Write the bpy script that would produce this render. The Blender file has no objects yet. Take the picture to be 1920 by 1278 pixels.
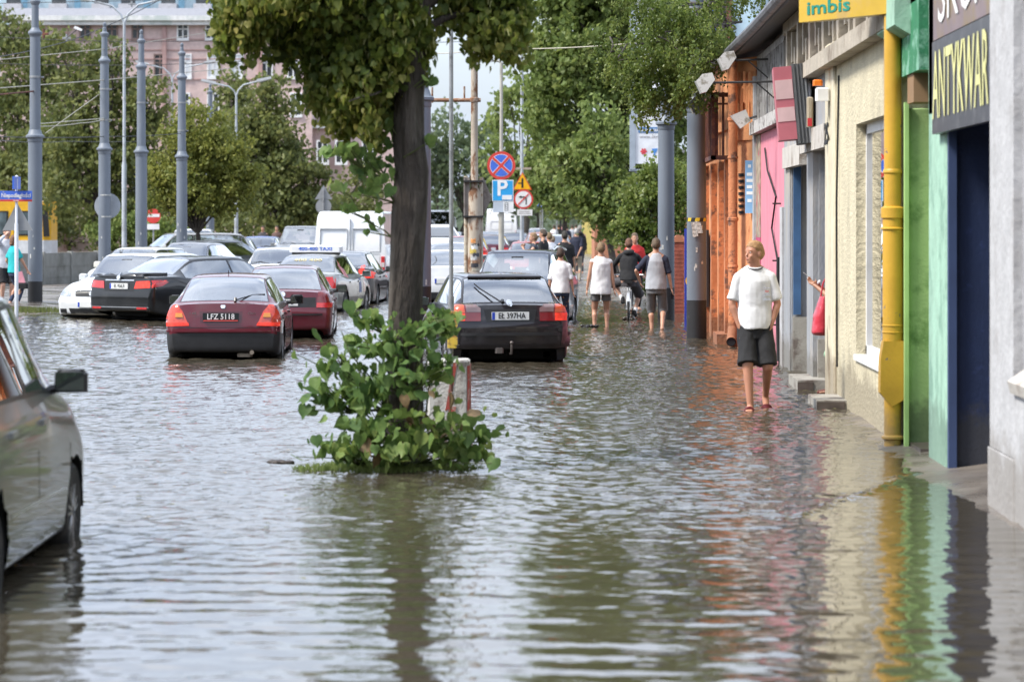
import bpy, bmesh, math, random
import numpy as np
from mathutils import Vector, Matrix, noise as mnoise
from mathutils.bvhtree import BVHTree
from mathutils.geometry import tessellate_polygon
rad = math.radians
SC = bpy.context.scene
COL = SC.collection
# ---------------------------------------------------------------- camera
F = 5333.0                       # focal length in pixels of the 1920 px frame; street axis = +Y
cam_d = bpy.data.cameras.new('camera')
cam_d.lens = 100; cam_d.sensor_width = 36
cam_d.shift_x = -110/1920; cam_d.shift_y = -224/1920
cam_d.clip_start = 0.5; cam_d.clip_end = 3000
cam_d.dof.use_dof = True; cam_d.dof.focus_distance = 40.0; cam_d.dof.aperture_fstop = 3.2
cam = bpy.data.objects.new('camera', cam_d); COL.objects.link(cam)
cam.location = (0, 0, 2.0); cam.rotation_euler = (rad(90), 0, 0)
SC.camera = cam
# ---------------------------------------------------------------- world, sun, exposure
SUN_EL, SUN_AZ = 50, -112         # azimuth from +Y, negative = towards -X (left of the street)
W = bpy.data.worlds.new('World'); SC.world = W; W.use_nodes = True
nt = W.node_tree; N = nt.nodes; Lk = nt.links; N.clear()
sky = N.new('ShaderNodeTexSky'); sky.sky_type = 'NISHITA'; sky.sun_disc = False
sky.sun_elevation = rad(SUN_EL); sky.sun_rotation = rad(SUN_AZ); sky.air_density = 1.2; sky.dust_density = 2.5
tc = N.new('ShaderNodeTexCoord'); mp = N.new('ShaderNodeMapping'); mp.inputs['Scale'].default_value = (1, 1, 2.6)
nz = N.new('ShaderNodeTexNoise'); nz.inputs['Scale'].default_value = 2.1; nz.inputs['Detail'].default_value = 7; nz.inputs['Roughness'].default_value = .58
rp = N.new('ShaderNodeValToRGB'); rp.color_ramp.elements[0].position = .36; rp.color_ramp.elements[1].position = .58
rp.color_ramp.elements[0].color = (.35, .35, .35, 1); rp.color_ramp.elements[1].color = (.95, .95, .95, 1)
nz2 = N.new('ShaderNodeTexNoise'); nz2.inputs['Scale'].default_value = 4.3; nz2.inputs['Detail'].default_value = 5
rp2 = N.new('ShaderNodeValToRGB'); rp2.color_ramp.elements[0].position = .3; rp2.color_ramp.elements[1].position = .7
rp2.color_ramp.elements[0].color = (5.0, 5.9, 7.7, 1); rp2.color_ramp.elements[1].color = (8.0, 8.6, 9.7, 1)
mx = N.new('ShaderNodeMix'); mx.data_type = 'RGBA'
bg = N.new('ShaderNodeBackground'); bg.inputs['Strength'].default_value = .10
ow = N.new('ShaderNodeOutputWorld')
Lk.new(tc.outputs['Generated'], mp.inputs[0]); Lk.new(mp.outputs[0], nz.inputs['Vector']); Lk.new(mp.outputs[0], nz2.inputs['Vector'])
Lk.new(nz.outputs[0], rp.inputs[0]); Lk.new(nz2.outputs[0], rp2.inputs[0])
sxy = N.new('ShaderNodeSeparateXYZ'); Lk.new(tc.outputs['Generated'], sxy.inputs[0])      # paler blue band of sky low over the roofs
mrz = N.new('ShaderNodeMapRange'); mrz.inputs[1].default_value = .04; mrz.inputs[2].default_value = .10; Lk.new(sxy.outputs['Z'], mrz.inputs[0])
mlow = N.new('ShaderNodeMix'); mlow.data_type = 'RGBA'; mlow.inputs[6].default_value = (4.1, 4.9, 6.3, 1); Lk.new(mrz.outputs[0], mlow.inputs[0]); Lk.new(rp2.outputs[0], mlow.inputs[7])
Lk.new(rp.outputs[0], mx.inputs[0]); Lk.new(sky.outputs[0], mx.inputs[6]); Lk.new(mlow.outputs[2], mx.inputs[7])
Lk.new(mx.outputs[2], bg.inputs[0]); Lk.new(bg.outputs[0], ow.inputs[0])
sl = bpy.data.lights.new('sun', 'SUN'); sl.energy = 2.5; sl.angle = rad(14); sl.color = (1, .95, .87)
so = bpy.data.objects.new('sun', sl); COL.objects.link(so)
_sd = Vector((math.sin(rad(SUN_AZ))*math.cos(rad(SUN_EL)), math.cos(rad(SUN_AZ))*math.cos(rad(SUN_EL)), math.sin(rad(SUN_EL))))
so.rotation_euler = _sd.to_track_quat('Z', 'Y').to_euler(); so.location = (0, 0, 30)
SC.view_settings.view_transform = 'Standard'; SC.view_settings.look = 'None'
SC.view_settings.exposure = 1.16; SC.view_settings.gamma = 1
SC.cycles.max_bounces = 6; SC.cycles.transparent_max_bounces = 12; SC.cycles.caustics_reflective = False; SC.cycles.caustics_refractive = False
SC.cycles.sample_clamp_indirect = 6

# ---------------------------------------------------------------- helpers
def P(px, py, Y):                 # a measured direction of the photograph turned into a point at depth Y
    return Vector(((px-1070)*Y/F, Y, 2-(py-415)*Y/F))
def X_(px, Y): return (px-1070)*Y/F
def Z_(py, Y): return 2-(py-415)*Y/F

MATS = {}
def M(name, col=(.5, .5, .5), rough=.6, metal=0., var=.12, vs=4., bump=0., bs=40., spec=.5, emit=None, coat=0., dirt=None, ds=2.5, dthr=(.5, .62), mapz=None, tide=None):
    """procedural surface: base colour with fine noise variation, optional second colour in worn patches, optional bump"""
    if name in MATS: return MATS[name]
    m = bpy.data.materials.new(name); m.use_nodes = True; t = m.node_tree; n = t.nodes; l = t.links
    b = n['Principled BSDF']; b.inputs['Roughness'].default_value = rough; b.inputs['Metallic'].default_value = metal
    b.inputs['Specular IOR Level'].default_value = spec; b.inputs['Coat Weight'].default_value = coat; b.inputs['Coat Roughness'].default_value = .04
    c = (*col, 1)
    if emit: b.inputs['Emission Color'].default_value = c; b.inputs['Emission Strength'].default_value = emit
    tcn = n.new('ShaderNodeTexCoord'); vec = tcn.outputs['Object']
    if mapz:
        mpn = n.new('ShaderNodeMapping'); mpn.inputs['Scale'].default_value = mapz; l.new(vec, mpn.inputs[0]); vec = mpn.outputs[0]
    no = n.new('ShaderNodeTexNoise'); no.inputs['Scale'].default_value = vs; no.inputs['Detail'].default_value = 6; l.new(vec, no.inputs['Vector'])
    hs = n.new('ShaderNodeMix'); hs.data_type = 'RGBA'
    hs.inputs[6].default_value = (*[x*(1-var) for x in col], 1); hs.inputs[7].default_value = (*[min(1, x*(1+var)) for x in col], 1)
    mr = n.new('ShaderNodeMapRange'); mr.inputs[1].default_value = .3; mr.inputs[2].default_value = .7
    l.new(no.outputs[0], mr.inputs[0]); l.new(mr.outputs[0], hs.inputs[0]); out = hs.outputs[2]
    if dirt:
        n2 = n.new('ShaderNodeTexNoise'); n2.inputs['Scale'].default_value = ds; n2.inputs['Detail'].default_value = 8; n2.inputs['Roughness'].default_value = .65
        l.new(vec, n2.inputs['Vector'])
        r2 = n.new('ShaderNodeMapRange'); r2.inputs[1].default_value = dthr[0]; r2.inputs[2].default_value = dthr[1]; l.new(n2.outputs[0], r2.inputs[0])
        m2 = n.new('ShaderNodeMix'); m2.data_type = 'RGBA'; m2.inputs[7].default_value = (*dirt, 1)
        l.new(r2.outputs[0], m2.inputs[0]); l.new(out, m2.inputs[6]); out = m2.outputs[2]
    if tide:                                     # grimy damp band with a ragged upper edge, and streaks of splashed mud above it
        sp = n.new('ShaderNodeSeparateXYZ'); l.new(tcn.outputs['Object'], sp.inputs[0])
        n5 = n.new('ShaderNodeTexNoise'); n5.inputs['Scale'].default_value = 3.2; n5.inputs['Detail'].default_value = 7; n5.inputs['Roughness'].default_value = .7; l.new(tcn.outputs['Object'], n5.inputs['Vector'])
        ad = n.new('ShaderNodeMath'); ad.operation = 'MULTIPLY_ADD'; ad.inputs[1].default_value = -.9; l.new(n5.outputs[0], ad.inputs[0]); l.new(sp.outputs['Z'], ad.inputs[2])
        r5 = n.new('ShaderNodeMapRange'); r5.inputs[1].default_value = tide[0]-.45; r5.inputs[2].default_value = tide[0]-.28; r5.inputs[3].default_value = .75; r5.inputs[4].default_value = 0; l.new(ad.outputs[0], r5.inputs[0])
        m5 = n.new('ShaderNodeMix'); m5.data_type = 'RGBA'; m5.inputs[7].default_value = (*tide[1], 1); l.new(r5.outputs[0], m5.inputs[0]); l.new(out, m5.inputs[6]); out = m5.outputs[2]
    l.new(out, b.inputs['Base Color'])
    if bump:
        n3 = n.new('ShaderNodeTexNoise'); n3.inputs['Scale'].default_value = bs; n3.inputs['Detail'].default_value = 4; l.new(vec, n3.inputs['Vector'])
        bp = n.new('ShaderNodeBump'); bp.inputs['Distance'].default_value = bump; l.new(n3.outputs[0], bp.inputs['Height']); l.new(bp.outputs[0], b.inputs['Normal'])
    MATS[name] = m; return m

def tag(o, label=None, cat=None, group=None, kind=None):
    if label: o['label'] = label
    if cat: o['category'] = cat
    if group: o['group'] = group
    if kind: o['kind'] = kind
    return o
def thing(name, label, cat, loc=(0, 0, 0), rz=0, group=None):
    o = bpy.data.objects.new(name, None); COL.objects.link(o); o.empty_display_size = .2
    o.location = loc; o.rotation_euler = (0, 0, rz)
    return tag(o, label, cat, group)
def link(name, me, mat=None, parent=None, smooth=False):
    o = bpy.data.objects.new(name, me); COL.objects.link(o)
    if mat is not None:
        for x in (mat if isinstance(mat, (list, tuple)) else [mat]): me.materials.append(x)
    if parent: o.parent = parent
    if smooth:
        me.polygons.foreach_set('use_smooth', [True]*len(me.polygons))
        if smooth is not True: me.set_sharp_from_angle(angle=rad(smooth))
    return o
def copy_tree(o, parent=None, loc=None, rz=None, label=None, group=None):
    c = o.copy(); COL.objects.link(c); c.parent = parent
    for ch in o.children: copy_tree(ch, c)
    if loc is not None: c.location = loc
    if rz is not None: c.rotation_euler = (0, 0, rz)
    if label: c['label'] = label
    if group: c['group'] = group
    return c

class MB:
    """collects simple solids and links them as one mesh"""
    def __init__(s): s.v = []; s.f = []; s.mi = []
    def add(s, vs, fs, mi=0):
        k = len(s.v); s.v += [tuple(v) for v in vs]; s.f += [tuple(i+k for i in f) for f in fs]; s.mi += [mi]*len(fs); return s
    def box(s, x0, x1, y0, y1, z0, z1, mi=0, bev=0.):
        if bev:
            b = min(bev, (x1-x0)*.45, (y1-y0)*.45)
            pr = [(x0+b, y0), (x1-b, y0), (x1, y0+b), (x1, y1-b), (x1-b, y1), (x0+b, y1), (x0, y1-b), (x0, y0+b)]
            n = 8; vs = [(x, y, z0) for x, y in pr]+[(x, y, z1-b*.7) for x, y in pr]
            cx, cy = (x0+x1)/2, (y0+y1)/2
            vs += [(x+(b*.7 if x < cx else -b*.7), y+(b*.7 if y < cy else -b*.7), z1) for x, y in pr]
            fs = [(i, (i+1) % n, n+(i+1) % n, n+i) for i in range(n)]+[(n+i, n+(i+1) % n, 2*n+(i+1) % n, 2*n+i) for i in range(n)]
            fs += [tuple(range(2*n, 3*n)), tuple(reversed(range(n)))]
            return s.add(vs, fs, mi)
        vs = [(x0, y0, z0), (x1, y0, z0), (x1, y1, z0), (x0, y1, z0), (x0, y0, z1), (x1, y0, z1), (x1, y1, z1), (x0, y1, z1)]
        return s.add(vs, [(3, 2, 1, 0), (4, 5, 6, 7), (0, 1, 5, 4), (1, 2, 6, 5), (2, 3, 7, 6), (3, 0, 4, 7)], mi)
    def tube(s, pts, r, n=8, mi=0, cap=True):
        pts = [Vector(p) for p in pts]; rs = r if isinstance(r, (list, tuple)) else [r]*len(pts)
        vs = []; up = None
        for i, p in enumerate(pts):
            d = (pts[min(i+1, len(pts)-1)]-pts[max(i-1, 0)]).normalized()
            if up is None: up = Vector((0, 0, 1)) if abs(d.z) < .9 else Vector((0, 1, 0))
            a = d.cross(up).normalized(); b = a.cross(d).normalized(); up = b
            vs += [p+(a*math.cos(2*math.pi*k/n)+b*math.sin(2*math.pi*k/n))*rs[i] for k in range(n)]
        fs = [(i*n+k, i*n+(k+1) % n, (i+1)*n+(k+1) % n, (i+1)*n+k) for i in range(len(pts)-1) for k in range(n)]
        if cap: fs += [tuple(reversed(range(n))), tuple(range((len(pts)-1)*n, len(pts)*n))]
        return s.add(vs, fs, mi)
    def lathe(s, prof, c=(0, 0, 0), n=20, mi=0, axis='z'):
        vs = []
        for r, h in prof:
            for k in range(n):
                a = 2*math.pi*k/n; u, w = r*math.cos(a), r*math.sin(a)
                q = {'z': (u, w, h), 'y': (u, h, w), 'x': (h, u, w)}[axis]
                vs.append((c[0]+q[0], c[1]+q[1], c[2]+q[2]))
        m = len(prof); fs = [(i*n+k, i*n+(k+1) % n, (i+1)*n+(k+1) % n, (i+1)*n+k) for i in range(m-1) for k in range(n)]
        if prof[0][0] > 1e-5: fs.append(tuple(reversed(range(n))))
        if prof[-1][0] > 1e-5: fs.append(tuple(range((m-1)*n, m*n)))
        return s.add(vs, fs, mi)
    def prism(s, poly, h0, h1, plane='xy', mi=0):
        """extrude a 2-D outline: plane 'xy' along z, 'xz' along y, 'yz' along x"""
        f = {'xy': lambda a, b, h: (a, b, h), 'xz': lambda a, b, h: (a, h, b), 'yz': lambda a, b, h: (h, a, b)}[plane]
        n = len(poly); vs = [f(a, b, h0) for a, b in poly]+[f(a, b, h1) for a, b in poly]
        tri = tessellate_polygon([[Vector((a, b, 0)) for a, b in poly]]) if n > 4 else None
        fs = [(i, (i+1) % n, n+(i+1) % n, n+i) for i in range(n)]
        if tri: fs += [tuple(t) for t in tri]+[tuple(n+i for i in t) for t in tri]
        else: fs += [tuple(reversed(range(n))), tuple(range(n, 2*n))]
        return s.add(vs, fs, mi)
    def ell(s, c, r, n=12, m=8, mi=0):
        vs = []; 
        for i in range(m+1):
            t = math.pi*i/m
            for k in range(n):
                a = 2*math.pi*k/n; vs.append((c[0]+r[0]*math.sin(t)*math.cos(a), c[1]+r[1]*math.sin(t)*math.sin(a), c[2]+r[2]*math.cos(t)))
        fs = [(i*n+k, (i+1)*n+k, (i+1)*n+(k+1) % n, i*n+(k+1) % n) for i in range(m) for k in range(n)]
        return s.add(vs, fs, mi)
    def mesh(s, name):
        me = bpy.data.meshes.new(name); me.from_pydata(s.v, [], s.f)
        me.polygons.foreach_set('material_index', s.mi)
        bm = bmesh.new(); bm.from_mesh(me); bmesh.ops.remove_doubles(bm, verts=bm.verts, dist=1e-5)
        bmesh.ops.recalc_face_normals(bm, faces=bm.faces); bm.to_mesh(me); bm.free(); return me
    def build(s, name, mat, parent=None, smooth=35):
        return link(name, s.mesh(name), mat, parent, smooth)

def np_mesh(name, V, Q, mat, parent=None, smooth=False):
    """fast mesh from arrays; Q has 3 or 4 columns"""
    V = np.asarray(V, dtype=np.float32); Q = np.asarray(Q, dtype=np.int32); k = Q.shape[1]
    me = bpy.data.meshes.new(name); me.vertices.add(len(V)); me.vertices.foreach_set('co', V.ravel())
    me.loops.add(Q.size); me.loops.foreach_set('vertex_index', Q.ravel())
    me.polygons.add(len(Q)); me.polygons.foreach_set('loop_start', np.arange(len(Q), dtype=np.int32)*k)
    if smooth is True: me.polygons.foreach_set('use_smooth', np.ones(len(Q), dtype=bool))
    me.update(calc_edges=True); me.validate()
    return link(name, me, mat, parent)

def text_mesh(body, size, name, mat, parent, mtx, align='CENTER', sx=1., depth=.002, font_bold=0., space=1.):
    cu = bpy.data.curves.new('tmp', 'FONT'); cu.body = body; cu.size = size; cu.align_x = align; cu.align_y = 'CENTER'
    cu.extrude = depth; cu.offset = font_bold; cu.resolution_u = 2; cu.space_character = space
    o = bpy.data.objects.new('tmp', cu); COL.objects.link(o)
    me = bpy.data.meshes.new_from_object(o.evaluated_get(bpy.context.evaluated_depsgraph_get()))
    bpy.data.objects.remove(o); bpy.data.curves.remove(cu)
    me.transform(mtx @ Matrix.Diagonal((sx, 1, 1, 1)))
    me.materials.clear()
    return link(name, me, mat, parent)
def face_mtx(loc, nrm=(0, -1, 0), up=(0, 0, 1)):
    """text/flat shape laid at loc, readable when seen against nrm"""
    z = Vector(nrm).normalized(); x = Vector(up).cross(z).normalized(); y = z.cross(x)
    m = Matrix((x, y, z)).transposed().to_4x4(); m.translation = Vector(loc); return m

def fbm(x, y, oct=4, seed=0, lac=2.03, gain=.5):
    """vectorised value-gradient noise, about -1..1"""
    rs = np.random.RandomState(seed); perm = rs.permutation(512); perm = np.concatenate([perm, perm])
    ang = rs.rand(512)*2*np.pi; gx, gy = np.cos(ang), np.sin(ang)
    out = np.zeros_like(x, dtype=np.float64); a = 1.
    for o in range(oct):
        xi = np.floor(x).astype(int); yi = np.floor(y).astype(int); xf = x-xi; yf = y-yi
        u = xf**3*(xf*(xf*6-15)+10); v = yf**3*(yf*(yf*6-15)+10)
        def g(i, j):
            h = perm[(perm[(xi+i) & 511]+yi+j) & 511]; return gx[h]*(xf-i)+gy[h]*(yf-j)
        out += a*1.5*((g(0, 0)*(1-u)+g(1, 0)*u)*(1-v)+(g(0, 1)*(1-u)+g(1, 1)*u)*v)
        x = x*lac+17.3; y = y*lac+9.1; a *= gain
    return out
def sstep(a, b, x): t = np.clip((x-a)/(b-a), 0, 1); return t*t*(3-2*t)
# ================================================================ ground, water
def ground_h(X, Y):
    """bed of the street in metres above the flood's surface"""
    h = -.20+0*X
    h = h+.26*sstep(66, 82, Y+.25*(X+4))                                  # road rises out of the water far ahead
    h = np.maximum(h, -.2+.33*sstep(-9.6, -12.5, X)*sstep(56, 63, Y))     # bank on the left
    h = np.maximum(h, -.2+.10*sstep(-.2, .5, X)+.14*sstep(62, 80, Y+.6*X))    # pavement on the right
    e = 3.25-X                                                            # distance from the shopfronts
    k = sstep(15.5, 19, Y)*sstep(33.5, 28.5, Y)
    h = np.maximum(h, -.1+(.134-.082*e)*k)
    h = h+.016*fbm(X*.8, Y*.3, 3, 5)+.006*fbm(X*4, Y*2.5, 2, 6)
    return h
def grid_obj(name, xs, ys, hf, mat):
    Xg, Yg = np.meshgrid(xs, ys); Zg = hf(Xg, Yg); V = np.stack([Xg, Yg, Zg], -1).reshape(-1, 3)
    nx, ny = len(xs), len(ys); i = np.arange(nx*ny).reshape(ny, nx)
    Q = np.stack([i[:-1, :-1], i[:-1, 1:], i[1:, 1:], i[1:, :-1]], -1).reshape(-1, 4)
    return np_mesh(name, V, Q, mat, smooth=True)
def mat_ground():
    m = M('wet_asphalt', (.13, .112, .097), .28, var=.3, vs=1.3, bump=.006, bs=14, dirt=(.19, .165, .14), ds=.7, dthr=(.45, .65))
    b = m.node_tree.nodes['Principled BSDF']; n = m.node_tree.nodes; l = m.node_tree.links
    no = n.new('ShaderNodeTexNoise'); no.inputs['Scale'].default_value = 1.1; no.inputs['Detail'].default_value = 5
    r = n.new('ShaderNodeMapRange'); r.inputs[1].default_value = .4; r.inputs[2].default_value = .62; r.inputs[3].default_value = .1; r.inputs[4].default_value = .55
    g = n.new('ShaderNodeTexCoord'); l.new(g.outputs['Object'], no.inputs['Vector']); l.new(no.outputs[0], r.inputs[0]); l.new(r.outputs[0], b.inputs['Roughness'])
    return m
xs = np.concatenate([np.linspace(-400, -30, 12), np.linspace(-26, -1, 50), np.linspace(-.5, 3.6, 60), np.linspace(4, 40, 16), np.linspace(60, 400, 6)])
ys = np.concatenate([np.linspace(-10, 14, 10), np.linspace(15, 36, 90), np.linspace(36.6, 110, 110), np.linspace(115, 1500, 40)])
GROUND = tag(grid_obj('ground', xs, ys, ground_h, mat_ground()), 'wet asphalt street bed and pavement rising out of the flood', kind='structure')

WAKES = []      # (x, y, radius, amplitude, wavelength) ring ripples; filled below
WAKES += [(2.0, 30.6, 2.2, .012, .35), (1.9, 29.4, 1.5, .008, .25), (.25, 56.2, 2.0, .014, .4), (1.65, 56.8, 2.0, .014, .4), (1.1, 60, 1.8, .014, .35),
          (-5.0, 41, 2.8, .014, .42), (-5.0, 48.3, 2.4, .012, .4), (-.95, 40.3, 2.6, .008, .4), (-8.7, 57, 3, .01, .4), (-3.3, 17.6, 1.6, .01, .3), (-1.35, 23.2, 1.3, .006, .22)]
def water_h(X, Y):
    wind = fbm(X*.16+3, Y*.07, 2, 11)                        # gusts
    calm = 1-.72*sstep(1.2, 2.2, X)*sstep(27, 24, Y)*sstep(15.5, 18, Y)       # sheltered by the shopfronts
    calm = calm*(.42+.58*sstep(15, 24, Y))*(1+.25*wind)
    # short chop, crests a little longer across the street than along it
    h = .0125*fbm(X*2.1+Y*.5, Y*2.5-X*.4, 3, 1, gain=.60)+.0055*fbm(X*6.1+Y*1.2, Y*6.3, 2, 2)
    # long smooth ripples close to the camera, running across
    near = sstep(20.5, 15, Y)
    ph = Y*15.5+4.6*fbm(X*.45, Y*.30, 2, 8)+X*1.3
    h = h*calm*(1-.45*near)*(1+.35*sstep(28, 40, Y))+near*.0018*np.sin(ph)*(1+1.2*fbm(X*.5, Y*.5, 2, 9))+near*.0045*fbm(X*.8+2, Y*2.7, 2, 4)
    for x, y, r, a, wl in WAKES:
        d = np.hypot(X-x, (Y-y)*.9); h = h+a*.55*np.exp(-(d/r)**2*2.2)*np.sin(d*2*np.pi/wl+1.5*fbm(X*1.5, Y*1.5, 1, 13))
    # shallow ridges where two wakes cross in front of the shops
    for (x0, y0, x1, y1, a) in ((1.5, 19.2, 2.75, 22.6, .012), (.25, 20.9, 1.5, 19.2, .012), (.9, 20.2, 2.0, 20.9, .008)):
        dx, dy = x1-x0, y1-y0; L = math.hypot(dx, dy); t = ((X-x0)*dx+(Y-y0)*dy)/L; n = ((X-x0)*dy-(Y-y0)*dx)/L
        n = n+.06*fbm(t*2, n*2, 2, 21); h = h+a*np.exp(-(n/.07)**2)*sstep(-.3, .2, t)*sstep(L+.3, L-.2, t)*(1+fbm(X*9, Y*9, 2, 31))
    return h*sstep(140, 60, Y)
def mat_water():
    m = bpy.data.materials.new('flood_water'); m.use_nodes = True; t = m.node_tree; n = t.nodes; l = t.links
    b = n['Principled BSDF']; b.inputs['Roughness'].default_value = .025; b.inputs['IOR'].default_value = 1.45
    b.inputs['Specular IOR Level'].default_value = .85
    g = n.new('ShaderNodeTexCoord')
    c = n.new('ShaderNodeTexNoise'); c.inputs['Scale'].default_value = .35; c.inputs['Detail'].default_value = 4; l.new(g.outputs['Object'], c.inputs['Vector'])
    mx = n.new('ShaderNodeMix'); mx.data_type = 'RGBA'; mx.inputs[6].default_value = (.045, .039, .027, 1); mx.inputs[7].default_value = (.075, .063, .044, 1)
    l.new(c.outputs[0], mx.inputs[0]); l.new(mx.outputs[2], b.inputs['Base Color'])
    mp = n.new('ShaderNodeMapping'); mp.inputs['Scale'].default_value = (1, 1.3, 1); l.new(g.outputs['Object'], mp.inputs[0])
    a = n.new('ShaderNodeTexNoise'); a.inputs['Scale'].default_value = 7; a.inputs['Detail'].default_value = 3; a.inputs['Roughness'].default_value = .55; l.new(mp.outputs[0], a.inputs['Vector'])
    # amplitude falls off in the sheltered near-right corner and near the camera
    sp = n.new('ShaderNodeSeparateXYZ'); l.new(g.outputs['Object'], sp.inputs[0])
    r = n.new('ShaderNodeMapRange'); r.inputs[1].default_value = 15; r.inputs[2].default_value = 30; r.inputs[3].default_value = .0015; r.inputs[4].default_value = .0135
    l.new(sp.outputs['Y'], r.inputs[0])
    bp = n.new('ShaderNodeBump'); bp.inputs['Strength'].default_value = 1; l.new(r.outputs[0], bp.inputs['Distance']); l.new(a.outputs[0], bp.inputs['Height'])
    l.new(bp.outputs[0], b.inputs['Normal'])
    return m
MW = mat_water()
def water_patch():
    # rows get wider apart with distance
    ys = [9.0]
    while ys[-1] < 128: ys.append(ys[-1]+max(.016, ys[-1]**2*.000042))
    ys = np.array(ys)
    xs = np.concatenate([np.linspace(-60, -12, 70)[:-1], np.linspace(-12, -3.6, 190)[:-1], np.linspace(-3.6, 3.4, 300), np.linspace(3.4, 20, 8)])
    o = grid_obj('water', xs, ys, water_h, MW); tag(o, 'brown flood water covering the street, rippled and reflecting sky and shopfronts', kind='structure')
    return len(ys)*len(xs)
water_patch()

# added wooded ring: fills horizon gaps, raised behind the camera to darken car reflections
def sky_blocker_hills():
    n = 240; V = []; rs = np.random.RandomState(3)
    rings_ = []
    for k in range(n):
        a = 2*math.pi*k/n; d = Vector((math.sin(a), math.cos(a)))            # a = 0 looks along the street
        c = .5+.5*math.cos(a); R = 90+410*c**1.5; top = (34-27.5*c**.8)*(1+.25*mnoise.noise(Vector((math.cos(a)*6, math.sin(a)*6, 0)))+.12*mnoise.noise(Vector((math.cos(a)*30, math.sin(a)*30, 3))))
        for r, z in ((R, -1), (R+3, top*.7), (R+9, top), (R+60, top*1.05)): V.append((d.x*r, d.y*r, z))
    Q = [(k*4+j, k*4+j+1, ((k+1) % n)*4+j+1, ((k+1) % n)*4+j) for k in range(n) for j in range(3)]
    tag(np_mesh('sky_blocker_hills', V, Q, M('blocker_woodland', (.055, .075, .045), .9, var=.4, vs=.25, bump=.6, bs=.9), smooth=True), 'added wooded ring closing the horizon, raised behind the camera to darken reflections', kind='structure')
sky_blocker_hills()
# ================================================================ shopfronts on the right
cream = M('cream_roughcast', (.58, .52, .37), .85, var=.12, vs=2, bump=.02, bs=24, dirt=(.36, .32, .23), ds=1.4, dthr=(.55, .75), tide=(0.35, (0.27, 0.23, 0.16)))
cream2 = M('cream_pilaster_paint', (.62, .56, .42), .8, bump=.012, bs=30, dirt=(.2, .17, .12), ds=3.2, dthr=(.56, .68), mapz=(1, 1, .35), tide=(0.4, (0.25, 0.2, 0.14)))
grey_pl = M('grey_shop_plaster', (.30, .31, .33), .8, bump=.008, bs=40, dirt=(.42, .37, .30), ds=1.3, dthr=(.5, .7), mapz=(1, 1, .4), tide=(0.3, (0.17, 0.16, 0.14)))
white_pl = M('white_plaster', (.46, .46, .47), .8, bump=.01, bs=16, dirt=(.36, .35, .35), ds=2.4, dthr=(.52, .7), tide=(0.38, (0.26, 0.24, 0.22)))
grey_face = M('grey_rendered_bay', (.33, .33, .35), .8, bump=.006, bs=20, dirt=(.22, .22, .23), ds=1.5)
pinkm = M('pink_paint', (.66, .225, .285), .75, bump=.004, bs=30, dirt=(.45, .2, .3), ds=2.2, dthr=(.6, .68), mapz=(1, 1, .5), tide=(0.3, (0.35, 0.13, 0.15)))
magenta = M('magenta_paint', (.45, .06, .16), .8, dirt=(.25, .12, .12), ds=8, dthr=(.6, .64))
orangem = M('orange_paint', (.70, .31, .135), .75, bump=.012, bs=18, dirt=(.34, .11, .05), ds=3.3, dthr=(.56, .66), mapz=(1, 1, .6), tide=(0.3, (0.25, 0.12, 0.07)))
orange_d = M('orange_flaking_paint', (.58, .22, .095), .8, bump=.012, bs=25, dirt=(.18, .09, .06), ds=4, dthr=(.52, .6), tide=(0.35, (0.2, 0.09, 0.05)))
rust = M('rusty_brown_steel', (.13, .05, .04), .7, dirt=(.25, .1, .05), ds=9, bump=.003, bs=60)
greenm = M('green_paint', (.30, .44, .18), .7, bump=.004, dirt=(.13, .24, .07), ds=2.2, tide=(0.3, (0.1, 0.14, 0.07)))
dgreen = M('dark_green_worn_paint', (.03, .20, .09), .75, bump=.006, dirt=(.2, .42, .3), ds=5, dthr=(.5, .6))
turq = M('turquoise_paint', (.34, .54, .42), .75, bump=.006, bs=18, dirt=(.22, .38, .29), ds=2.4, tide=(0.35, (0.16, 0.25, 0.19)))
navy = M('navy_paint', (.013, .026, .078), .6, dirt=(.03, .05, .16), ds=6, dthr=(.58, .7), bump=.003, tide=(0.3, (0.05, 0.05, 0.05)))
navy_l = M('lighter_navy_paint', (.04, .065, .15), .6)
blue_dr = M('blue_door_paint', (.05, .12, .25), .5, var=.2)
concrete = M('weathered_concrete', (.42, .37, .30), .85, bump=.01, bs=22, dirt=(.20, .16, .12), ds=2.2, dthr=(.5, .7))
concrete_l = M('pale_concrete', (.5, .47, .43), .85, bump=.008, bs=26, dirt=(.25, .2, .16), ds=3, dthr=(.55, .7))
dark_int = M('shadowed_interior', (.02, .02, .022), .9)
zinc = M('grey_zinc_gutter', (.16, .16, .17), .5, metal=.4, dirt=(.07, .06, .06), ds=2, bump=.004)
stepm = M('stone_step', (.34, .32, .28), .6, dirt=(.16, .13, .11), ds=3, bump=.004)
tilem = M('brown_glazed_tile', (.10, .08, .07), .35, var=.25, vs=9)
whitef = M('white_window_frame', (.74, .74, .74), .4)
white_paint = M('white_paint', (.78, .78, .77), .5)
yellow_pipe = M('yellow_pipe_paint', (.60, .34, .035), .45, var=.14, vs=3, dirt=(.17, .16, .16), ds=3.0, dthr=(.61, .625), bump=.002, bs=30, tide=(0.22, (0.3, 0.2, 0.08)))
glass_win = None
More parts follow.
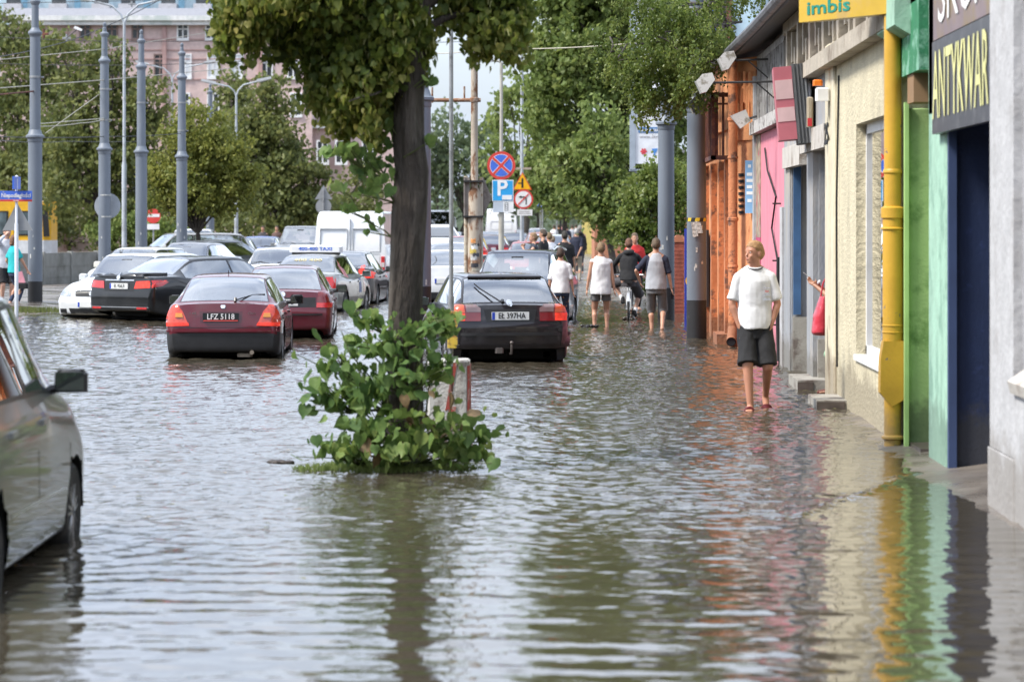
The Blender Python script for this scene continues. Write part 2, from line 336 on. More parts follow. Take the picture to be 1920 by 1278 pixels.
def mat_glass(name, tint=(.82, .88, .86), refl=1.0, rough=.0, base=.10):
    if name in MATS: return MATS[name]
    m = bpy.data.materials.new(name); m.use_nodes = True; t = m.node_tree; n = t.nodes; l = t.links; n.clear()
    o = n.new('ShaderNodeOutputMaterial'); tr = n.new('ShaderNodeBsdfTransparent'); gl = n.new('ShaderNodeBsdfGlossy'); gl.inputs['Roughness'].default_value = rough
    tr.inputs[0].default_value = (*tint, 1); gl.inputs[0].default_value = (refl, refl, refl, 1)
    fr = n.new('ShaderNodeFresnel'); fr.inputs[0].default_value = 1.6
    mn = n.new('ShaderNodeMath'); mn.operation = 'MULTIPLY_ADD'; mn.inputs[1].default_value = 2.0; mn.inputs[2].default_value = base; mn.use_clamp = True
    mx = n.new('ShaderNodeMixShader'); l.new(fr.outputs[0], mn.inputs[0]); l.new(mn.outputs[0], mx.inputs[0]); l.new(tr.outputs[0], mx.inputs[1]); l.new(gl.outputs[0], mx.inputs[2]); l.new(mx.outputs[0], o.inputs[0])
    MATS[name] = m; return m
shop_glass = mat_glass('shop_window_glass', (.7, .74, .72))
door_glass = mat_glass('door_glass', (.5, .55, .6))

XW = 2.95
def ledge_and_frieze(bld, y0, y1, mc, md, n0, xo=XW):
    mb = MB(); mb.box(xo-.16, xo+.02, y0, y1, 3.72, 3.9); mb.box(xo-.02, xo+.1, y0, y1, 4.56, 4.72); mb.build('ledge', mc, bld)
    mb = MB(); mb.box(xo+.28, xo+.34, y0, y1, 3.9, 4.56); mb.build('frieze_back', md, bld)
    mb = MB(); y = y0+.1; k = 0
    while y < y1-.12:
        if k % 4 == 0: mb.box(xo-.03, xo+.2, y, y+.24, 3.9, 4.56)
        else:
            a = 3.9+.22*(k % 2); mb.box(xo+.0, xo+.2, y, y+.16, a, min(4.56, a+.40)); mb.box(xo+.02, xo+.2, y+.16, y+.46, a+.24, a+.34)
        y += .46; k += 1
    mb.build('openwork_blocks', mc, bld)
# --- white corner building (nearest, right edge)
b = thing('white_building', 'white plastered shop pier with grey bay at the right edge of the photo', 'building', (XW, 17, 0), group='buildings of the shop row')
def chb(mb, name, mat, par, **k):
    for i, v in enumerate(mb.v): mb.v[i] = (v[0]-par.location.x, v[1]-par.location.y, v[2]-par.location.z)
    return mb.build(name, mat, par, **k)
mb = MB(); mb.box(XW, XW+.5, 18.95, 20.02, -.3, 6.2); mb.box(XW-.012, XW+.01, 18.9, 20.05, -.3, .42, bev=.01)
mb.box(XW+.0, XW+.5, 11, 18.95, -.3, .93); mb.box(XW+.5, XW+4, 11, 20, -.3, 6.2); mb.box(XW, XW+.5, 11, 18.95, 4.2, 6.2); mb.box(XW, XW+.5, 11, 11.6, .9, 4.2)
chb(mb, 'wall', white_pl, b)
mb = MB(); mb.box(XW+.06, XW+.12, 11.6, 18.95, .93, 4.2); chb(mb, 'shutter_bay', grey_face, b)
mb = MB(); mb.prism([(XW-.05, .94), (XW+.08, 1.03), (XW+.08, .93), (XW-.03, .86)], 11, 18.9, 'xz'); chb(mb, 'sill', concrete_l, b)
# --- antiquarian shop: dark blue recessed entrance, turquoise and green piers
b = thing('antiquarian_shop', 'turquoise and green shopfront with dark blue recessed doorway', 'building', (3.0, 22.5, 0), group='buildings of the shop row')
XA = 3.02
mb = MB(); mb.box(XA, XA+.6, 22.9, 24.0, -.3, 4.5, bev=.02); mb.box(XA, XA+.6, 20.02, 24.0, 2.9, 4.5); chb(mb, 'turquoise_pier', turq, b)
mb = MB(); mb.box(XA+.06, XA+1.2, 22.86, 22.9, .02, 2.88); mb.box(XA+1.2, XA+1.24, 20.02, 22.9, -.1, 2.88); mb.box(XA+.1, XA+1.2, 20.02, 22.9, 2.8, 2.9); chb(mb, 'blue_doorway', navy, b)
mb = MB(); mb.box(XA+.01, XA+.075, 22.80, 22.88, .02, 2.85); chb(mb, 'door_frame', navy_l, b)
mb = MB(); mb.box(2.965, 3.55, 25.15, 25.35, -.3, 3.0, bev=.015); mb.box(3.3, 3.6, 24, 25.2, -.3, 3.1); chb(mb, 'green_pier', greenm, b)
mb = MB(); mb.box(2.95, 2.985, 25.1, 25.2, -.1, 3.05); chb(mb, 'green_edging', M('pale_green_paint', (.35, .55, .2), .7), b)
mb = MB(); mb.box(2.94, 3.6, 24.02, 25.35, 3.28, 4.6); chb(mb, 'upper_wall', dgreen, b)
mb = MB(); mb.box(2.96, 3.24, 24.55, 25.0, 3.03, 3.28); chb(mb, 'beam_end', M('brown_beam_paint', (.28, .17, .09), .8), b)
mb = MB(); mb.prism([(2.93, 3.62), (2.80, 3.70), (2.80, 4.4), (3.1, 4.4), (3.1, 3.62)], 24.6, 26.0, 'xz'); chb(mb, 'canopy', turq, b)
mb = MB(); mb.box(3.0, 3.3, 24.4, 25.2, -.25, .05); chb(mb, 'pier_base', tilem, b)
mb = MB(); mb.box(2.90, 4.2, 20.05, 22.9, -.3, -.02); chb(mb, 'step', stepm, b)
mb = MB(); 
y = 20.1
while y < 22.8: mb.box(2.885, 2.898, y, y+.055, -.11, -.05); y += .085
chb(mb, 'tile_edging', M('yellow_ceramic_tile', (.62, .50, .12), .3), b)
# its sign
s = thing('antiquarian_sign', 'dark shop sign with tall pale yellow letters ANTYKWAR above the blue doorway', 'sign', (2.97, 21.6, 3.4))
mb = MB(); mb.box(2.955, 3.015, 20.03, 23.25, 2.71, 3.46); chb(mb, 'panel', M('black_sign_panel', (.035, .035, .045), .35, dirt=(.08, .08, .09), ds=3), s)
mb = MB(); mb.box(2.96, 3.015, 20.03, 23.22, 3.47, 4.5); chb(mb, 'upper_panel', M('purplish_worn_panel', (.20, .14, .15), .4, dirt=(.22, .15, .06), ds=1.2), s)
pal = M('pale_yellow_lettering', (.72, .70, .30), .5, var=.18, vs=1.2)
t = text_mesh('ANTYKWAR', .74, 'lettering', pal, s, face_mtx((2.948-2.97, 21.62-21.6, 3.10-3.4), (-1, 0, 0)), sx=.95, font_bold=.004, depth=.0006)
bb = [v.co.y for v in t.data.vertices]; k = 3.1/(max(bb)-min(bb))
zz = [v.co.z for v in t.data.vertices]; kz = .55/(max(zz)-min(zz)); zc = (max(zz)+min(zz))/2
for v in t.data.vertices: v.co.y = (v.co.y-(max(bb)+min(bb))/2)*k+.03; v.co.z = (v.co.z-zc)*kz-.3
t = text_mesh('SKUP', .7, 'upper_lettering', M('white_lettering', (.75, .75, .75), .5), s, face_mtx((2.952-2.97, 21.6-21.6, 3.80-3.4), (-1, 0, 0)), sx=1.6, depth=.0006)
# --- cream shop with the tall window
b = thing('cream_building', 'cream roughcast shop with tall white framed window beside the yellow downpipe', 'building', (XW, 29, 0), group='buildings of the shop row')
mb = MB(); mb.box(XW, XW+.5, 29.4, 31.55, -.3, 3.72); mb.box(XW, XW+.5, 25.35, 29.4, 3.0, 3.72); mb.box(XW, XW+.5, 25.35, 29.4, -.3, .62); mb.box(XW, XW+.5, 25.35, 25.62, .62, 3.0)
mb.box(XW+.5, XW+4, 25.35, 32.3, -.3, 4.9); chb(mb, 'wall', cream, b)
mb = MB(); mb.box(XW-.012, XW, 25.4, 26.45, 3.0, 3.7); chb(mb, 'turquoise_patch', turq, b)
mb = MB(); mb.box(XW-.035, XW+.5, 31.55, 31.95, -.3, 4.0, bev=.02); mb.box(XW-.05, XW+.5, 32.0, 32.45, -.3, 4.0, bev=.02); chb(mb, 'pilaster', cream2, b)
fr = MB()
for (a, c) in ((25.62, 27.0), (27.0, 29.4)):
    fr.box(XW+.1, XW+.17, a, a+.09, .62, 3.0); fr.box(XW+.1, XW+.17, c-.09, c, .62, 3.0); fr.box(XW+.1, XW+.17, a, c, .62, .72); fr.box(XW+.1, XW+.17, a, c, 2.9, 3.0)
fr.box(XW-.03, XW+.12, 25.62, 29.4, .575, .63)
f = chb(fr, 'window', whitef, b)
mb = MB(); mb.box(XW+.13, XW+.135, 25.66, 29.36, .66, 2.96); g = chb(mb, 'pane', shop_glass, b); g.parent = f
mb = MB(); mb.box(XW+.3, XW+.32, 27.1, 29.4, .62, 3.0); g = chb(mb, 'blind', M('cream_blind', (.45, .44, .37), .8, mapz=(1, 8, .3)), b); g.parent = f
mb = MB(); mb.box(XW+.46, XW+.49, 25.6, 29.4, .6, 3.0); g = chb(mb, 'interior_wall', M('dim_interior', (.10, .11, .11), .8), b); g.parent = f
mb = MB(); mb.box(XW+.06, XW+.1, 27.0, 27.1, 1.5, 1.62); g = chb(mb, 'handle', concrete, b); g.parent = f
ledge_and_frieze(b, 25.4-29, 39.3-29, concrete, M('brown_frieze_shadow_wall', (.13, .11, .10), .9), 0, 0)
text_mesh('25', .33, 'house_number', M('black_number', (.02, .02, .02), .6), b, face_mtx((-.056, 32.22-29, 2.98), (-1, 0, 0)), sx=1.5, font_bold=.008)
mb = MB(); mb.tube([(XW-.01, 31.2, 3.6), (XW-.03, 31.25, 2.2), (XW-.02, 31.3, .4)], .012, 5); chb(mb, 'cable', dark_int, b)
# --- grey shop with blue doors
b = thing('grey_shop', 'grey rendered shop with narrow blue doors between the cream and pink walls', 'building', (XW, 36, 0), group='buildings of the shop row')
mb = MB(); mb.box(XW, XW+.5, 38.3, 39.3, -.3, 3.72); mb.box(XW-.02, XW+.5, 34.4, 35.3, -.3, 3.1); mb.box(XW, XW+.5, 32.45, 38.3, 3.0, 3.72); mb.box(XW+.5, XW+4, 32.3, 39.3, -.3, 4.9)
mb.box(XW+.02, XW+.5, 38.24, 38.3, -.3, 3.0); mb.box(XW+.05, XW+.5, 34.34, 34.4, -.3, 3.0); chb(mb, 'wall', grey_pl, b)
for (ya, yb) in ((36.9, 38.22), (32.5, 33.2)):
    mb = MB(); mb.box(XW+.035, XW+.3, yb-.05, yb+.02, -.3, .72) if ya > 36 else mb.box(XW+.03, XW+.3, 34.27, 34.35, -.3, .58); chb(mb, 'plinth', stepm, b)
    mb = MB(); mb.box(XW+.04, XW+.14, yb-.06, yb, .75, 2.75) if ya > 36 else mb.box(XW+.14, XW+.3, 34.26, 34.32, .6, 2.8)
    chb(mb, 'door', blue_dr, b)
mb = MB(); mb.box(XW-.05, XW+.05, 36.1, 39.0, 2.72, 3.0); mb.box(XW-.06, XW+.05, 32.5, 35.9, 2.85, 3.12); chb(mb, 'lintel', concrete_l, b)
mb = MB(); mb.box(XW-.26, XW+.1, 33.7, 35.1, -.3, .12); d = chb(mb, 'doorstep', stepm, b)
mb = MB(); mb.box(XW-.32, XW+.1, 30.4, 31.5, -.3, .09); d = chb(mb, 'doorstep', stepm, b)
mb = MB(); mb.box(XW-.322, XW-.02, 30.385, 30.4, -.2, .075); chb(mb, 'step_tile', tilem, b)
mb = MB(); mb.box(XW-.262, XW-.08, 33.685, 33.7, -.2, .10); chb(mb, 'step_tile', tilem, b)
# alarm box
s = thing('alarm_box', 'white alarm box with orange beacon on the cream pilaster', 'alarm box', (XW-.1, 31.9, 3.4))
mb = MB(); mb.box(-.10, .06, 0, .12, -.05, .10, bev=.02); mb.build('case', white_paint, s); mb = MB(); mb.box(-.13, -.02, .02, .1, .121, .19, bev=.02); mb.build('beacon', M('orange_lens', (.8, .2, .02), .3), s)
s = thing('wall_lamp', 'slim white tube lamp with red end beside the alarm box', 'lamp', (XW-.22, 32.0, 3.3))
mb = MB(); mb.box(-.07, 0, 0, .1, -.24, .1, bev=.02); mb.build('lamp_body', cream2, s); mb = MB(); mb.box(-.065, -.015, -.004, .0, -.23, -.14); mb.build('end_cap', M('red_plastic', (.5, .03, .04), .4), s)
# tilted red and white sign
s = thing('lightbox_sign', 'tilted red and white sign box with ribbed grey metal side over the blue doors', 'sign', (2.58, 34.2, 3.42), rz=rad(-2))
s.rotation_euler = (0, rad(-5), rad(-3))
mb = MB(); mb.box(-.11, .11, 0, .8, -.44, .44); mb.build('case', M('red_faded_panel', (.48, .14, .17), .5, var=.1), s)
mb = MB()
for z0, z1 in ((-.22, -.05), (.05, .28)): mb.box(-.105, .105, -.006, .0, z0, z1)
mb.build('white_stripe', M('pale_pink_panel', (.62, .42, .42), .6), s)
mb = MB()
mb.box(.112, .29, .0, .8, -.5, .46)
for k in range(4): mb.box(.125+.043*k, .145+.043*k, -.016, .0, -.5, .46); mb.build('metal_side', M('ribbed_grey_metal', (.3, .31, .32), .45, metal=.3), s)
# --- pink wall
b = thing('pink_building', 'pink painted shop wall with hanging black cable', 'building', (XW, 42, 0), group='buildings of the shop row')
mb = MB(); mb.box(XW, XW+4, 39.3, 44.1, -.3, 3.35); chb(mb, 'wall', pinkm, b)
mb = MB(); mb.box(XW-.03, XW, 39.3, 39.75, -.2, 2.2); chb(mb, 'white_edge', white_pl, b)
mb = MB(); mb.box(XW-.012, XW+.3, 44.1, 45.1, -.3, 1.75); chb(mb, 'magenta_strip', magenta, b)
mb = MB(); mb.box(XW-.012, XW+.3, 44.1, 45.1, 1.752, 3.35); chb(mb, 'peeling_posters', M('peeling_posters', (.33, .27, .2), .8, var=.5, vs=7, dirt=(.45, .08, .12), ds=3, dthr=(.55, .58)), b)
mb = MB(); mb.box(XW-.05, XW, 45.1, 45.6, -.3, 4.3); chb(mb, 'white_strip', white_pl, b)
mb = MB(); mb.box(XW-.12, XW+.05, 39.32, 45.1, 3.36, 3.55); chb(mb, 'ledge', M('peeling_white_ledge', (.5, .48, .46), .8, dirt=(.12, .1, .09), ds=4, dthr=(.5, .55)), b)
mb = MB(); mb.box(XW+.25, XW+4, 39.3, 45.1, 3.36, 4.9); mb.box(XW, XW+.3, 39.3, 45.1, 4.5, 4.6); 
y = 39.5
while y < 45: mb.box(XW, XW+.12, y, y+.1, 3.55, 4.5); mb.box(XW+.01, XW+.1, y+.1, y+.35, 3.9+(.2 if int(y*3) % 2 else 0), 4.0+(.2 if int(y*3) % 2 else 0)); y += .36
chb(mb, 'upper_openwork', M('grey_openwork', (.36, .35, .34), .85, dirt=(.15, .14, .13), ds=3), b)
mb = MB(); mb.tube([(XW-.02, 42.9, 3.1), (XW-.03, 42.2, 2.75), (XW-.02, 40.6, 2.35), (XW-.03, 41.3, 1.9), (XW-.02, 40.3, 1.45), (XW-.03, 39.9, .9), (XW-.03, 39.8, -.1)], .014, 5)
mb.tube([(XW-.04, 39.8, 1.5), (XW-.05, 39.85, .7), (XW-.04, 39.75, .05)], .03, 6)
for z in (2.25, 1.45, 1.0, .55): mb.tube([(XW, 39.9, z), (XW-.12, 39.9, z)], .012, 5)
chb(mb, 'cable', dark_int, b)
# --- orange building
b = thing('orange_building', 'orange painted building with rusty barred frame and grey gutter behind the tram pole', 'building', (2.6, 47, 0), group='buildings of the shop row')
A, B_, C_ = (2.95, 45.3), (2.62, 46.0), (2.47, 52.0)
mb = MB(); mb.prism([A, B_, C_, (7, 52), (7, 45.3)], -.3, 4.62); chb(mb, 'wall', orangem, b)
mb = MB()
for Yp in (46.3, 47.6, 49.3, 51.2):
    xx = 2.62-(Yp-46)*.025; mb.box(xx-.10, xx+.05, Yp, Yp+.35, -.3, 3.0); mb.box(xx-.06, xx+.05, Yp-.05, Yp+.42, -.3, .35)
mb.box(2.36, 2.62, 45.9, 47.2, -.3, .18); chb(mb, 'pilaster', orange_d, b)
mb = MB(); mb.prism([(2.99, 45.2), (2.56, 45.93), (2.40, 52), (2.5, 52), (2.66, 46.05), (3.02, 45.35)], 3.5, 3.66); mb.prism([(2.99, 45.2), (2.56, 45.93), (2.6, 46), (3.0, 45.3)], 3.3, 3.5)
for k in range(9):
    u = k/9; x = 2.93+(2.6-2.93)*u; y = 45.22+(45.93-45.22)*u; z0 = 3.66 if k % 2 else 3.9
    mb.box(x-.02, x+.012, y-.02, y+.02, z0, z0+.5); mb.box(x-.035, x+.01, y-.018, y+.018, z0+.22, z0+.27)
mb.build('frieze', orangem, None); o = bpy.data.objects['frieze']; o.parent = b; o.location = (-2.6, -47, 0)
mb = MB(); mb.box(2.585, 2.70, 45.7, 45.9, 1.7, 2.45)
o = None
mb = MB()
for k in range(7): mb.prism([(2.775, 45.63), (2.70, 45.79), (2.698, 45.785), (2.773, 45.625)], 2.12+k*.10, 2.17+k*.10)
chb(mb, 'vent', dark_int, b)
mb = MB()
for z in (3.0, 4.02):
    mb.box(2.28, 2.36, 46.2, 51.6, z, z+.07); mb.box(2.28, 2.6, 46.2, 46.27, z, z+.07)
for k in range(14):
    mb.box(2.285, 2.345, 46.2+k*.41, 46.26+k*.41, 3.05, 4.05)
mb.box(2.34, 2.40, 46.25, 46.3, 3.0, 4.1); mb.box(2.46, 2.5, 46.25, 46.3, 3.0, 4.1)
chb(mb, 'barred_frame', rust, b)
mb = MB(); mb.box(2.38, 2.42, 49.8, 51.4, .5, 1.85); chb(mb, 'dark_opening', M('dark_recess_paint', (.03, .02, .02), .8), b)
s = thing('wall_plaque', 'pale blue plaque with white lettering on the orange wall', 'sign', (2.86, 45.38, 2.55))
mb = MB(); mb.box(-.075, .075, -.02, 0, -.42, .42, bev=.004); mb.build('plate', M('pale_blue_enamel', (.22, .4, .62), .35), s); s.rotation_euler = (0, 0, rad(-20))
mb = MB()
for k, (w, z) in enumerate(((.05, .33), (.09, .2), (.1, .1), (.09, .0), (.1, -.1), (.07, -.22))): mb.box(-w/2, w/2, -.024, -.021, z-.025, z+.025)
mb.build('lettering', white_paint, s)
# roof, gutter along the row
b = thing('roof_gutter', 'long grey tin roof edge and gutter above the row of shops', 'gutter', (2.6, 38, 4.7))
mb = MB(); mb.prism([(2.62, 4.64), (2.58, 4.72), (2.60, 4.80), (3.4, 5.05), (5.5, 5.3), (5.5, 5.2), (3.3, 4.92), (2.95, 4.74)], 24, 52.2, 'xz'); chb(mb, 'roof_edge', M('dark_tin_roof', (.07, .065, .065), .6, bump=.006), b)
mb = MB(); mb.tube([(2.58, 24, 4.73), (2.56, 33, 4.73), (2.57, 40, 4.72), (2.52, 46, 4.70), (2.45, 52.2, 4.68)], .075, 10); chb(mb, 'gutter_pipe', zinc, b)
# --- drain pipes
def downpipe(name, label, x, y, r, mat, ztop, collars, boot):
    s = thing(name, label, 'downpipe', (x, y, 0))
    mb = MB(); mb.lathe([(r, -.28), (r, ztop)], n=20); mb.build('pipe', mat, s)
    for z, k, h in collars: mb = MB(); mb.lathe([(r, z), (r*k, z+.012), (r*k, z+h), (r*1.02, z+h+.015)], n=20); mb.build('collar', mat, s)
    if boot: mb = MB(); mb.prism([(-r*1.55, .48), (-r*1.5, .78), (-r*1.15, .94), (r*1.15, .94), (r*1.15, .42), (-r*.2, .36)], -r*1.15, r*1.15, 'xz'); mb.build('shoe', mat, s)
    return s
s = downpipe('downpipe', 'thick yellow downpipe with flaking paint between the cream and green walls', 2.865, 25.3, .078, yellow_pipe, 3.9,
             ((2.02, 1.36, .1), (1.92, 1.36, .02), (2.42, 1.12, .03), (1.0, 1.25, .02), (1.06, 1.25, .02), (.06, 1.3, .03)), True)
mb = MB(); mb.lathe([(.082, 2.0), (.106, 2.06), (.106, 2.12), (.082, 2.14)], n=20); mb.lathe([(.094, -.1), (.1, 1.0)], n=20); 
mb = MB(); mb.lathe([(.092, .9), (.092, 2.04)], n=20); mb.build('lower_pipe', yellow_pipe, s)
s = downpipe('downpipe', 'orange downpipe with rusty joints on the corner of the orange building', 2.60, 45.6, .075, orange_d, 4.6, ((2.0, 1.2, .05), (1.25, 1.15, .04), (3.0, 1.15, .03), (3.6, 1.2, .05)), False)
mb = MB(); mb.tube([(0, 0, .3), (-.03, -.12, .12), (-.04, -.25, .08)], .08, 12, cap=False); mb.build('elbow', orange_d, s)
mb = MB(); mb.tube([(-.0405, -.24, .081), (-.0406, -.246, .0805)], .068, 12); mb.build('opening', dark_int, s)
# brackets with floodlights
for (yy, zz, xo, hx, lab, head) in ((42.5, 4.42, 2.35, .95, 'long black bracket arm with a white floodlight, upper of two under the gutter', 1), (40.5, 3.99, 1.93, 1.0, 'long black bracket arm with a white floodlight, lower of two under the gutter', 1), (47, 3.95, 2.1, .85, 'rusty bracket arm with dark floodlight in front of the tram pole', 2)):
    s = thing('floodlight', lab, 'floodlight', (XW, yy, zz))
    mt = rust if head == 2 else M('black_steel', (.03, .03, .03), .5)
    mb = MB(); mb.tube([(0, 0, 0), (-(XW-xo), 0, -.02)], .018, 6); mb.tube([(0, 0, -.28), (-.3, 0, -.02)], .012, 6); mb.build('bracket_arm', mt, s)
    hm = M('white_lamp_housing', (.66, .64, .60), .5, dirt=(.3, .27, .22), ds=8) if head == 1 else M('dark_lamp_housing', (.06, .065, .075), .4)
    mb = MB(); e = -(XW-xo)
    mb.prism([(e-.15, .0), (e-.06, .10), (e+.08, .12), (e+.12, .02), (e+.0, -.15), (e-.07, -.17)], -.12, .12, 'xz'); mb.build('lamp_head', hm, s, smooth=20)
    mb = MB(); mb.prism([(e-.152, .0), (e-.072, -.17), (e-.087, -.18), (e-.167, -.0)], -.10, .10, 'xz'); mb.build('lamp_glass', M('lamp_glass', (.5, .5, .48), .15), s)
s = thing('floodlight', 'small white floodlight on the peeling ledge above the pink wall', 'floodlight', (2.72, 44.6, 3.55))
mb = MB(); mb.prism([(-.22, .1), (.02, .2), (.1, .02), (-.06, -.1)], -.08, .08, 'xz'); mb.build('lamp_head', M('white_lamp_housing'), s); mb = MB(); mb.tube([(.05, 0, .05), (.2, .1, .1)], .02, 6); mb.build('bracket_arm', zinc, s)
# imbis sign
s = thing('imbis_sign', 'yellow hanging sign with green lettering imbis above the yellow downpipe', 'sign', (2.52, 25.7, 4.08))
an = math.atan2(-1.35, .84)
mb = MB(); p0 = Vector((2.115-2.52, 26.35-25.7)); p1 = Vector((2.935-2.52, 25.0-25.7)); d = (p1-p0).normalized(); nn = Vector((d.y, -d.x))
q = [p0, p1, p1-nn*.12, p0-nn*.12]; mb.prism([(v.x, v.y) for v in q], -.24, .42); mb.build('panel', M('yellow_sign_panel', (.56, .36, .03), .4, dirt=(.45, .3, .08), ds=2), s)
mb = MB(); mb.box(.42, .5, -1.5, -.72, -.2, .42); mb.build('side_panel', M('yellow_sign_panel'), s)
gl = M('green_lettering', (.01, .22, .16), .5)
pc = p0.lerp(p1, .29)+nn*.004
text_mesh('imbis', .17, 'lettering', gl, s, face_mtx((pc.x, pc.y, -.125), (nn.x, nn.y, 0)), sx=1.9, font_bold=.003)

# ================================================================ far buildings
pinkf = M('pink_facade', (.58, .44, .41), .85, dirt=(.50, .37, .35), ds=.5, bump=.02, bs=3)
whitec = M('white_cornice', (.72, .72, .70), .7, dirt=(.5, .55, .52), ds=.8)
roofm = M('grey_slate_roof', (.22, .22, .24), .7, var=.15)
wing = M('dark_window_pane', (.05, .055, .06), .15, var=.6, vs=1.3)
wsh = M('pale_curtain_pane', (.6, .62, .65), .3)
b = thing('pink_apartment_building', 'long pink plastered building with grey roof and white cornice behind the trees', 'building', (-24, 180, 0), group='buildings beyond the trees')
Yb = 180
def WX(px): return X_(px, Yb)+24
mb = MB(); mb.box(WX(0), WX(585), 0, 14, -1, Z_(48, Yb)); chbv = mb.build('wall', pinkf, b)
mb = MB(); mb.box(WX(560), WX(745), 1, 12, -1, Z_(240, Yb)); mb.box(WX(585), WX(700), 3, 12, -1, Z_(205, Yb)); mb.build('side_wing', pinkf, b)
mb = MB(); mb.box(WX(20), WX(600), -.5, 14, Z_(48, Yb), Z_(40, Yb)); mb.box(WX(20), WX(600), -.7, 14, Z_(40, Yb), Z_(31, Yb)); mb.box(WX(555), WX(650), .4, 12, Z_(240, Yb), Z_(232, Yb)); mb.build('cornice', whitec, b)
mb = MB(); mb.prism([(-.6, Z_(31, Yb)), (14, Z_(31, Yb)), (8, Z_(-2, Yb))], WX(-20), WX(600), 'yz'); mb.prism([(.5, Z_(232, Yb)), (12, Z_(232, Yb)), (6, Z_(212, Yb))], WX(560), WX(655), 'yz'); mb.build('roof', roofm, b)
mb = MB()
for px in (120, 305, 485): mb.box(WX(px), WX(px)+.25, -.18, 0, 0, Z_(50, Yb))
for zz in (75, 95, 112, 150): mb.box(WX(20), WX(585), -.06, 0, Z_(zz, Yb), Z_(zz, Yb)+.07)
mb.build('string_course', M('darker_pink_plaster', (.42, .27, .25), .85), b)
def window(bld, px, py, w, h, pane=wing, depth=.15):
    x = WX(px); z = Z_(py, Yb)
    f = MB(); f.box(x-w/2-.1, x+w/2+.1, -.12, 0, z-h/2-.18, z-h/2); f.box(x-w/2-.09, x-w/2, -.08, .0, z-h/2, z+h/2+.1); f.box(x+w/2, x+w/2+.09, -.08, .0, z-h/2, z+h/2+.1); f.box(x-w/2, x+w/2, -.08, .0, z+h/2, z+h/2+.1)
    f.box(x-.04, x+.04, -.05, .0, z-h/2, z+h/2); f.box(x-w/2, x+w/2, -.05, .0, z+h*.12, z+h*.12+.07)
    fo = f.build('window', whitef if pane is not wing or px > 330 else M('brown_window_frame', (.22, .15, .13), .6), bld)
    g = MB(); g.box(x-w/2, x+w/2, -.03, -.01, z-h/2, z+h/2); go = g.build('pane', pane, fo)
for px in (160, 210, 258, 343, 396, 450, 505, 555): window(b, px, 59, .58, .85)
for px, pn in ((348, wsh), (400, wsh), (445, wsh), (160, wing), (215, wing), (300, wing), (500, wing), (550, wing)): window(b, px, 124, .6, 1.35, pn)
for px in (345, 400, 450, 500, 555): window(b, px, 196, .6, 1.3)
for px in (605, 640, 690): window(b, px, 285, .6, 1.3)
b2 = thing('pale_blue_building', 'pale blue apartment block with balconies rising above the grey roof', 'building', (-34, 240, 0), group='buildings beyond the trees')
Yc = 240
mb = MB(); mb.box(X_(-60, Yc)+34, X_(425, Yc)+34, 0, 14, -1, 24.5); mb.build('wall', M('pale_blue_facade', (.42, .54, .60), .7), b2)
for k, px in enumerate((10, 95, 175, 225, 300, 365)):
    x = X_(px, Yc)+34
    for zz in (19.6, 22.4):
        g = MB(); g.box(x, x+1.5, -.9, 0, zz-.3, zz+.7); g.build('balcony', M('white_balcony_panel', (.5, .5, .53), .6), b2)
        g = MB(); g.box(x+.1, x+1.3, -.03, 0, zz+.75, zz+2.0); g.build('window', wing, b2)
g = MB()
for px in (40, 140, 270, 335, 395): x = X_(px, Yc)+34; g.box(x, x+.5, -.08, 0, 0, 24.5)
g.build('facade_stripe', M('blue_stripe', (.22, .42, .55), .6), b2)
# yellow building at the far end on the right
b3 = thing('yellow_building', 'yellow walled house at the far end of the pavement on the right', 'building', (1.2, 170, 0), group='buildings beyond the trees')
mb = MB(); mb.box(-.45, 8, 0, 20, -1, 4.5); mb.build('wall', M('yellow_facade', (.62, .5, .16), .8), b3)
mb = MB(); mb.box(-.7, 8.2, -.3, 20, 4.5, 4.8); mb.prism([(-.8, 4.8), (8.3, 4.8), (4, 7)], -.3, 20, 'xz'); mb.build('roof', roofm, b3)
mb = MB(); mb.box(-.47, -.45, 3, 4, 1, 2.5); mb.box(1, 2.2, -.03, 0, 1, 2.6); mb.build('window', wing, b3)
b4 = thing('orange_brick_house', 'orange brick house next to the yellow house far down the street', 'building', (1.3, 125, 0), group='buildings beyond the trees')
mb = MB(); mb.box(-.25, 6, 0, 18, -1, 3.6); mb.build('wall', M('orange_brick', (.45, .2, .12), .85, var=.25, vs=9), b4)
mb = MB(); mb.prism([(-.5, 3.6), (6.2, 3.6), (3, 5.5)], -.3, 18, 'xz'); mb.build('roof', roofm, b4)
mb = MB(); mb.box(.6, 1.5, -.03, 0, 1, 2.3); mb.build('window', wing, b4)
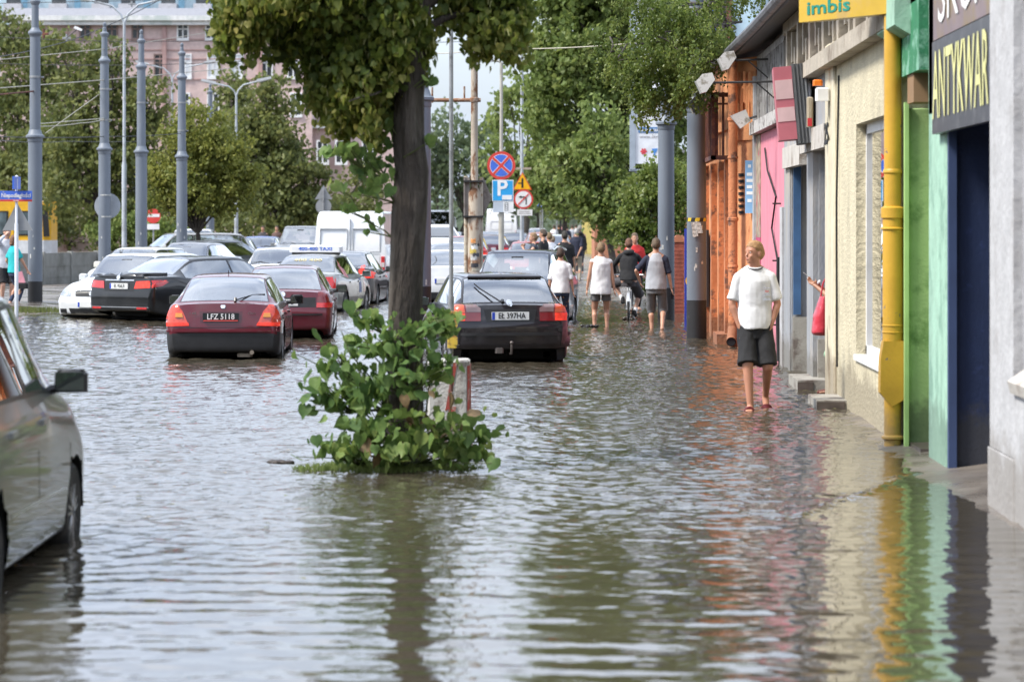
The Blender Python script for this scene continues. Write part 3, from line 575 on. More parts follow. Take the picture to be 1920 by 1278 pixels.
# low concrete wall at the left
s = thing('concrete_wall', 'low grey concrete panel wall behind the left bank', 'wall', (-15, 84, 0))
pw = [(-22.0, 74), (-15.6, 84), (-14.2, 90), (-12.5, 110)]
for i in range(3):
    a = Vector(pw[i]); c = Vector(pw[i+1]); n = max(1, int((c-a).length/2.0))
    for k in range(n):
        p = a.lerp(c, k/n)-Vector((-15, 84)); q = a.lerp(c, (k+1)/n)-Vector((-15, 84)); d = (q-p).normalized(); m_ = Vector((d.y, -d.x))
        mb = MB(); mb.prism([(p.x, p.y), (q.x, q.y), (q.x-m_.x*.08, q.y-m_.y*.08), (p.x-m_.x*.08, p.y-m_.y*.08)], 0, 1.06)
        e = p+d*.12; mb.prism([(p.x+m_.x*.05, p.y+m_.y*.05), (e.x+m_.x*.05, e.y+m_.y*.05), (e.x-m_.x*.1, e.y-m_.y*.1), (p.x-m_.x*.1, p.y-m_.y*.1)], 0, 1.10)
        for zz in (.33, .66): mb.prism([(e.x+m_.x*.012, e.y+m_.y*.012), (q.x+m_.x*.012, q.y+m_.y*.012), (q.x, q.y), (e.x, e.y)], zz, zz+.03)
        mb.build('wall_panel', M('grey_wall_panel', (.27, .27, .25), .85, dirt=(.18, .18, .16), ds=1.2, bump=.006), s)
# ================================================================ vegetation
def mat_leaf(name, cols, trans=.45, rough=.5):
    """leaf: colour differs from leaf to leaf and from clump to clump; light passes through"""
    if name in MATS: return MATS[name]
    m = bpy.data.materials.new(name); m.use_nodes = True; t = m.node_tree; n = t.nodes; l = t.links
    b = n['Principled BSDF']; b.inputs['Roughness'].default_value = rough; b.inputs['Specular IOR Level'].default_value = .35
    g = n.new('ShaderNodeNewGeometry'); r = n.new('ShaderNodeValToRGB'); e = r.color_ramp.elements
    for i, c in enumerate(cols):
        x = e[i] if i < 2 else e.new(i/(len(cols)-1)); x.position = i/(len(cols)-1); x.color = (*c, 1)
    for i, x in enumerate(sorted(list(e), key=lambda q: q.position)): x.color = (*cols[min(i, len(cols)-1)], 1)
    tc = n.new('ShaderNodeTexCoord'); no = n.new('ShaderNodeTexNoise'); no.inputs['Scale'].default_value = .8; no.inputs['Detail'].default_value = 3
    l.new(tc.outputs['Object'], no.inputs['Vector'])
    a = n.new('ShaderNodeMath'); a.operation = 'MULTIPLY_ADD'; a.inputs[1].default_value = .55; l.new(g.outputs['Random Per Island'], a.inputs[0])
    s = n.new('ShaderNodeMath'); s.operation = 'MULTIPLY_ADD'; s.inputs[1].default_value = 1.1; s.inputs[2].default_value = -.32; l.new(no.outputs[0], s.inputs[0]); l.new(s.outputs[0], a.inputs[2])
    n4 = n.new('ShaderNodeTexNoise'); n4.inputs['Scale'].default_value = 38; n4.inputs['Detail'].default_value = 2; l.new(tc.outputs['Object'], n4.inputs['Vector'])
    a4 = n.new('ShaderNodeMath'); a4.operation = 'MULTIPLY_ADD'; a4.inputs[1].default_value = .5; a4.inputs[2].default_value = -.25; l.new(n4.outputs[0], a4.inputs[0])
    a5 = n.new('ShaderNodeMath'); a5.operation = 'ADD'; l.new(a.outputs[0], a5.inputs[0]); l.new(a4.outputs[0], a5.inputs[1])
    l.new(a5.outputs[0], r.inputs[0]); l.new(r.outputs[0], b.inputs['Base Color'])
    tr = n.new('ShaderNodeBsdfTranslucent'); mx = n.new('ShaderNodeMixShader'); mx.inputs[0].default_value = trans
    hs = n.new('ShaderNodeHueSaturation'); hs.inputs['Value'].default_value = 1.25; hs.inputs['Hue'].default_value = .485; l.new(r.outputs[0], hs.inputs['Color']); l.new(hs.outputs[0], tr.inputs[0])
    l.new(b.outputs[0], mx.inputs[1]); l.new(tr.outputs[0], mx.inputs[2]); l.new(mx.outputs[0], n['Material Output'].inputs[0])
    MATS[name] = m; return m
LINDEN = mat_leaf('linden_leaf', [(.045, .08, .018), (.095, .14, .026), (.19, .225, .045), (.42, .38, .12)], .60)
DARKLEAF = mat_leaf('dark_leaf', [(.07, .095, .032), (.12, .15, .048), (.175, .20, .062), (.26, .27, .10)], .45)
MIDLEAF = mat_leaf('mid_green_leaf', [(.085, .13, .034), (.14, .20, .052), (.21, .275, .08), (.34, .39, .16)], .48)
YELLEAF = mat_leaf('yellow_green_leaf', [(.09, .12, .025), (.16, .19, .04), (.24, .26, .06), (.34, .34, .10)], .45)
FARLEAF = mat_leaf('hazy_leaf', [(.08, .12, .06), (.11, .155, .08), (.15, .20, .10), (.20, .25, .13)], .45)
BIRCH = mat_leaf('birch_leaf', [(.055, .09, .018), (.10, .15, .03), (.18, .235, .055), (.32, .36, .13)], .5, .38)
SHOOT = mat_leaf('basal_shoot_leaf', [(.05, .105, .035), (.10, .18, .05), (.17, .26, .07), (.30, .36, .11)], .4, .5)
BROWNLEAF = M('withered_leaf', (.15, .10, .045), .7, var=.4, vs=20)
BARK = M('dark_bark', (.055, .044, .036), .9, var=.45, vs=14, bump=.06, bs=26, mapz=(1, 1, .2), dirt=(.10, .085, .07), ds=6)
BARK2 = M('grey_bark', (.07, .06, .05), .9, var=.3, vs=10, bump=.02, bs=14)

LEAF_OUT = np.array([(.0, -.34), (.13, -.47), (.32, -.46), (.46, -.30), (.52, -.08), (.44, .14), (.32, .30), (.15, .46), (.02, .72), (-.13, .48), (-.30, .33), (-.43, .15), (-.50, -.08), (-.45, -.32), (-.30, -.47), (-.12, -.46)], dtype=float)
def leaf_mesh(name, C, size, mat, parent, rs, detail=False, droop=.5, sz_var=.35):
    """C: Nx3 leaf centres; one small folded blade at each"""
    C = np.asarray(C); n = len(C)
    s = size*(1+sz_var*(rs.rand(n)*2-1))
    az = rs.rand(n)*2*np.pi; tilt = rs.rand(n)*1.3+(.25 if droop else 0)
    # blade axis (stem to tip) and side axis
    ax = np.stack([np.cos(az)*np.cos(tilt), np.sin(az)*np.cos(tilt), -np.sin(tilt)*droop*1.4], -1); ax /= np.linalg.norm(ax, axis=1)[:, None]
    rnd = rs.randn(n, 3); sd = np.cross(ax, rnd); sd /= np.linalg.norm(sd, axis=1)[:, None]; nr = np.cross(ax, sd)
    if detail:
        cv = rs.uniform(.05, .75, n); cv2 = rs.uniform(-.7, .2, n); o = LEAF_OUT; k = len(o); V = np.zeros((n, k+2, 3))
        for i, (u, v) in enumerate(o):
            V[:, i+2] = C+sd*(u*s)[:, None]+ax*(v*s)[:, None]+nr*((abs(u)*cv+v*abs(v)*cv2)*s)[:, None]
        V[:, 0] = C+ax*(-.18*s)[:, None]; V[:, 1] = C+ax*(.25*s)[:, None]
        base = np.arange(n)*(k+2)
        tri = [(0, 2, 3), (0, 3, 4), (0, 4, 5), (0, 5, 6), (0, 6, 1), (1, 6, 7), (1, 7, 8), (1, 8, 9), (1, 9, 10), (1, 10, 11), (1, 11, 12), (1, 12, 13), (1, 13, 14), (0, 1, 14), (0, 14, 15), (0, 15, 16), (0, 16, 17), (0, 17, 2)]
        Q = np.concatenate([base[:, None]+np.array(t)[None] for t in tri])
        V += rs.randn(n, k+2, 3)*(s*.022)[:, None, None]
        return np_mesh(name, V.reshape(-1, 3), Q, mat, parent, smooth=True)
    V = np.zeros((n, 4, 3))
    V[:, 0] = C-ax*(.5*s)[:, None]; V[:, 2] = C+ax*(.6*s)[:, None]
    V[:, 1] = C+sd*(.42*s)[:, None]+nr*(.12*s)[:, None]; V[:, 3] = C-sd*(.42*s)[:, None]+nr*(.12*s)[:, None]
    base = np.arange(n)*4; Q = np.concatenate([base[:, None]+np.array(t)[None] for t in ((0, 1, 2), (0, 2, 3))])
    return np_mesh(name, V.reshape(-1, 3), Q, mat, parent)
def clumps(rs, blobs, spacing, r):
    """clump centres over the shells of a few ellipsoids"""
    out = []
    for cx, cy, cz, rx, ry, rz in blobs:
        k = int(max(6, 4*math.pi*((rx*ry+rx*rz+ry*rz)/3)/(spacing**2)))
        d = rs.randn(k, 3); d /= np.linalg.norm(d, axis=1)[:, None]
        rr = .42+.74*rs.rand(k)**.8
        q = np.array([cx, cy, cz])+d*rr[:, None]*np.array([rx, ry, rz]); f = .75/spacing
        out.append(np.array([c for c in q if mnoise.noise(Vector(c)*f*.55) > -.24] or q[:4]))
    return np.concatenate(out)
def crown_pts(rs, blobs, spacing, r, per, hang=0):
    c = clumps(rs, blobs, spacing, r); k = np.repeat(c, per, axis=0)
    rr = r*(.6+.8*rs.rand(len(c))); off = rs.randn(len(k), 3)*np.repeat(rr, per)[:, None]*np.array([.62, .62, .42])
    if hang:
        u = np.tile(np.arange(per)/per, len(c)); L = np.repeat(hang*(.4+rs.rand(len(c))), per); dr = np.repeat(rs.randn(len(c), 2)*.25, per, axis=0)
        off = rs.randn(len(k), 3)*np.array([.035, .035, .03])+np.stack([dr[:, 0]*u*L, dr[:, 1]*u*L, -u*L], -1)
    return c, k+off
def limb(mb, p, q, r0, r1, rs, n=5, sag=.1, seg=8):
    p, q = Vector(p), Vector(q); L = (q-p).length; pts = []; rr = []
    for i in range(n+1):
        t = i/n; v = p.lerp(q, t)+Vector((rs.randn()*L*.035, rs.randn()*L*.035, math.sin(t*math.pi)*L*sag))*(1 if 0 < i < n else 0)
        pts.append(v); rr.append(r0+(r1-r0)*t)
    mb.tube(pts, rr, seg); return pts
def tree(label, x, y, h0, blobs, leaf, size, mat, spacing, r, per, tr=.16, seed=1, name='tree', cat='tree', group=None, bark=BARK2, lean=(0, 0), z0=0., hang=0):
    """blobs relative to the foot; h0 = height where the trunk divides"""
    rs = np.random.RandomState(seed); t = thing(name, label, cat, (x, y, z0), group=group)
    c, pts = crown_pts(rs, blobs, spacing, r, per, hang)
    leaf_mesh('crown', pts, size, mat, t, rs)
    mb = MB(); top = Vector((lean[0], lean[1], h0)); limb(mb, (0, 0, -.3), top, tr, tr*.75, rs, 5, 0)
    for b in blobs:
        for k in range(2):
            q = Vector(b[:3])+Vector((rs.randn()*b[3]*.35, rs.randn()*b[4]*.35, rs.randn()*b[5]*.25)); limb(mb, top, q, tr*.36, tr*.1, rs, 4, .06, 6)
    idx = rs.choice(len(c), min(len(c), 40), replace=False)
    for i in idx:
        b = min(blobs, key=lambda b: (Vector(b[:3])-Vector(c[i])).length); limb(mb, Vector(b[:3]), c[i], tr*.14, tr*.03, rs, 3, .03, 4)
    mb.build('trunk', bark, t, smooth=60)
    return t
def PB(px, py, rpx, rpy, Y, x, y, ry=None, dy=0):
    """crown lobe from its outline in the picture: centre and half sizes at depth Y, relative to the foot (x, y)"""
    s = Y/F; return (X_(px, Y+dy)-x, Y+dy-y, Z_(py, Y+dy), rpx*s, (ry if ry else rpx*s), rpy*s)

# ---- the big linden in the flood (trunk, hanging crown, leafy shoots at its foot)
def main_tree():
    rs = np.random.RandomState(7); x0, y0 = -1.36, 23.2
    t = thing('linden_tree', 'large linden with dark bark standing in the flood, leafy shoots at its foot', 'tree', (x0, y0, 0))
    sc = y0/F
    def L(px, py, dy=0.): return Vector((X_(px, y0+dy)-x0, dy, Z_(py, y0+dy)))
    # trunk
    mb = MB(); pts = [L(750, 900), L(757, 820), (L(757, 700)), L(758, 600), L(762, 500), L(768, 400), L(774, 320), L(768, 260), L(768, 180), L(776, 90), L(782, 20), L(790, -60), L(800, -220), L(790, -420)]
    rr = [46, 36, 32, 30, 30, 31, 31, 30, 27, 25, 25, 22, 19, 12]; n = 28; V = []
    for i, (p, r) in enumerate(zip(pts, rr)):
        for k in range(n):
            a = 2*math.pi*k/n; w = r*sc*(1+.09*math.sin(3*a+i*.7)+.07*mnoise.noise(Vector((math.cos(a)*1.4, math.sin(a)*1.4, i*.8)))+.05*math.sin(11*a+i*.4))
            V.append((p.x+math.cos(a)*w, p.y+math.sin(a)*w, p.z))
    mb.add(V, [(i*n+k, i*n+(k+1) % n, (i+1)*n+(k+1) % n, (i+1)*n+k) for i in range(len(pts)-1) for k in range(n)])
    fork = L(768, 110)
    br = [((776, 60), (640, -30), .055, -.2), ((770, 130), (560, 60), .045, .2), ((772, 40), (470, -60), .05, -.1), ((768, 170), (655, 190), .022, -.25),
          ((785, 60), (930, 10), .04, .1), ((785, 20), (985, -90), .045, 0), ((788, -20), (620, -260), .05, .3), ((790, -60), (1000, -320), .05, -.3), ((780, 90), (740, -150), .04, .8)]
    for a, b, r, dy in br: limb(mb, L(*a), L(b[0], b[1], dy*2), r, r*.25, rs, 6, .05, 8)
    tr_ = mb.build('trunk', BARK, t, smooth=60)
    ms = tr_.modifiers.new('s', 'SUBSURF'); ms.levels = 0; tr_.modifiers.remove(ms)
    # crown: hanging clumps, outline as in the picture
    lobes = [(455, 30, 62, 42), (470, -40, 80, 60), (540, 40, 75, 50), (600, -30, 100, 60), (640, 60, 75, 55), (620, 140, 60, 45), (650, 170, 70, 40), (690, 120, 65, 60), (640, 200, 45, 22), (660, 30, 90, 60), (735, 40, 60, 70), (725, 160, 35, 45),
             (740, -90, 120, 70), (560, -110, 120, 70), (900, -20, 70, 55), (960, 10, 42, 48), (910, 60, 36, 26), (850, 5, 40, 22), (800, 70, 14, 30), (960, 60, 30, 30), (880, -110, 110, 70), (430, 20, 30, 22), (424, 62, 20, 16), (700, 230, 20, 14),
             (680, -220, 200, 80), (860, -240, 150, 90), (760, -380, 200, 90), (520, -230, 120, 80)]
    C = []; 
    for px, py, rx, ry in lobes:
        k = int(rx*ry/25)+5
        if py < -75: k = int(k*.26)
        d = rs.randn(k, 3); d /= np.linalg.norm(d, axis=1)[:, None]; d *= (rs.rand(k)**.4)[:, None]
        c = L(px, py, rs.uniform(-.25, .35))
        C.append(np.array(c)+d*np.array([rx*sc, max(.25, rx*sc*.9), ry*sc]))
    C = np.concatenate(C); u_ = np.tile(np.arange(9)/9., len(C)); L_ = np.repeat(.10+.26*rs.rand(len(C)), 9); K = np.repeat(C, 9, axis=0)+rs.randn(len(C)*9, 3)*np.array([.032, .045, .025]); K[:, 2] += .06-u_*L_
    leaf_mesh('crown', K, .060, LINDEN, t, rs, detail=True, droop=1.0)
    # pale hanging bracts with fruit
    idx = rs.choice(len(C), int(len(C)*.98), replace=False); B = C[idx]+rs.randn(len(idx), 3)*.04+np.array([0, 0, -.05]); V = []; Q = []
    for i, p in enumerate(B):
        a = rs.rand()*6.28; u = np.array([math.cos(a), math.sin(a), 0])*.007; q = np.array([rs.randn()*.01, rs.randn()*.01, -.055]); k = len(V)
        V += [p-u, p+u, p+u*.6+q, p-u*.6+q]; Q.append((k, k+1, k+2, k+3))
    np_mesh('flower_bracts', V, Q, mat_leaf('bract', [(.3, .32, .12), (.42, .42, .18), (.5, .45, .2)], .5), t)
    # side twigs with rounder leaves half-way up the trunk
    def spray(px, py, n, sx, sy, size, mat, dy=0., name='shoot_leaves', wood=None):
        c = L(px, py, dy); d = rs.randn(n, 3)*np.array([sx*sc, .16, sy*sc])*.62
        C = np.array(c)+d
        if n > 6: C = np.concatenate([C, np.array(c)+rs.randn(int(n*.7), 3)*np.array([sx*sc*1.15, .16, sy*sc*1.1])*.62])
        if wood is not None:
            for q in C[::3]: limb(wood, L(min(px+35, 757), py+30, dy*.5), q, .008, .003, rs, 3, .02, 4)
        return C
    wood = MB(); A = []
    for px, py, n, sx, sy in ((645, 285, 10, 26, 12), (690, 305, 18, 34, 22), (705, 350, 11, 28, 26), (665, 390, 5, 22, 10), (700, 415, 6, 22, 16), (630, 350, 5, 14, 8), (730, 245, 8, 12, 25), (720, 200, 8, 20, 30), (810, 150, 5, 14, 22), (806, 265, 4, 10, 6)):
        A.append(spray(px, py, n, sx, sy, .09, SHOOT, rs.uniform(-.3, .1), wood=wood))
    leaf_mesh('side_shoot_leaves', np.concatenate(A), .085, SHOOT, t, rs, detail=True, droop=.8)
    # shoots at the foot
    A = []
    for px, py, n, sx, sy, dy in ((640, 690, 26, 45, 30, -.2), (625, 745, 30, 40, 26, -.3), (690, 740, 34, 45, 35, -.4), (700, 640, 22, 40, 30, -.3), (690, 600, 10, 26, 20, -.2), (760, 640, 20, 40, 30, -.45), (820, 610, 22, 32, 20, -.3), (845, 595, 8, 18, 8, -.3), (760, 710, 28, 45, 30, -.5), (820, 690, 22, 36, 40, -.4),
                              (680, 800, 30, 55, 26, -.45), (760, 800, 30, 60, 34, -.55), (850, 810, 26, 50, 28, -.4), (900, 815, 14, 30, 18, -.3), (730, 845, 30, 80, 18, -.6), (830, 850, 26, 70, 16, -.5), (650, 845, 22, 40, 14, -.5), (935, 808, 2, 10, 8, -.2), (885, 850, 14, 34, 12, -.4), (610, 660, 4, 14, 8, -.2), (665, 575, 4, 14, 5, -.2)):
        A.append(spray(px, py, n, sx, sy, .1, SHOOT, dy, wood=wood))
    A = np.concatenate(A); A[:, 2] = np.maximum(A[:, 2], .03+rs.rand(len(A))*.05)
    leaf_mesh('basal_shoot_leaves', A, .088, SHOOT, t, rs, detail=True, droop=.75, sz_var=.5)
    leaf_mesh('withered_leaves', np.concatenate([spray(770, 760, 5, 50, 40, .1, None, -.6), spray(830, 790, 5, 50, 30, .1, None, -.55), spray(700, 830, 6, 60, 20, .1, None, -.55)]), .10, BROWNLEAF, t, rs, detail=True, droop=1.2)
    for px, py in ((640, 600), (690, 590), (740, 570), (820, 600), (600, 690), (850, 640)): limb(wood, L(755, 860), L(px, py+20, -.3), .012, .004, rs, 5, .05, 5)
    wood.build('shoots', M('green_brown_shoot', (.08, .10, .03), .7), t)
    g = thing('grass_tmp', 'grass and weeds growing in the water around the foot of the linden', 'grass', (x0, y0-.2, 0)); g['kind'] = 'stuff'
    n = 1500; V = []; Q = []
    for i in range(n):
        a = rs.rand()*6.28; r = .15+.42*rs.rand()**.8; px = math.cos(a)*r*(1.35)-.12; py = math.sin(a)*r*.6; h = .02+.11*rs.rand()*(1.1-r*1.6); b = rs.rand()*6.28; w = .004
        dx, dy = rs.randn()*.04, rs.randn()*.03; k = len(V); V += [(px-w, py, -.03), (px+w, py, -.03), (px+dx*.5+w, py+dy*.5, h*.6), (px+dx*.5-w, py+dy*.5, h*.6), (px+dx*1.4, py+dy*1.4, h), (px+dx*1.4, py+dy*1.4, h)]
        Q += [(k, k+1, k+2, k+3), (k+3, k+2, k+4, k+5)]
    bpy.data.objects.remove(g); o = np_mesh('grass_tuft', V, Q, MIDLEAF); o.location = (x0, y0-.2, 0); tag(o, 'grass and weeds growing in the water around the foot of the linden', 'grass', kind='stuff')
main_tree()

# ---- right side trees
def T(label, px0, Y, blobs, mat, size, spacing, r, per, h0=2.5, **k):
    x = X_(px0, Y)
    return tree(label, x, Y, h0, [PB(b[0], b[1], b[2], b[3], Y, x, Y, dy=(b[4] if len(b) > 4 else 0)) for b in blobs], None, size, mat, spacing, r, per, **k)
GR = 'trees beyond the shops'
T('tall dense green tree filling the sky right of the signs', 1215, 92, [(1130, 60, 120, 100), (1080, 200, 95, 100), (1200, 160, 110, 110), (1050, 110, 60, 70), (1170, -90, 160, 130), (1090, -150, 130, 110), (1110, 290, 80, 70), (1230, 290, 90, 90), (1260, -40, 120, 150), (1190, -330, 190, 130), (1060, -20, 60, 60), (1340, -200, 130, 150)], MIDLEAF, .17, .5, .34, 46, seed=3, group=GR, tr=.3)
T('leafy tree drooping low over the far pavement', 1150, 84, [(1120, 330, 62, 60), (1095, 380, 28, 38), (1140, 400, 45, 60), (1060, 310, 50, 30), (1110, 250, 60, 50)], MIDLEAF, .15, .42, .28, 40, seed=4, group=GR, tr=.12)
T('second leafy tree between the low tree and the big dense tree', 1060, 122, [(1040, 300, 50, 60), (1010, 340, 40, 50), (1060, 360, 50, 50), (1030, 240, 40, 40)], MIDLEAF, .16, .5, .33, 36, seed=14, group=GR, tr=.12)
T('bright green bush beside the brick pier behind the tram poles', 1225, 68, [(1220, 400, 50, 55), (1200, 350, 34, 36), (1250, 340, 45, 40), (1195, 450, 34, 42), (1270, 400, 30, 60), (1215, 500, 40, 45), (1180, 420, 20, 26)], BIRCH, .09, .3, .2, 46, seed=5, group=GR, tr=.06, h0=.8, name='bush', cat='bush')
T('distant loose tree with thin branches above the parking sign', 990, 150, [(960, 190, 40, 45), (1000, 160, 45, 40), (985, 250, 60, 45), (930, 240, 30, 30), (1000, 320, 60, 40), (940, 310, 40, 30)], MIDLEAF, .26, .95, .55, 24, seed=6, group=GR, tr=.2)
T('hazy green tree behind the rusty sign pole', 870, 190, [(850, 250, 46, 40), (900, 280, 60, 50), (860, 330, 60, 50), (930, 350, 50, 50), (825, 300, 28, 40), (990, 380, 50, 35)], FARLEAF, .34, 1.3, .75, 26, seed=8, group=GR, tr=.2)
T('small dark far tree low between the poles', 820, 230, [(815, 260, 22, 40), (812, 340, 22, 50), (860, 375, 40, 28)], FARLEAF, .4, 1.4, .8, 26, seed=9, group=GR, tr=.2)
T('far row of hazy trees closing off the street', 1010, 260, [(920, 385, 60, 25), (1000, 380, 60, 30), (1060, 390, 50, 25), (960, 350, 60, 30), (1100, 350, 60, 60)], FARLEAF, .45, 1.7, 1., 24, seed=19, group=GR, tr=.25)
# birch-like tree hanging over the orange building
T('light green tree with drooping twigs hanging over tram poles and orange building', 1338, 57, [(1250, 75, 62, 45, -11), (1195, 110, 48, 34, -11), (1300, 60, 48, 50, -11), (1235, 150, 50, 26, -11), (1165, 105, 28, 20, -8), (1285, 150, 36, 28, -11), (1225, 178, 34, 16, -11), (1215, 40, 60, 34, -6), (1300, -60, 110, 80, -6), (1380, -70, 90, 60, -8), (1340, 60, 26, 24, -10), (1200, -60, 80, 60, -4), (1300, 120, 20, 40, -12), (1305, 20, 40, 40, -11), (1335, 95, 22, 30, -11), (1320, 150, 20, 24, -11), (1260, 20, 50, 40, -11), (1150, 85, 26, 22, -8), (1195, 170, 26, 18, -11)],
  BIRCH, .050, .24, .17, 46, seed=12, group=GR, tr=.13, h0=4.6, bark=BARK, hang=.42)
# ---- left side trees
GL = 'trees along the left side of the square'
T('big dark green tree at the left behind the yellow tram', 40, 168, [(20, 130, 80, 80), (60, 230, 90, 90), (-20, 260, 90, 130), (110, 330, 60, 100), (40, 400, 80, 70), (100, 140, 50, 60), (30, 60, 50, 30)], DARKLEAF, .26, .95, .6, 34, seed=21, group=GL, tr=.3)
T('broad brown green tree behind the second and third tram poles', 190, 118, [(150, 180, 70, 55), (200, 260, 90, 80), (140, 330, 80, 90), (250, 330, 70, 100), (270, 190, 50, 55), (105, 80, 35, 30), (205, 110, 45, 40), (230, 420, 70, 45)], DARKLEAF, .19, .66, .42, 36, seed=22, group=GL, tr=.28)
T('olive green round tree at the left between the tram poles', 95, 162, [(110, 260, 60, 50), (70, 300, 60, 60), (120, 380, 70, 70), (30, 350, 60, 60)], DARKLEAF, .25, .9, .56, 34, seed=23, group=GL, tr=.2)
T('young yellow green linden with slim dark trunk in the car park', 371, 92, [(375, 240, 58, 50), (330, 290, 50, 42), (420, 290, 60, 50), (380, 330, 70, 55), (300, 330, 34, 40), (450, 330, 42, 38), (350, 370, 60, 34), (420, 370, 50, 30), (285, 360, 22, 30)], YELLEAF, .115, .36, .25, 40, seed=24, group=GL, tr=.10, h0=1.6, bark=BARK)
T('tall conical dark tree behind the double lamp post', 520, 135, [(500, 180, 40, 40), (525, 240, 55, 50), (540, 320, 62, 60), (500, 330, 60, 70), (570, 350, 42, 55), (460, 260, 50, 50), (520, 390, 90, 40), (590, 390, 26, 30)], DARKLEAF, .21, .72, .46, 36, seed=25, group=GL, tr=.25)
T('dark evergreen like tree left of the lamp post behind the linden', 445, 145, [(450, 190, 42, 40), (430, 160, 26, 26), (470, 280, 60, 60), (430, 330, 60, 60), (440, 400, 70, 45), (400, 250, 40, 60)], DARKLEAF, .22, .8, .5, 34, seed=26, group=GL, tr=.25)
T('low dark trees in the shade behind the parked cars', 640, 160, [(600, 400, 60, 30), (660, 380, 50, 40), (540, 410, 60, 30), (690, 340, 30, 40), (480, 420, 60, 25)], DARKLEAF, .24, .9, .55, 30, seed=27, group=GL, tr=.2)
T('pale green hedge bushes behind the silver parked cars', 260, 116, [(240, 440, 60, 26), (300, 430, 60, 30), (210, 420, 40, 26), (350, 440, 40, 22)], MIDLEAF, .14, .5, .3, 36, seed=28, group=GL, tr=.06, h0=.5, name='bush', cat='bush')
T('low dark bushes filling the gap between wall and trees at the left', 130, 180, [(90, 440, 60, 40), (160, 430, 60, 40), (220, 440, 50, 40), (20, 450, 50, 40), (-20, 400, 40, 60)], DARKLEAF, .24, .85, .52, 34, seed=29, group=GL, tr=.1, h0=.6, name='bush', cat='bush')
T('dark tree crowns between lamp post and far tram pole, over parked cars', 330, 172, [(320, 380, 60, 50), (280, 340, 40, 60), (350, 300, 40, 60), (400, 400, 50, 40)], DARKLEAF, .26, .95, .6, 34, seed=30, group=GL, tr=.2)
# grass on the left bank
rs = np.random.RandomState(40); V = []; Q = []
for i in range(2600):
    if i % 3: a = rs.rand(); x = -11.2-4*a+rs.randn()*.35; y = 61.5+a*1.2+rs.randn()*.35
    else: x = -11.5-rs.rand()*8; y = 72+rs.rand()*9
    z = .10; h = .03+.05*rs.rand(); w = .012; k = len(V); dx = rs.randn()*.03
    V += [(x-w, y, z-.06), (x+w, y, z-.06), (x+dx, y+rs.randn()*.02, z+h)]; Q.append((k, k+1, k+2))
tag(np_mesh('grass', V, Q, DARKLEAF), 'thin grass strip on the left bank along the edge of the water', 'grass', kind='stuff')
# ================================================================ tram poles, lamps, signs, wires
polem = M('blue_grey_pole_paint', (.155, .180, .218), .5, var=.14, vs=2.5, dirt=(.22, .235, .255), ds=1.6, dthr=(.55, .72), mapz=(1, 1, .3), bump=.002, bs=50)
blackm = M('black_pole_base_paint', (.018, .018, .02), .55, dirt=(.06, .06, .06), ds=5, dthr=(.6, .7))
lampm = M('pale_lamp_post_paint', (.42, .46, .50), .5, dirt=(.25, .26, .27), ds=2)
concp = M('pale_concrete_post', (.42, .40, .35), .8, dirt=(.3, .28, .24), ds=2)
galv = M('galvanised_steel', (.34, .35, .36), .45, metal=.5, dirt=(.2, .2, .2), ds=5)
rustp = M('rusty_cream_post', (.40, .34, .27), .75, dirt=(.16, .07, .03), ds=4.5, dthr=(.5, .58), mapz=(1, 1, .4), bump=.004)
stick = M('torn_sticker', (.5, .5, .48), .7, var=.5, vs=30)
def tram_pole(label, x, y, tops=True, black=.66, marks=3, seed=0):
    t = thing('tram_pole', label, 'pole', (x, y, 0), group='blue grey tram poles'); rs = np.random.RandomState(seed)
    mb = MB(); mb.lathe([(.168, black), (.162, 3.93)], n=28); mb.lathe([(.128, 3.98), (.12, 6.38)], n=24); mb.lathe([(.088, 6.4), (.082, 7.12)], n=20); mb.build('shaft', polem, t)
    mb = MB(); mb.lathe([(.171, -.3), (.1705, black)], n=28); mb.build('base', blackm, t)
    mb = MB(); mb.lathe([(.162, 3.84), (.175, 3.86), (.175, 3.93), (.215, 3.96), (.215, 4.0), (.165, 4.04), (.14, 4.12), (.128, 4.14)], n=28); mb.build('collar', polem, t)
    mb = MB(); mb.lathe([(.12, 6.3), (.135, 6.34), (.165, 6.38), (.165, 6.42), (.12, 6.46), (.09, 6.52)], n=24); mb.build('collar', polem, t)
    mb = MB(); mb.lathe([(.082, 7.05), (.12, 7.11), (.12, 7.15), (.06, 7.2), (.055, 7.3), (.035, 7.32), (.055, 7.36), (.05, 7.42), (0, 7.47)], n=20); mb.build('finial', polem, t)
    for k in range(marks):
        mb = MB(); a = -math.pi/2+rs.uniform(-.7, .7); z = rs.uniform(.95, 1.9); r = .1695; w = rs.uniform(.1, .25); q = []
        for i in range(5):
            aa = a+w*(i/4-.5); q.append((math.cos(aa)*r, math.sin(aa)*r))
        h = rs.uniform(.04, .09); vs = [(u, v, z) for u, v in q]+[(u, v, z+h+rs.uniform(-.02, .02)) for u, v in q]; mb.add(vs, [(i, i+1, 6+i, 5+i) for i in range(4)])
        mb.build('sticker', stick, t)
    mb = MB(); 
    for z in ((5.35,) if seed % 2 else (4.75, 5.6)): mb.lathe([(.135, z), (.135, z+.05)], n=20); mb.box(.12, .2, -.02, .02, z, z+.04)
    mb.build('clamp', galv, t)
    return t
tram_pole('blue grey tram pole with black base, on the left bank beside the two pedestrians', X_(66, 66.5), 66.5, black=.60, seed=1)
tram_pole('blue grey tram pole carrying the back of a round sign', X_(196, 78), 78, seed=2)
tram_pole('blue grey tram pole, third from the left, rising behind the black saloon', X_(265, 81), 81, seed=3)
tram_pole('blue grey tram pole, fourth from the left, left of the young yellow green linden', X_(341, 87), 87, seed=4)
tram_pole('thin looking far tram pole right behind the young yellow green linden trunk', X_(394, 113), 113, black=.75, seed=5)
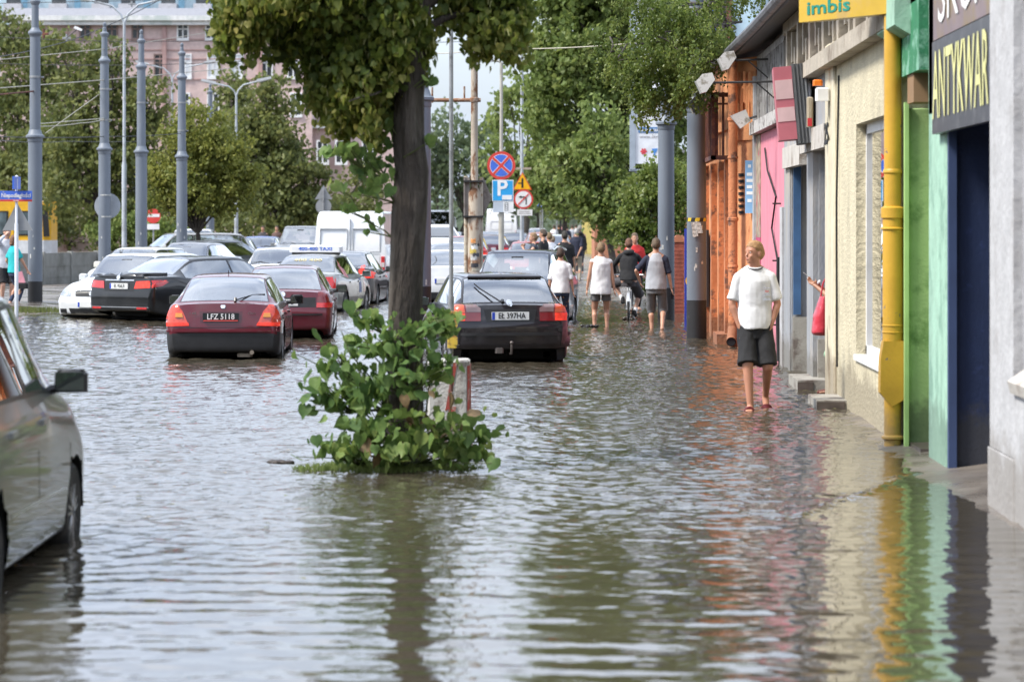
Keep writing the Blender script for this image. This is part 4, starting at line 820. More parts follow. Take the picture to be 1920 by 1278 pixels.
tram_pole('far tram pole almost hidden behind the third tram pole', X_(254.5, 120), 120, seed=6, marks=0)
tp = tram_pole('tram pole right behind the trunk of the flooded linden', X_(789, 46), 46, black=.95, seed=7)
tram_pole('blue grey tram pole close to the orange building, with striped tape', X_(1306, 48.5), 48.5, black=.66, seed=8, marks=5)
tram_pole('blue grey tram pole on the pavement in front of the billboard', X_(1249, 57.5), 57.5, black=.66, seed=9, marks=4)
s = thing('warning_tape', 'yellow and black striped tape with grey paper tied round the near right tram pole', 'tape', (X_(1306, 48.5), 48.5, 2.0))
mb = MB(); n = 28
for k in range(n): 
    a = 2*math.pi*k/n; b = 2*math.pi*(k+1)/n; r = .171
    mb.add([(r*math.cos(a), r*math.sin(a), .0), (r*math.cos(b), r*math.sin(b), 0), (r*math.cos(b+.1), r*math.sin(b+.1), .06), (r*math.cos(a+.1), r*math.sin(a+.1), .06)], [(0, 1, 2, 3)], k // 2 % 2)
mb.build('striped_band', [M('tape_yellow', (.7, .5, .03), .5), blackm], s)
mb = MB(); mb.prism([(-.1, -.02), (.0, -.0), (.02, -.25), (-.07, -.27)], -.19, -.185, 'xz'); mb.prism([(-.02, -.0), (.06, -.02), (.1, -.2), (.0, -.2)], -.2, -.195, 'xz'); mb.build('hanging_paper', stick, s)

def lamp_post(label, x, y, H, arms, group='street lamps over the square', r=.055, mat=lampm, spread=1.0):
    t = thing('street_lamp', label, 'street lamp', (x, y, 0), group=group)
    mb = MB(); mb.lathe([(r*1.5, -.3), (r*1.45, H*.45), (r, H*.47), (r*.8, H)], n=14); mb.build('post', mat, t)
    for s_, L, rise in arms:
        mb = MB(); mb.tube([(0, 0, H-.05), (s_*L*.10, 0, H+rise*.35), (s_*L*.35, 0, H+rise*.75), (s_*L, 0, H+rise)], r*.6, 8); a = mb.build('arm', mat, t)
        mb = MB(); mb.prism([(s_*L*.93, H+rise-.04), (s_*(L+.62), H+rise+.12), (s_*(L+.6), H+rise+.22), (s_*L, H+rise+.10)], -.12, .12, 'xz'); h = mb.build('lamp_head', M('lamp_head_grey', (.5, .52, .54), .4), a)
        mb = MB(); mb.prism([(s_*(L+.02), H+rise-.02), (s_*(L+.58), H+rise+.115), (s_*(L+.5), H+rise+.06), (s_*(L+.1), H+rise-.05)], -.09, .09, 'xz'); mb.build('lamp_glass', M('lamp_glass'), a)
    return t
def lampat(label, px, Y, pytop, arms, **k): return lamp_post(label, X_(px, Y), Y, Z_(pytop, Y), arms, **k)
lampat('tall pale double armed street lamp reaching past the top of the photo', 233, 92, 42, [(-1, 1.1, .7), (1, 1.3, .75)])
lampat('pale double armed street lamp in front of the pink building', 323, 150, 148, [(-1, 1.3, .75), (1, 1.7, .8)], r=.06)
lampat('pale double armed street lamp right of the young linden', 443, 128, 178, [(-1, .95, .5), (1, .95, .6)], r=.06)
lampat('far street lamp mostly hidden behind the linden crown', 583, 190, 215, [(1, .9, .6), (-1, .9, .6)], r=.06)
s = lampat('concrete street lamp post carrying the no stopping sign', 940, 75, 118, [(-1, .25, .06)], mat=concp, group='sign carrying posts', r=.05)
s2 = thing('street_lamp', 'slim pale post carrying the yellow triangle and the no left turn sign', 'street lamp', (X_(978.5, 105), 105, 0), group='sign carrying posts')
mb = MB(); mb.lathe([(.075, -.2), (.075, 2.9), (.062, 3.0), (.055, Z_(92, 105))], n=12); mb.build('post', lampm, s2)
mb = MB(); mb.box(-.3, .35, -.05, .05, Z_(318, 105), Z_(314, 105)); mb.build('bracket_arm', rustp, s2)

# --- signs on posts (each sign hangs on its post)
S_red = M('sign_red', (.62, .06, .05), .35); S_blue = M('sign_blue', (.07, .16, .62), .35); S_cyan = M('sign_light_blue', (.03, .33, .68), .35); S_white = M('sign_white', (.78, .78, .78), .35)
S_yel = M('sign_yellow', (.85, .45, .01), .35); S_blk = M('sign_black', (.02, .02, .02), .4); S_grey = M('sign_grey_back', (.30, .31, .32), .5, metal=.2); S_pale = M('sign_pale_grey', (.48, .53, .6), .5)
def disc(mb, r, y0, y1, n=36, cx=0, cz=0, mi=0): mb.prism([(cx+r*math.cos(2*math.pi*k/n), cz+r*math.sin(2*math.pi*k/n)) for k in range(n)], y0, y1, 'xz', mi)
def sign_root(name, label, px, py, Y, dy=-.1): 
    p = P(px, py, Y); return thing(name, label, 'sign', (p.x, p.y+dy, p.z))
def flat(name, polys, y, mat, par, th=.006):
    mb = MB()
    for q in polys: mb.prism(q, y-th, y, 'xz')
    return mb.build(name, mat, par)
s = sign_root('no_stopping_sign', 'round blue no stopping sign with red rim and red cross', 940, 310.5, 75)
R = 26.5*75/F
mb = MB(); disc(mb, R, -.01, .02); mb.build('sign_plate', S_red, s); mb = MB(); disc(mb, R*.80, -.014, -.011); mb.build('white_ring', S_white, s); mb = MB(); disc(mb, R*.77, -.018, -.015); mb.build('blue_field', S_blue, s)
for sg in (1, -1):
    c, d = math.cos(rad(45*sg+3)), math.sin(rad(45*sg+3)); w = R*.085
    for nm, w_, y, mt in (('white_edging', R*.115, -.019+.0006*sg, S_white), ('red_cross_bar', w, -.024+.0006*sg, S_red)):
        flat(nm, [[(c*R*.79-d*w_, d*R*.79+c*w_), (-c*R*.79-d*w_, -d*R*.79+c*w_), (-c*R*.79+d*w_, -d*R*.79-c*w_), (c*R*.79+d*w_, d*R*.79-c*w_)]], y, mt, s, th=.003)
s = sign_root('parking_sign', 'light blue parking sign with white P and small white inset', 943, 357.5, 75)
w = 20*75/F
mb = MB(); mb.box(-w, w, -.01, .015, -w, w, bev=.0); mb.build('sign_plate', S_white, s)
mb = MB(); mb.box(-w*.93, w*.93, -.015, -.011, -w*.93, w*.93); mb.build('blue_field', S_cyan, s)
text_mesh('P', .58, 'lettering', S_white, s, face_mtx((-.02, -.019, .05)), font_bold=.012)
mb = MB(); mb.box(-.02, w*.85, -.022, -.017, -w*.85, -w*.42); mb.build('inset_plate', S_white, s)
s = sign_root('grey_info_plate', 'grey supplementary plate with small pictogram under the parking sign', 944, 388, 75)
mb = MB(); mb.box(-.27, .27, -.01, .01, -.14, .14); mb.build('sign_plate', S_pale, s); mb = MB(); mb.box(0.0, .27, -.014, -.011, -.14, .14); mb.build('pale_field', S_white, s)
mb = MB()
for zz in (-.09, -.04, .01, .06, .11): mb.box(.04, .12, -.018, -.015, zz-.004, zz+.004)
for xx in (.04, .12): mb.box(xx-.005, xx+.005, -.018, -.015, -.1, .11)
mb.build('pictogram', S_blk, s)
s = sign_root('warning_sign', 'yellow warning triangle with black road junction symbol', 979.5, 340, 105)
a = .36
mb = MB(); mb.prism([(-a, -a*.9), (a, -a*.9), (0, a*.95)], -.01, .015, 'xz'); mb.build('sign_plate', S_red, s); mb = MB(); mb.prism([(-a*.86, -a*.82), (a*.86, -a*.82), (0, a*.8)], -.016, -.011, 'xz'); mb.build('yellow_field', S_yel, s)
flat('junction_symbol', [[(-.035, -.24), (.035, -.24), (.035, .08), (0, .14), (-.035, .08)], [(-.15, -.09), (-.036, -.09), (-.036, -.05), (-.15, -.05)]], -.017, S_blk, s)
s = sign_root('no_left_turn_sign', 'round white no left turn sign with red rim', 981.5, 373.5, 104.9)
R = .36
mb = MB(); disc(mb, R, -.01, .015); mb.build('sign_plate', S_red, s); mb = MB(); disc(mb, R*.82, -.016, -.011); mb.build('white_field', S_white, s)
flat('arrow', [[(.08, -.2), (.12, -.2), (.12, .06), (.06, .1), (.0, .1), (.0, .055), (.05, .055), (.08, .03)], [(-.18, .078), (-.08, .13), (-.08, .10), (-.001, .1), (-.001, .055), (-.08, .055), (-.08, .03)]], -.017, S_blk, s)
flat('red_slash', [[(-.21, -.18), (-.18, -.21), (.21, .18), (.18, .21)]], -.0245, S_red, s)
s = sign_root('white_info_plate', 'white supplementary plate with two lines of text under the no left turn sign', 984, 398.5, 104.9)
mb = MB(); mb.box(-.28, .28, -.01, .01, -.11, .11, bev=.0); mb.build('sign_plate', S_white, s)
mb = MB(); mb.box(-.2, .2, -.014, -.011, .02, .045); mb.box(-.22, .22, -.014, -.011, -.05, -.025); mb.build('text_lines', M('faded_grey_print', (.35, .33, .33), .5), s)
# far repeated signs
for lab, px, py, Y, mt, w, h, tx in (('small far blue parking sign over the crowd', 1017, 381, 160, S_blue, .3, .3, 'P'), ('small far yellow direction sign over the crowd', 1044, 384, 165, S_yel, .32, .16, ''), ('small far yellow plate beside the far parking sign', 1013, 368, 170, S_yel, .25, .12, '')):
    s = sign_root('distant_sign', lab, px, py, Y); mb = MB(); mb.box(-w, w, -.01, .02, -h, h); mb.build('sign_plate', mt, s)
    if tx: text_mesh(tx, .5, 'lettering', S_white, s, face_mtx((0, -.014, 0)), font_bold=.01)
    mb = MB(); mb.tube([(0, .05, h), (0, .05, -s.location.z)], .04, 8); mb.build('post', galv, s)
s = sign_root('shop_banner', 'small far purple and white shop sign over the pavement', 1052, 362, 170); mb = MB(); mb.box(-.9, .5, 0, .1, .0, .5); mb.build('panel', M('purple_panel', (.25, .1, .35), .5), s); mb = MB(); mb.box(-1.0, -.1, -.05, 0, -.5, .1); mb.build('white_panel', S_white, s)
s = sign_root('traffic_light', 'small far traffic light showing red and blue lights', 1051, 358, 150); mb = MB(); mb.box(-.15, .15, 0, .2, -.4, .4); mb.tube([(0, .1, -.4), (0, .1, -3.6)], .05, 8); mb.build('housing', S_blk, s); s['category'] = 'traffic light'
mb = MB(); disc(mb, .1, -.02, 0, 14, 0, .22); mb.build('red_lamp', M('red_lamp_glow', (1, .12, .1), .4, emit=1.5), s)

# --- rusty sign pole with two sign backs
x0 = X_(889.5, 60)
t = thing('rusty_sign_post', 'rusty cream post with stickers, crossbar and the backs of two sign boxes', 'post', (x0, 60, 0)); q = 60/F
def zz(py): return Z_(py, 60)
mb = MB(); mb.lathe([(12.5*q, -.3), (12.5*q, zz(362)), (7*q, zz(352)), (6.5*q, zz(250)), (6.2*q, zz(-60))], n=20); mb.build('post', rustp, t)
mb = MB(); mb.tube([(-79*q, 0, zz(188)), (12*q, 0, zz(188))], .042, 10); mb.tube([(-79*q, 0, zz(193)), (-79*q, 0, zz(164))], .022, 8); mb.tube([(-19*q, .05, zz(188)), (-19*q, .05, zz(162))], .02, 8); mb.lathe([(.085, zz(192)), (.095, zz(190)), (.095, zz(184)), (.08, zz(183))], n=14); mb.build('crossbar', M('rusty_pipe', (.22, .11, .06), .8, dirt=(.38, .3, .24), ds=7), t)
mb = MB(); mb.box(-20*q, -17*q, -.1, .25, zz(408), zz(332)); mb.box(-17*q, -9*q, -.06, .15, zz(405), zz(333)); mb.build('sign_box', M('brown_grey_sign_back', (.25, .22, .2), .6, dirt=(.15, .12, .1), ds=5), t)
mb = MB(); mb.prism([(8*q, zz(405)), (15*q, zz(408)), (32*q, zz(371)), (16*q, zz(331)), (8*q, zz(335))], .1, .14, 'xz'); mb.prism([(8*q, zz(405)), (15*q, zz(408)), (15*q, zz(332)), (8*q, zz(335))], .05, .099, 'xz'); mb.build('sign_box', M('brown_grey_sign_back'), t)
mb = MB(); mb.tube([(-16*q, .03, zz(330)), (-16*q, .03, -.2)], .042, 10); mb.tube([(12.5*q, .03, zz(333)), (12.5*q, .03, -.2)], .042, 10); mb.build('support_tube', M('pale_cream_tube', (.5, .45, .36), .6, dirt=(.3, .18, .1), ds=6), t)
mb = MB(); 
for z in (406, 340): mb.box(-20*q, 17*q, -.16, .06, zz(z+1.6), zz(z-1.6))
mb.build('clamp', blackm, t)
rs = np.random.RandomState(2)
for k, cl in enumerate([(.7, .3, .1), (.05, .05, .05), (.75, .75, .7), (.6, .45, .1), (.08, .08, .1), (.6, .6, .6), (.35, .2, .12), (.05, .05, .06), (.55, .5, .4)]):
    z = zz(455+k*6.5); mb = MB(); n = 6; a0 = -2.3+rs.uniform(0, .5); w = rs.uniform(.7, 1.5); r = 12.8*q; h = rs.uniform(.05, .11)
    vs = [(r*math.cos(a0+w*i/n), r*math.sin(a0+w*i/n), z+rs.uniform(-.01, .01)) for i in range(n+1)]+[(r*math.cos(a0+w*i/n), r*math.sin(a0+w*i/n), z+h+rs.uniform(-.02, .02)) for i in range(n+1)]
    mb.add(vs, [(i, i+1, n+2+i, n+1+i) for i in range(n)]); mb.build('sticker', M('sticker_%s' % ['orange', 'black', 'white', 'ochre', 'dark_blue', 'grey', 'brown', 'charcoal', 'beige'][k], cl, .6, var=.4, vs=25), t)
# --- thin steel pole on the concrete block
t = thing('thin_pole', 'thin grey steel pole with a yellow hinged bracket standing in the striped concrete block', 'pole', (X_(846, 28.5), 28.5, 0)); q = 28.5/F
mb = MB(); mb.lathe([(.021, .55), (.021, Z_(-60, 28.5))], n=12); mb.lathe([(.03, Z_(590, 28.5)), (.03, Z_(555, 28.5))], n=12); mb.build('shaft', galv, t)
mb = MB(); mb.box(-.035, .055, -.05, .03, Z_(652, 28.5), Z_(583, 28.5), bev=.006); mb.box(.03, .065, -.058, -.03, Z_(646, 28.5), Z_(632, 28.5)); mb.box(.03, .065, -.058, -.03, Z_(612, 28.5), Z_(598, 28.5)); mb.build('bracket', M('yellow_bracket_paint', (.6, .42, .06), .55, dirt=(.25, .12, .06), ds=14), t)
mb = MB(); mb.tube([(0, 0, .3), (0, 0, .8)], .018, 8); mb.build('stub', rust, t)
t = thing('concrete_bollard', 'concrete block with faded red and white stripes behind the leafy shoots', 'bollard', (X_(838, 28.5), 28.6, 0))
mb = MB(); mb.box(-.2, .215, -.02, .5, -.3, Z_(676, 28.5), bev=.025); mb.build('block', M('white_painted_concrete', (.52, .51, .48), .85, dirt=(.22, .2, .18), ds=4.5, dthr=(.48, .6), bump=.008), t)
mb = MB(); mb.prism([(.06, Z_(675, 28.5)-.03), (.10, Z_(675, 28.5)-.03), (.02, .12), (-.02, .10)], -.026, -.021, 'xz'); mb.prism([(-.02, -.1), (.05, -.1), (.09, .14), (.02, .14)], -.03, -.0265, 'xz'); mb.box(.20, .222, -.015, .49, -.2, .55); mb.build('red_stripe', M('faded_red_paint', (.32, .06, .045), .8, dirt=(.4, .35, .3), ds=9), t)

# --- left signs
Y = 60
t = thing('street_name_sign', 'blue street name sign reading Niepodleglosci on a white pole with the back of a triangle', 'sign', (X_(31, Y), Y, 0)); q = Y/F
mb = MB(); mb.lathe([(.042, -.3), (.042, Z_(420, Y)), (.03, Z_(418, Y)), (.028, Z_(335, Y))], n=14); mb.build('pole', M('white_pole_paint', (.6, .63, .68), .45), t)
mb = MB(); mb.box(-31*q, 30*q, -.05, -.035, Z_(374, Y), Z_(358, Y)); mb.build('blue_plate', S_blue, t); mb = MB(); mb.box(-31*q, 30*q, -.05, -.035, Z_(378, Y), Z_(374.2, Y)); mb.build('red_strip', S_red, t)
text_mesh('Niepodległości', .125, 'lettering', S_white, t, face_mtx((0, -.053, Z_(366.7, Y))), sx=.82, font_bold=.003)
text_mesh('al.', .04, 'small_lettering', S_white, t, face_mtx((-.26, -.053, Z_(360.2, Y))))
mb = MB(); mb.box(-.06, .06, -.053, -.051, Z_(376.6, Y), Z_(375.6, Y)); mb.build('strip_mark', S_white, t)
mb = MB(); mb.box(-.02, .02, -.35, .35, Z_(355, Y), Z_(331, Y)); mb.build('end_on_plate', S_blue, t)
mb = MB(); mb.lathe([(.03, Z_(333, Y)), (.045, Z_(331, Y)), (0, Z_(328, Y))], n=12); mb.build('cap', S_pale, t)
mb = MB(); mb.prism([(-27*q, Z_(432, Y)), (30*q, Z_(432, Y)), (0, Z_(380, Y))], .04, .055, 'xz'); mb.build('triangle_back', S_grey, t)
s = sign_root('round_sign_back', 'grey back of a round sign strapped behind the second tram pole', 199, 386, 78, .22); mb = MB(); disc(mb, 24.5*78/F, 0, .02); mb.build('sign_plate', M('pale_grey_sign_back', (.36, .39, .43), .5), s)
mb = MB(); mb.lathe([(.172, .28), (.172, .31)], (-.03, -.22, 0)); mb.lathe([(.172, -.31), (.172, -.28)], (-.03, -.22, 0)); mb.build('strap', stick, s)
s = sign_root('no_entry_sign', 'red and white no entry sign with a white plate below, left of the young linden', 288, 405, 112)
mb = MB(); disc(mb, .29, -.01, .02); mb.build('sign_plate', S_red, s); mb = MB(); mb.box(-.25, .25, -.015, -.011, -.04, .08); mb.build('white_bar', S_white, s); mb = MB(); mb.box(-.24, .24, -.01, .01, -.53, -.31); mb.build('lower_plate', S_white, s); mb = MB(); mb.tube([(0, .06, .2), (0, .06, -2.2)], .035, 8); mb.build('post', galv, s)
s = sign_root('round_sign_back', 'grey backs of a triangle and a round sign over the silver off-roader', 607, 378, 130)
mb = MB(); mb.prism([(-.4, .1), (.4, .1), (0, .75)], 0, .02, 'xz'); mb.build('triangle_back', S_grey, s); mb = MB(); disc(mb, .36, 0, .02, 24, 0, -.22); mb.build('sign_plate', S_grey, s); mb = MB(); mb.tube([(0, -.05, .6), (0, -.05, -3)], .04, 8); mb.build('post', galv, s)
# --- billboard
Y = 80; t = thing('billboard', 'tall white billboard with web addresses and red and blue emblems behind the tram pole', 'billboard', (X_(1210, Y), Y, 0)); q = Y/F
mb = MB(); mb.box(-29*q, -19*q, 0, .3, Z_(318, Y), Z_(-60, Y)); mb.box(-30*q, 40*q, .02, .3, Z_(321, Y), Z_(317, Y)); mb.build('frame', M('grey_billboard_frame', (.33, .38, .44), .5), t)
mb = MB(); mb.box(-18.8*q, 40*q, .04, .25, Z_(307, Y), Z_(-60, Y)); mb.build('panel', M('white_billboard', (.72, .74, .78), .5), t)
mb = MB(); mb.box(-20*q, 0, .1, .2, 0, Z_(320, Y)); mb.build('leg', galv, t)
mb = MB(); mb.box(-13*q, 36*q, .03, .039, Z_(249, Y), Z_(238.5, Y)); mb.box(-14*q, 20*q, .03, .039, Z_(200, Y), Z_(184, Y)); mb.build('blue_band', M('billboard_blue', (.08, .2, .42), .5), t)
text_mesh('www.caritas.pl', .15, 'lettering', S_white, t, face_mtx((-11*q, .027, Z_(243.5, Y))), align='LEFT', font_bold=.003)
text_mesh('www.skrzydla.pl', .14, 'grey_lettering', M('faded_grey_print'), t, face_mtx((-11*q, .036, Z_(256.5, Y))), align='LEFT')
mb = MB()
for k in range(6):
    a = rad(60*k); c, d = math.cos(a), math.sin(a); r = 6*q; w = 1.6*q; mb.prism([(-3*q+c*r*.25-d*w, Z_(284, Y)+d*r*.25+c*w), (-3*q+c*r-d*w, Z_(284, Y)+d*r+c*w), (-3*q+c*r+d*w, Z_(284, Y)+d*r-c*w), (-3*q+c*r*.25+d*w, Z_(284, Y)+d*r*.25-c*w)], .03, .036+.0005*k, 'xz')
disc(mb, 2.5*q, .026, .03, 16, -3*q, Z_(284, Y)); mb.build('red_emblem', M('emblem_red', (.65, .06, .08), .5), t)
mb = MB(); mb.prism([(12*q, Z_(279, Y)), (23*q, Z_(278, Y)), (21*q, Z_(285, Y)), (18*q, Z_(288, Y)), (19*q, Z_(293, Y)), (16*q, Z_(291, Y)), (14*q, Z_(284, Y))], .03, .036, 'xz'); mb.build('blue_emblem', M('emblem_blue', (.08, .25, .6), .5), t)
# upper banner cluster between the birch and the roof
s = thing('upper_billboard', 'blue and white billboard rising behind the roof of the orange building', 'billboard', (3.9, 60, 0))
mb = MB(); mb.box(-.5, .55, 0, .15, 5.9, 8.0); mb.build('panel', M('blue_white_poster', (.45, .6, .8), .5, var=.5, vs=1.1), s); mb = MB(); mb.box(-.62, -.5, -.05, .2, 0, 8); mb.build('post', rust, s)
s = thing('yellow_banner', 'narrow yellow and blue vertical banner at the edge of the birch foliage', 'banner', (2.9, 56.0, 0))
mb = MB(); mb.box(-.12, .06, 0, .02, 5.3, 7.0); mb.build('cloth', M('yellow_banner_cloth', (.65, .5, .12), .7), s); mb = MB(); mb.box(-.12, -.04, -.01, -.001, 5.3, 6.2); mb.build('blue_print', S_blue, s); mb = MB(); mb.tube([(.1, 0, 0), (.1, 0, 7.2)], .06, 8); mb.build('pole', M('brown_pole', (.06, .05, .045), .7), s)
# blue panel and brick pier on the pavement
s = thing('blue_panel', 'tall blue board with orange yellow shapes standing behind the tram pole', 'board', (2.47, 54.5, 0))
mb = MB(); mb.box(-.29, .27, 0, .05, .0, 1.86); mb.build('board', M('bright_blue_board', (.035, .06, .42), .5), s)
mb = MB()
for k, (zc, h) in enumerate(((1.5, .1), (1.28, .08), (1.08, .09), (.86, .12), (.6, .07), (.32, .09))): mb.box(-.235, -.1, -.006, -.001, zc-h, zc+h) if k % 2 == 0 else disc(mb, h*1.1, -.006, -.001, 16, -.14, zc)
mb.build('yellow_shape', S_yel, s)
s = thing('brick_pier', 'low red brick gate pier with rounded cap between the two tram poles', 'pier', (2.33, 62, 0))
mb = MB(); mb.box(-.11, .14, 0, .28, -.1, 1.55)
for k in range(18): mb.box(-.116, .146, -.006, .286, -.05+k*.088, .025+k*.088)
mb.build('brickwork', M('red_brick', (.30, .08, .05), .85, var=.3, vs=6, bump=.004), s)
mb = MB(); mb.box(-.14, .17, -.03, .31, 1.55, 1.6); mb.prism([(-.13, 1.6), (.16, 1.6), (.05, 1.7), (-.02, 1.7)], -.02, .3, 'xz'); mb.build('cap', M('terracotta', (.45, .17, .09), .8), s)

# --- overhead wires
wirem = M('dark_wire', (.05, .05, .055), .6); wirel = M('pale_wire', (.45, .42, .34), .6)
def wire(label, pts, r, mat, sag=0.0):
    a = [P(*p) for p in pts]; out = []
    for i in range(len(a)-1):
        for k in range(8): u = k/8; v = a[i].lerp(a[i+1], u); v.z -= sag*4*u*(1-u); out.append(v)
    out.append(a[-1]); mb = MB(); mb.tube(out, r, 5); o = mb.build('overhead_wire', mat, None); tag(o, label, 'wire', 'overhead tram wires'); return o
wire('lowest pale wire running from the far left tram pole to the linden crown', [(-10, 166, 66), (196, 150, 78), (470, 125, 110)], .014, wirel)
wire('pale wire crossing in front of the pink building windows', [(-10, 113, 66), (196, 92, 78), (430, 55, 110)], .012, wirel)
wire('dark wire rising steeply to the top left street lamp', [(-10, 108, 70), (150, 70, 85), (300, 0, 95)], .014, wirem, .05)
wire('dark wire level with the pink upper wall', [(-10, 119, 90), (480, 114, 90)], .010, wirem, .1)
wire('dark wire just below the pale blue building', [(-10, 7, 90), (410, -2, 90)], .010, wirem)
wire('dark wire over the linden crown to the sky gap', [(-10, 69, 100), (420, 76, 100), (900, 77, 100), (1130, 76, 100)], .012, wirem, .1)
wire('dark wire dipping to the rusty post and rising into the birch', [(800, 100, 70), (890, 95, 62), (980, 92, 62), (1200, 80, 58)], .012, wirel, .03)
wire('pale span wire low between the first and second tram poles', [(75, 232, 66.5), (196, 222, 78)], .012, wirel)
wire('second span wire low between the first and second tram poles', [(75, 237, 66.5), (150, 231, 73), (196, 224, 78)], .012, wirel, .02)
wire('diagonal guy wire from the second tram pole down to the left pole', [(85, 250, 68), (186, 177, 78)], .009, wirel)
wire('dark span wire from the second to the fourth tram pole', [(-10, 256, 66), (196, 256, 78), (341, 250, 87)], .011, wirem, .03)
wire('short wire with insulators at the left edge of the photo', [(-10, 178, 64), (66, 171, 66.5)], .02, rust)
wire('dark contact wire in front of the left trees', [(-10, 262, 70), (120, 265, 90), (330, 262, 130)], .010, wirem, .05)
for lab, px, py, Y in (('grey clamp insulator hanging on the upper left wires', 125, 72, 84), ('dark hanging wire fitting beside the lamp arm at the top left', 247, 8, 92), ('rust brown wire fitting near the first tram pole', 82, 64, 68)):
    p = P(px, py, Y); s = thing('wire_fitting', lab, 'fitting', p, group='overhead wire fittings'); mb = MB(); mb.box(-.12, .12, -.03, .03, -.03, .03, bev=.01); mb.tube([(0, 0, -.1), (0, 0, .12)], .03, 8); mb.build('clamp_body', galv if px > 100 else rust, s)
s = thing('camera_housing', 'white surveillance camera on a wire bracket above the left trees', 'camera', P(145, 55, 80)); mb = MB(); mb.prism([(-.1, .02), (.12, -.06), (.14, .0), (-.06, .09)], -.05, .05, 'xz'); mb.build('case', S_white, s); mb = MB(); mb.tube([(0, 0, 0), (-.3, 0, -.25)], .015, 6); mb.build('bracket_arm', wirem, s)
# ================================================================ cars
def paint(name, col, metal=.0, rough=.3):
    if name in MATS: return MATS[name]
    return M(name, col, rough, metal=metal, var=.08, vs=1.2, coat=.8, bump=0, spec=.3, dirt=tuple(min(1, x*.8+.03) for x in col), ds=2.2, dthr=(.5, .8))
car_glass = mat_glass('car_glass', (.86, .93, .90), 1., rough=.03, base=.26)
car_glass_d = mat_glass('tinted_car_glass', (.30, .34, .34), .95)
plastic = M('black_bumper_plastic', (.020, .020, .022), .5, var=.2, vs=8)
trimm = M('black_window_rubber', (.012, .012, .013), .35)
tyrem = M('tyre_rubber', (.016, .016, .016), .8, bump=.002, bs=40, dirt=(.05, .045, .04), ds=6)
rimm = M('alloy_rim', (.45, .45, .47), .3, metal=.8); rimd = M('dull_hubcap', (.32, .33, .34), .45, metal=.3)
under = M('car_underside', (.012, .012, .012), .9)
interior = M('car_interior_cloth', (.09, .09, .095), .85, var=.25, vs=12)
tail_red = M('tail_lamp_red', (.55, .012, .012), .15, coat=1., var=.25, vs=14); tail_or = M('tail_lamp_orange', (.55, .075, .02), .15, coat=1., var=.2, vs=14)
tail_lit = M('tail_lamp_lit', (.75, .04, .02), .2, emit=.16, var=.4, vs=18); tail_sm = M('tail_lamp_smoked', (.20, .13, .13), .15, coat=1.); tail_dk = M('tail_lamp_dark_red', (.16, .008, .01), .15, coat=1.)
lens_cl = M('clear_lamp_lens', (.42, .45, .47), .08, metal=.6, coat=1., var=.5, vs=12)
chrome = M('chrome', (.7, .7, .7), .12, metal=1.); platew = M('white_plate', (.72, .73, .72), .4); plateb = M('black_plate', (.015, .02, .022), .4); euro = M('euro_band_blue', (.02, .06, .45), .4)
mirror_g = M('mirror_glass', (.5, .5, .5), .03, metal=1.); reverse_w = M('reverse_lamp_white', (.6, .55, .52), .2, coat=1.)

KIND = {
 'sedan':  dict(L=4.5, W=1.76, H=1.43, yRB=.62, yRT=1.28, yB=2.28, yFT=2.85, yFB=3.45, zd=1.05, zc=.98, zh=.90, zn=.70, yR=1.0, wb=2.65, wr=.56, belt=.93),
 'hatch':  dict(L=4.1, W=1.70, H=1.40, yRB=.10, yRT=.62, yB=1.85, yFT=2.45, yFB=3.05, zd=1.00, zc=.97, zh=.88, zn=.68, yR=.78, wb=2.54, wr=.56, belt=.93),
 'civic':  dict(L=4.3, W=1.69, H=1.385, yRB=.30, yRT=1.05, yB=2.05, yFT=2.65, yFB=3.25, zd=1.00, zc=.95, zh=.86, zn=.66, yR=.85, wb=2.62, wr=.545, belt=.92),
 'wagon':  dict(L=4.6, W=1.78, H=1.50, yRB=.10, yRT=.55, yB=2.25, yFT=2.85, yFB=3.45, zd=1.02, zc=1.0, zh=.92, zn=.72, yR=.95, wb=2.70, wr=.58, belt=.95),
 'suv':    dict(L=4.6, W=1.84, H=1.70, yRB=.12, yRT=.5, yB=2.2, yFT=2.75, yFB=3.4, zd=1.12, zc=1.12, zh=1.06, zn=.85, yR=.85, wb=2.72, wr=.62, belt=1.06),
 'mpv':    dict(L=4.3, W=1.78, H=1.66, yRB=.12, yRT=.5, yB=1.95, yFT=2.55, yFB=3.42, zd=1.08, zc=1.04, zh=.93, zn=.72, yR=.72, wb=2.78, wr=.62, belt=1.0),
 'small':  dict(L=3.8, W=1.64, H=1.46, yRB=.10, yRT=.5, yB=1.75, yFT=2.3, yFB=2.95, zd=1.0, zc=.99, zh=.90, zn=.70, yR=.65, wb=2.46, wr=.54, belt=.93),
}
def crom(A, m, ten=.55):
    """resample control rows A (n,...) at the float indices m"""
    n = len(A); out = []
    for u in m:
        i = min(int(math.floor(u+1e-9)), n-2); t = u-i; p0, p1 = A[i], A[i+1]
        m0 = (A[min(i+1, n-1)]-A[max(i-1, 0)])*.5*ten if i > 0 else (p1-p0)*ten
        m1 = (A[min(i+2, n-1)]-A[i])*.5*ten if i < n-2 else (p1-p0)*ten
        t2, t3 = t*t, t*t*t; out.append(p0*(2*t3-3*t2+1)+m0*(t3-2*t2+t)+p1*(-2*t3+3*t2)+m1*(t3-t2))
    return np.array(out)
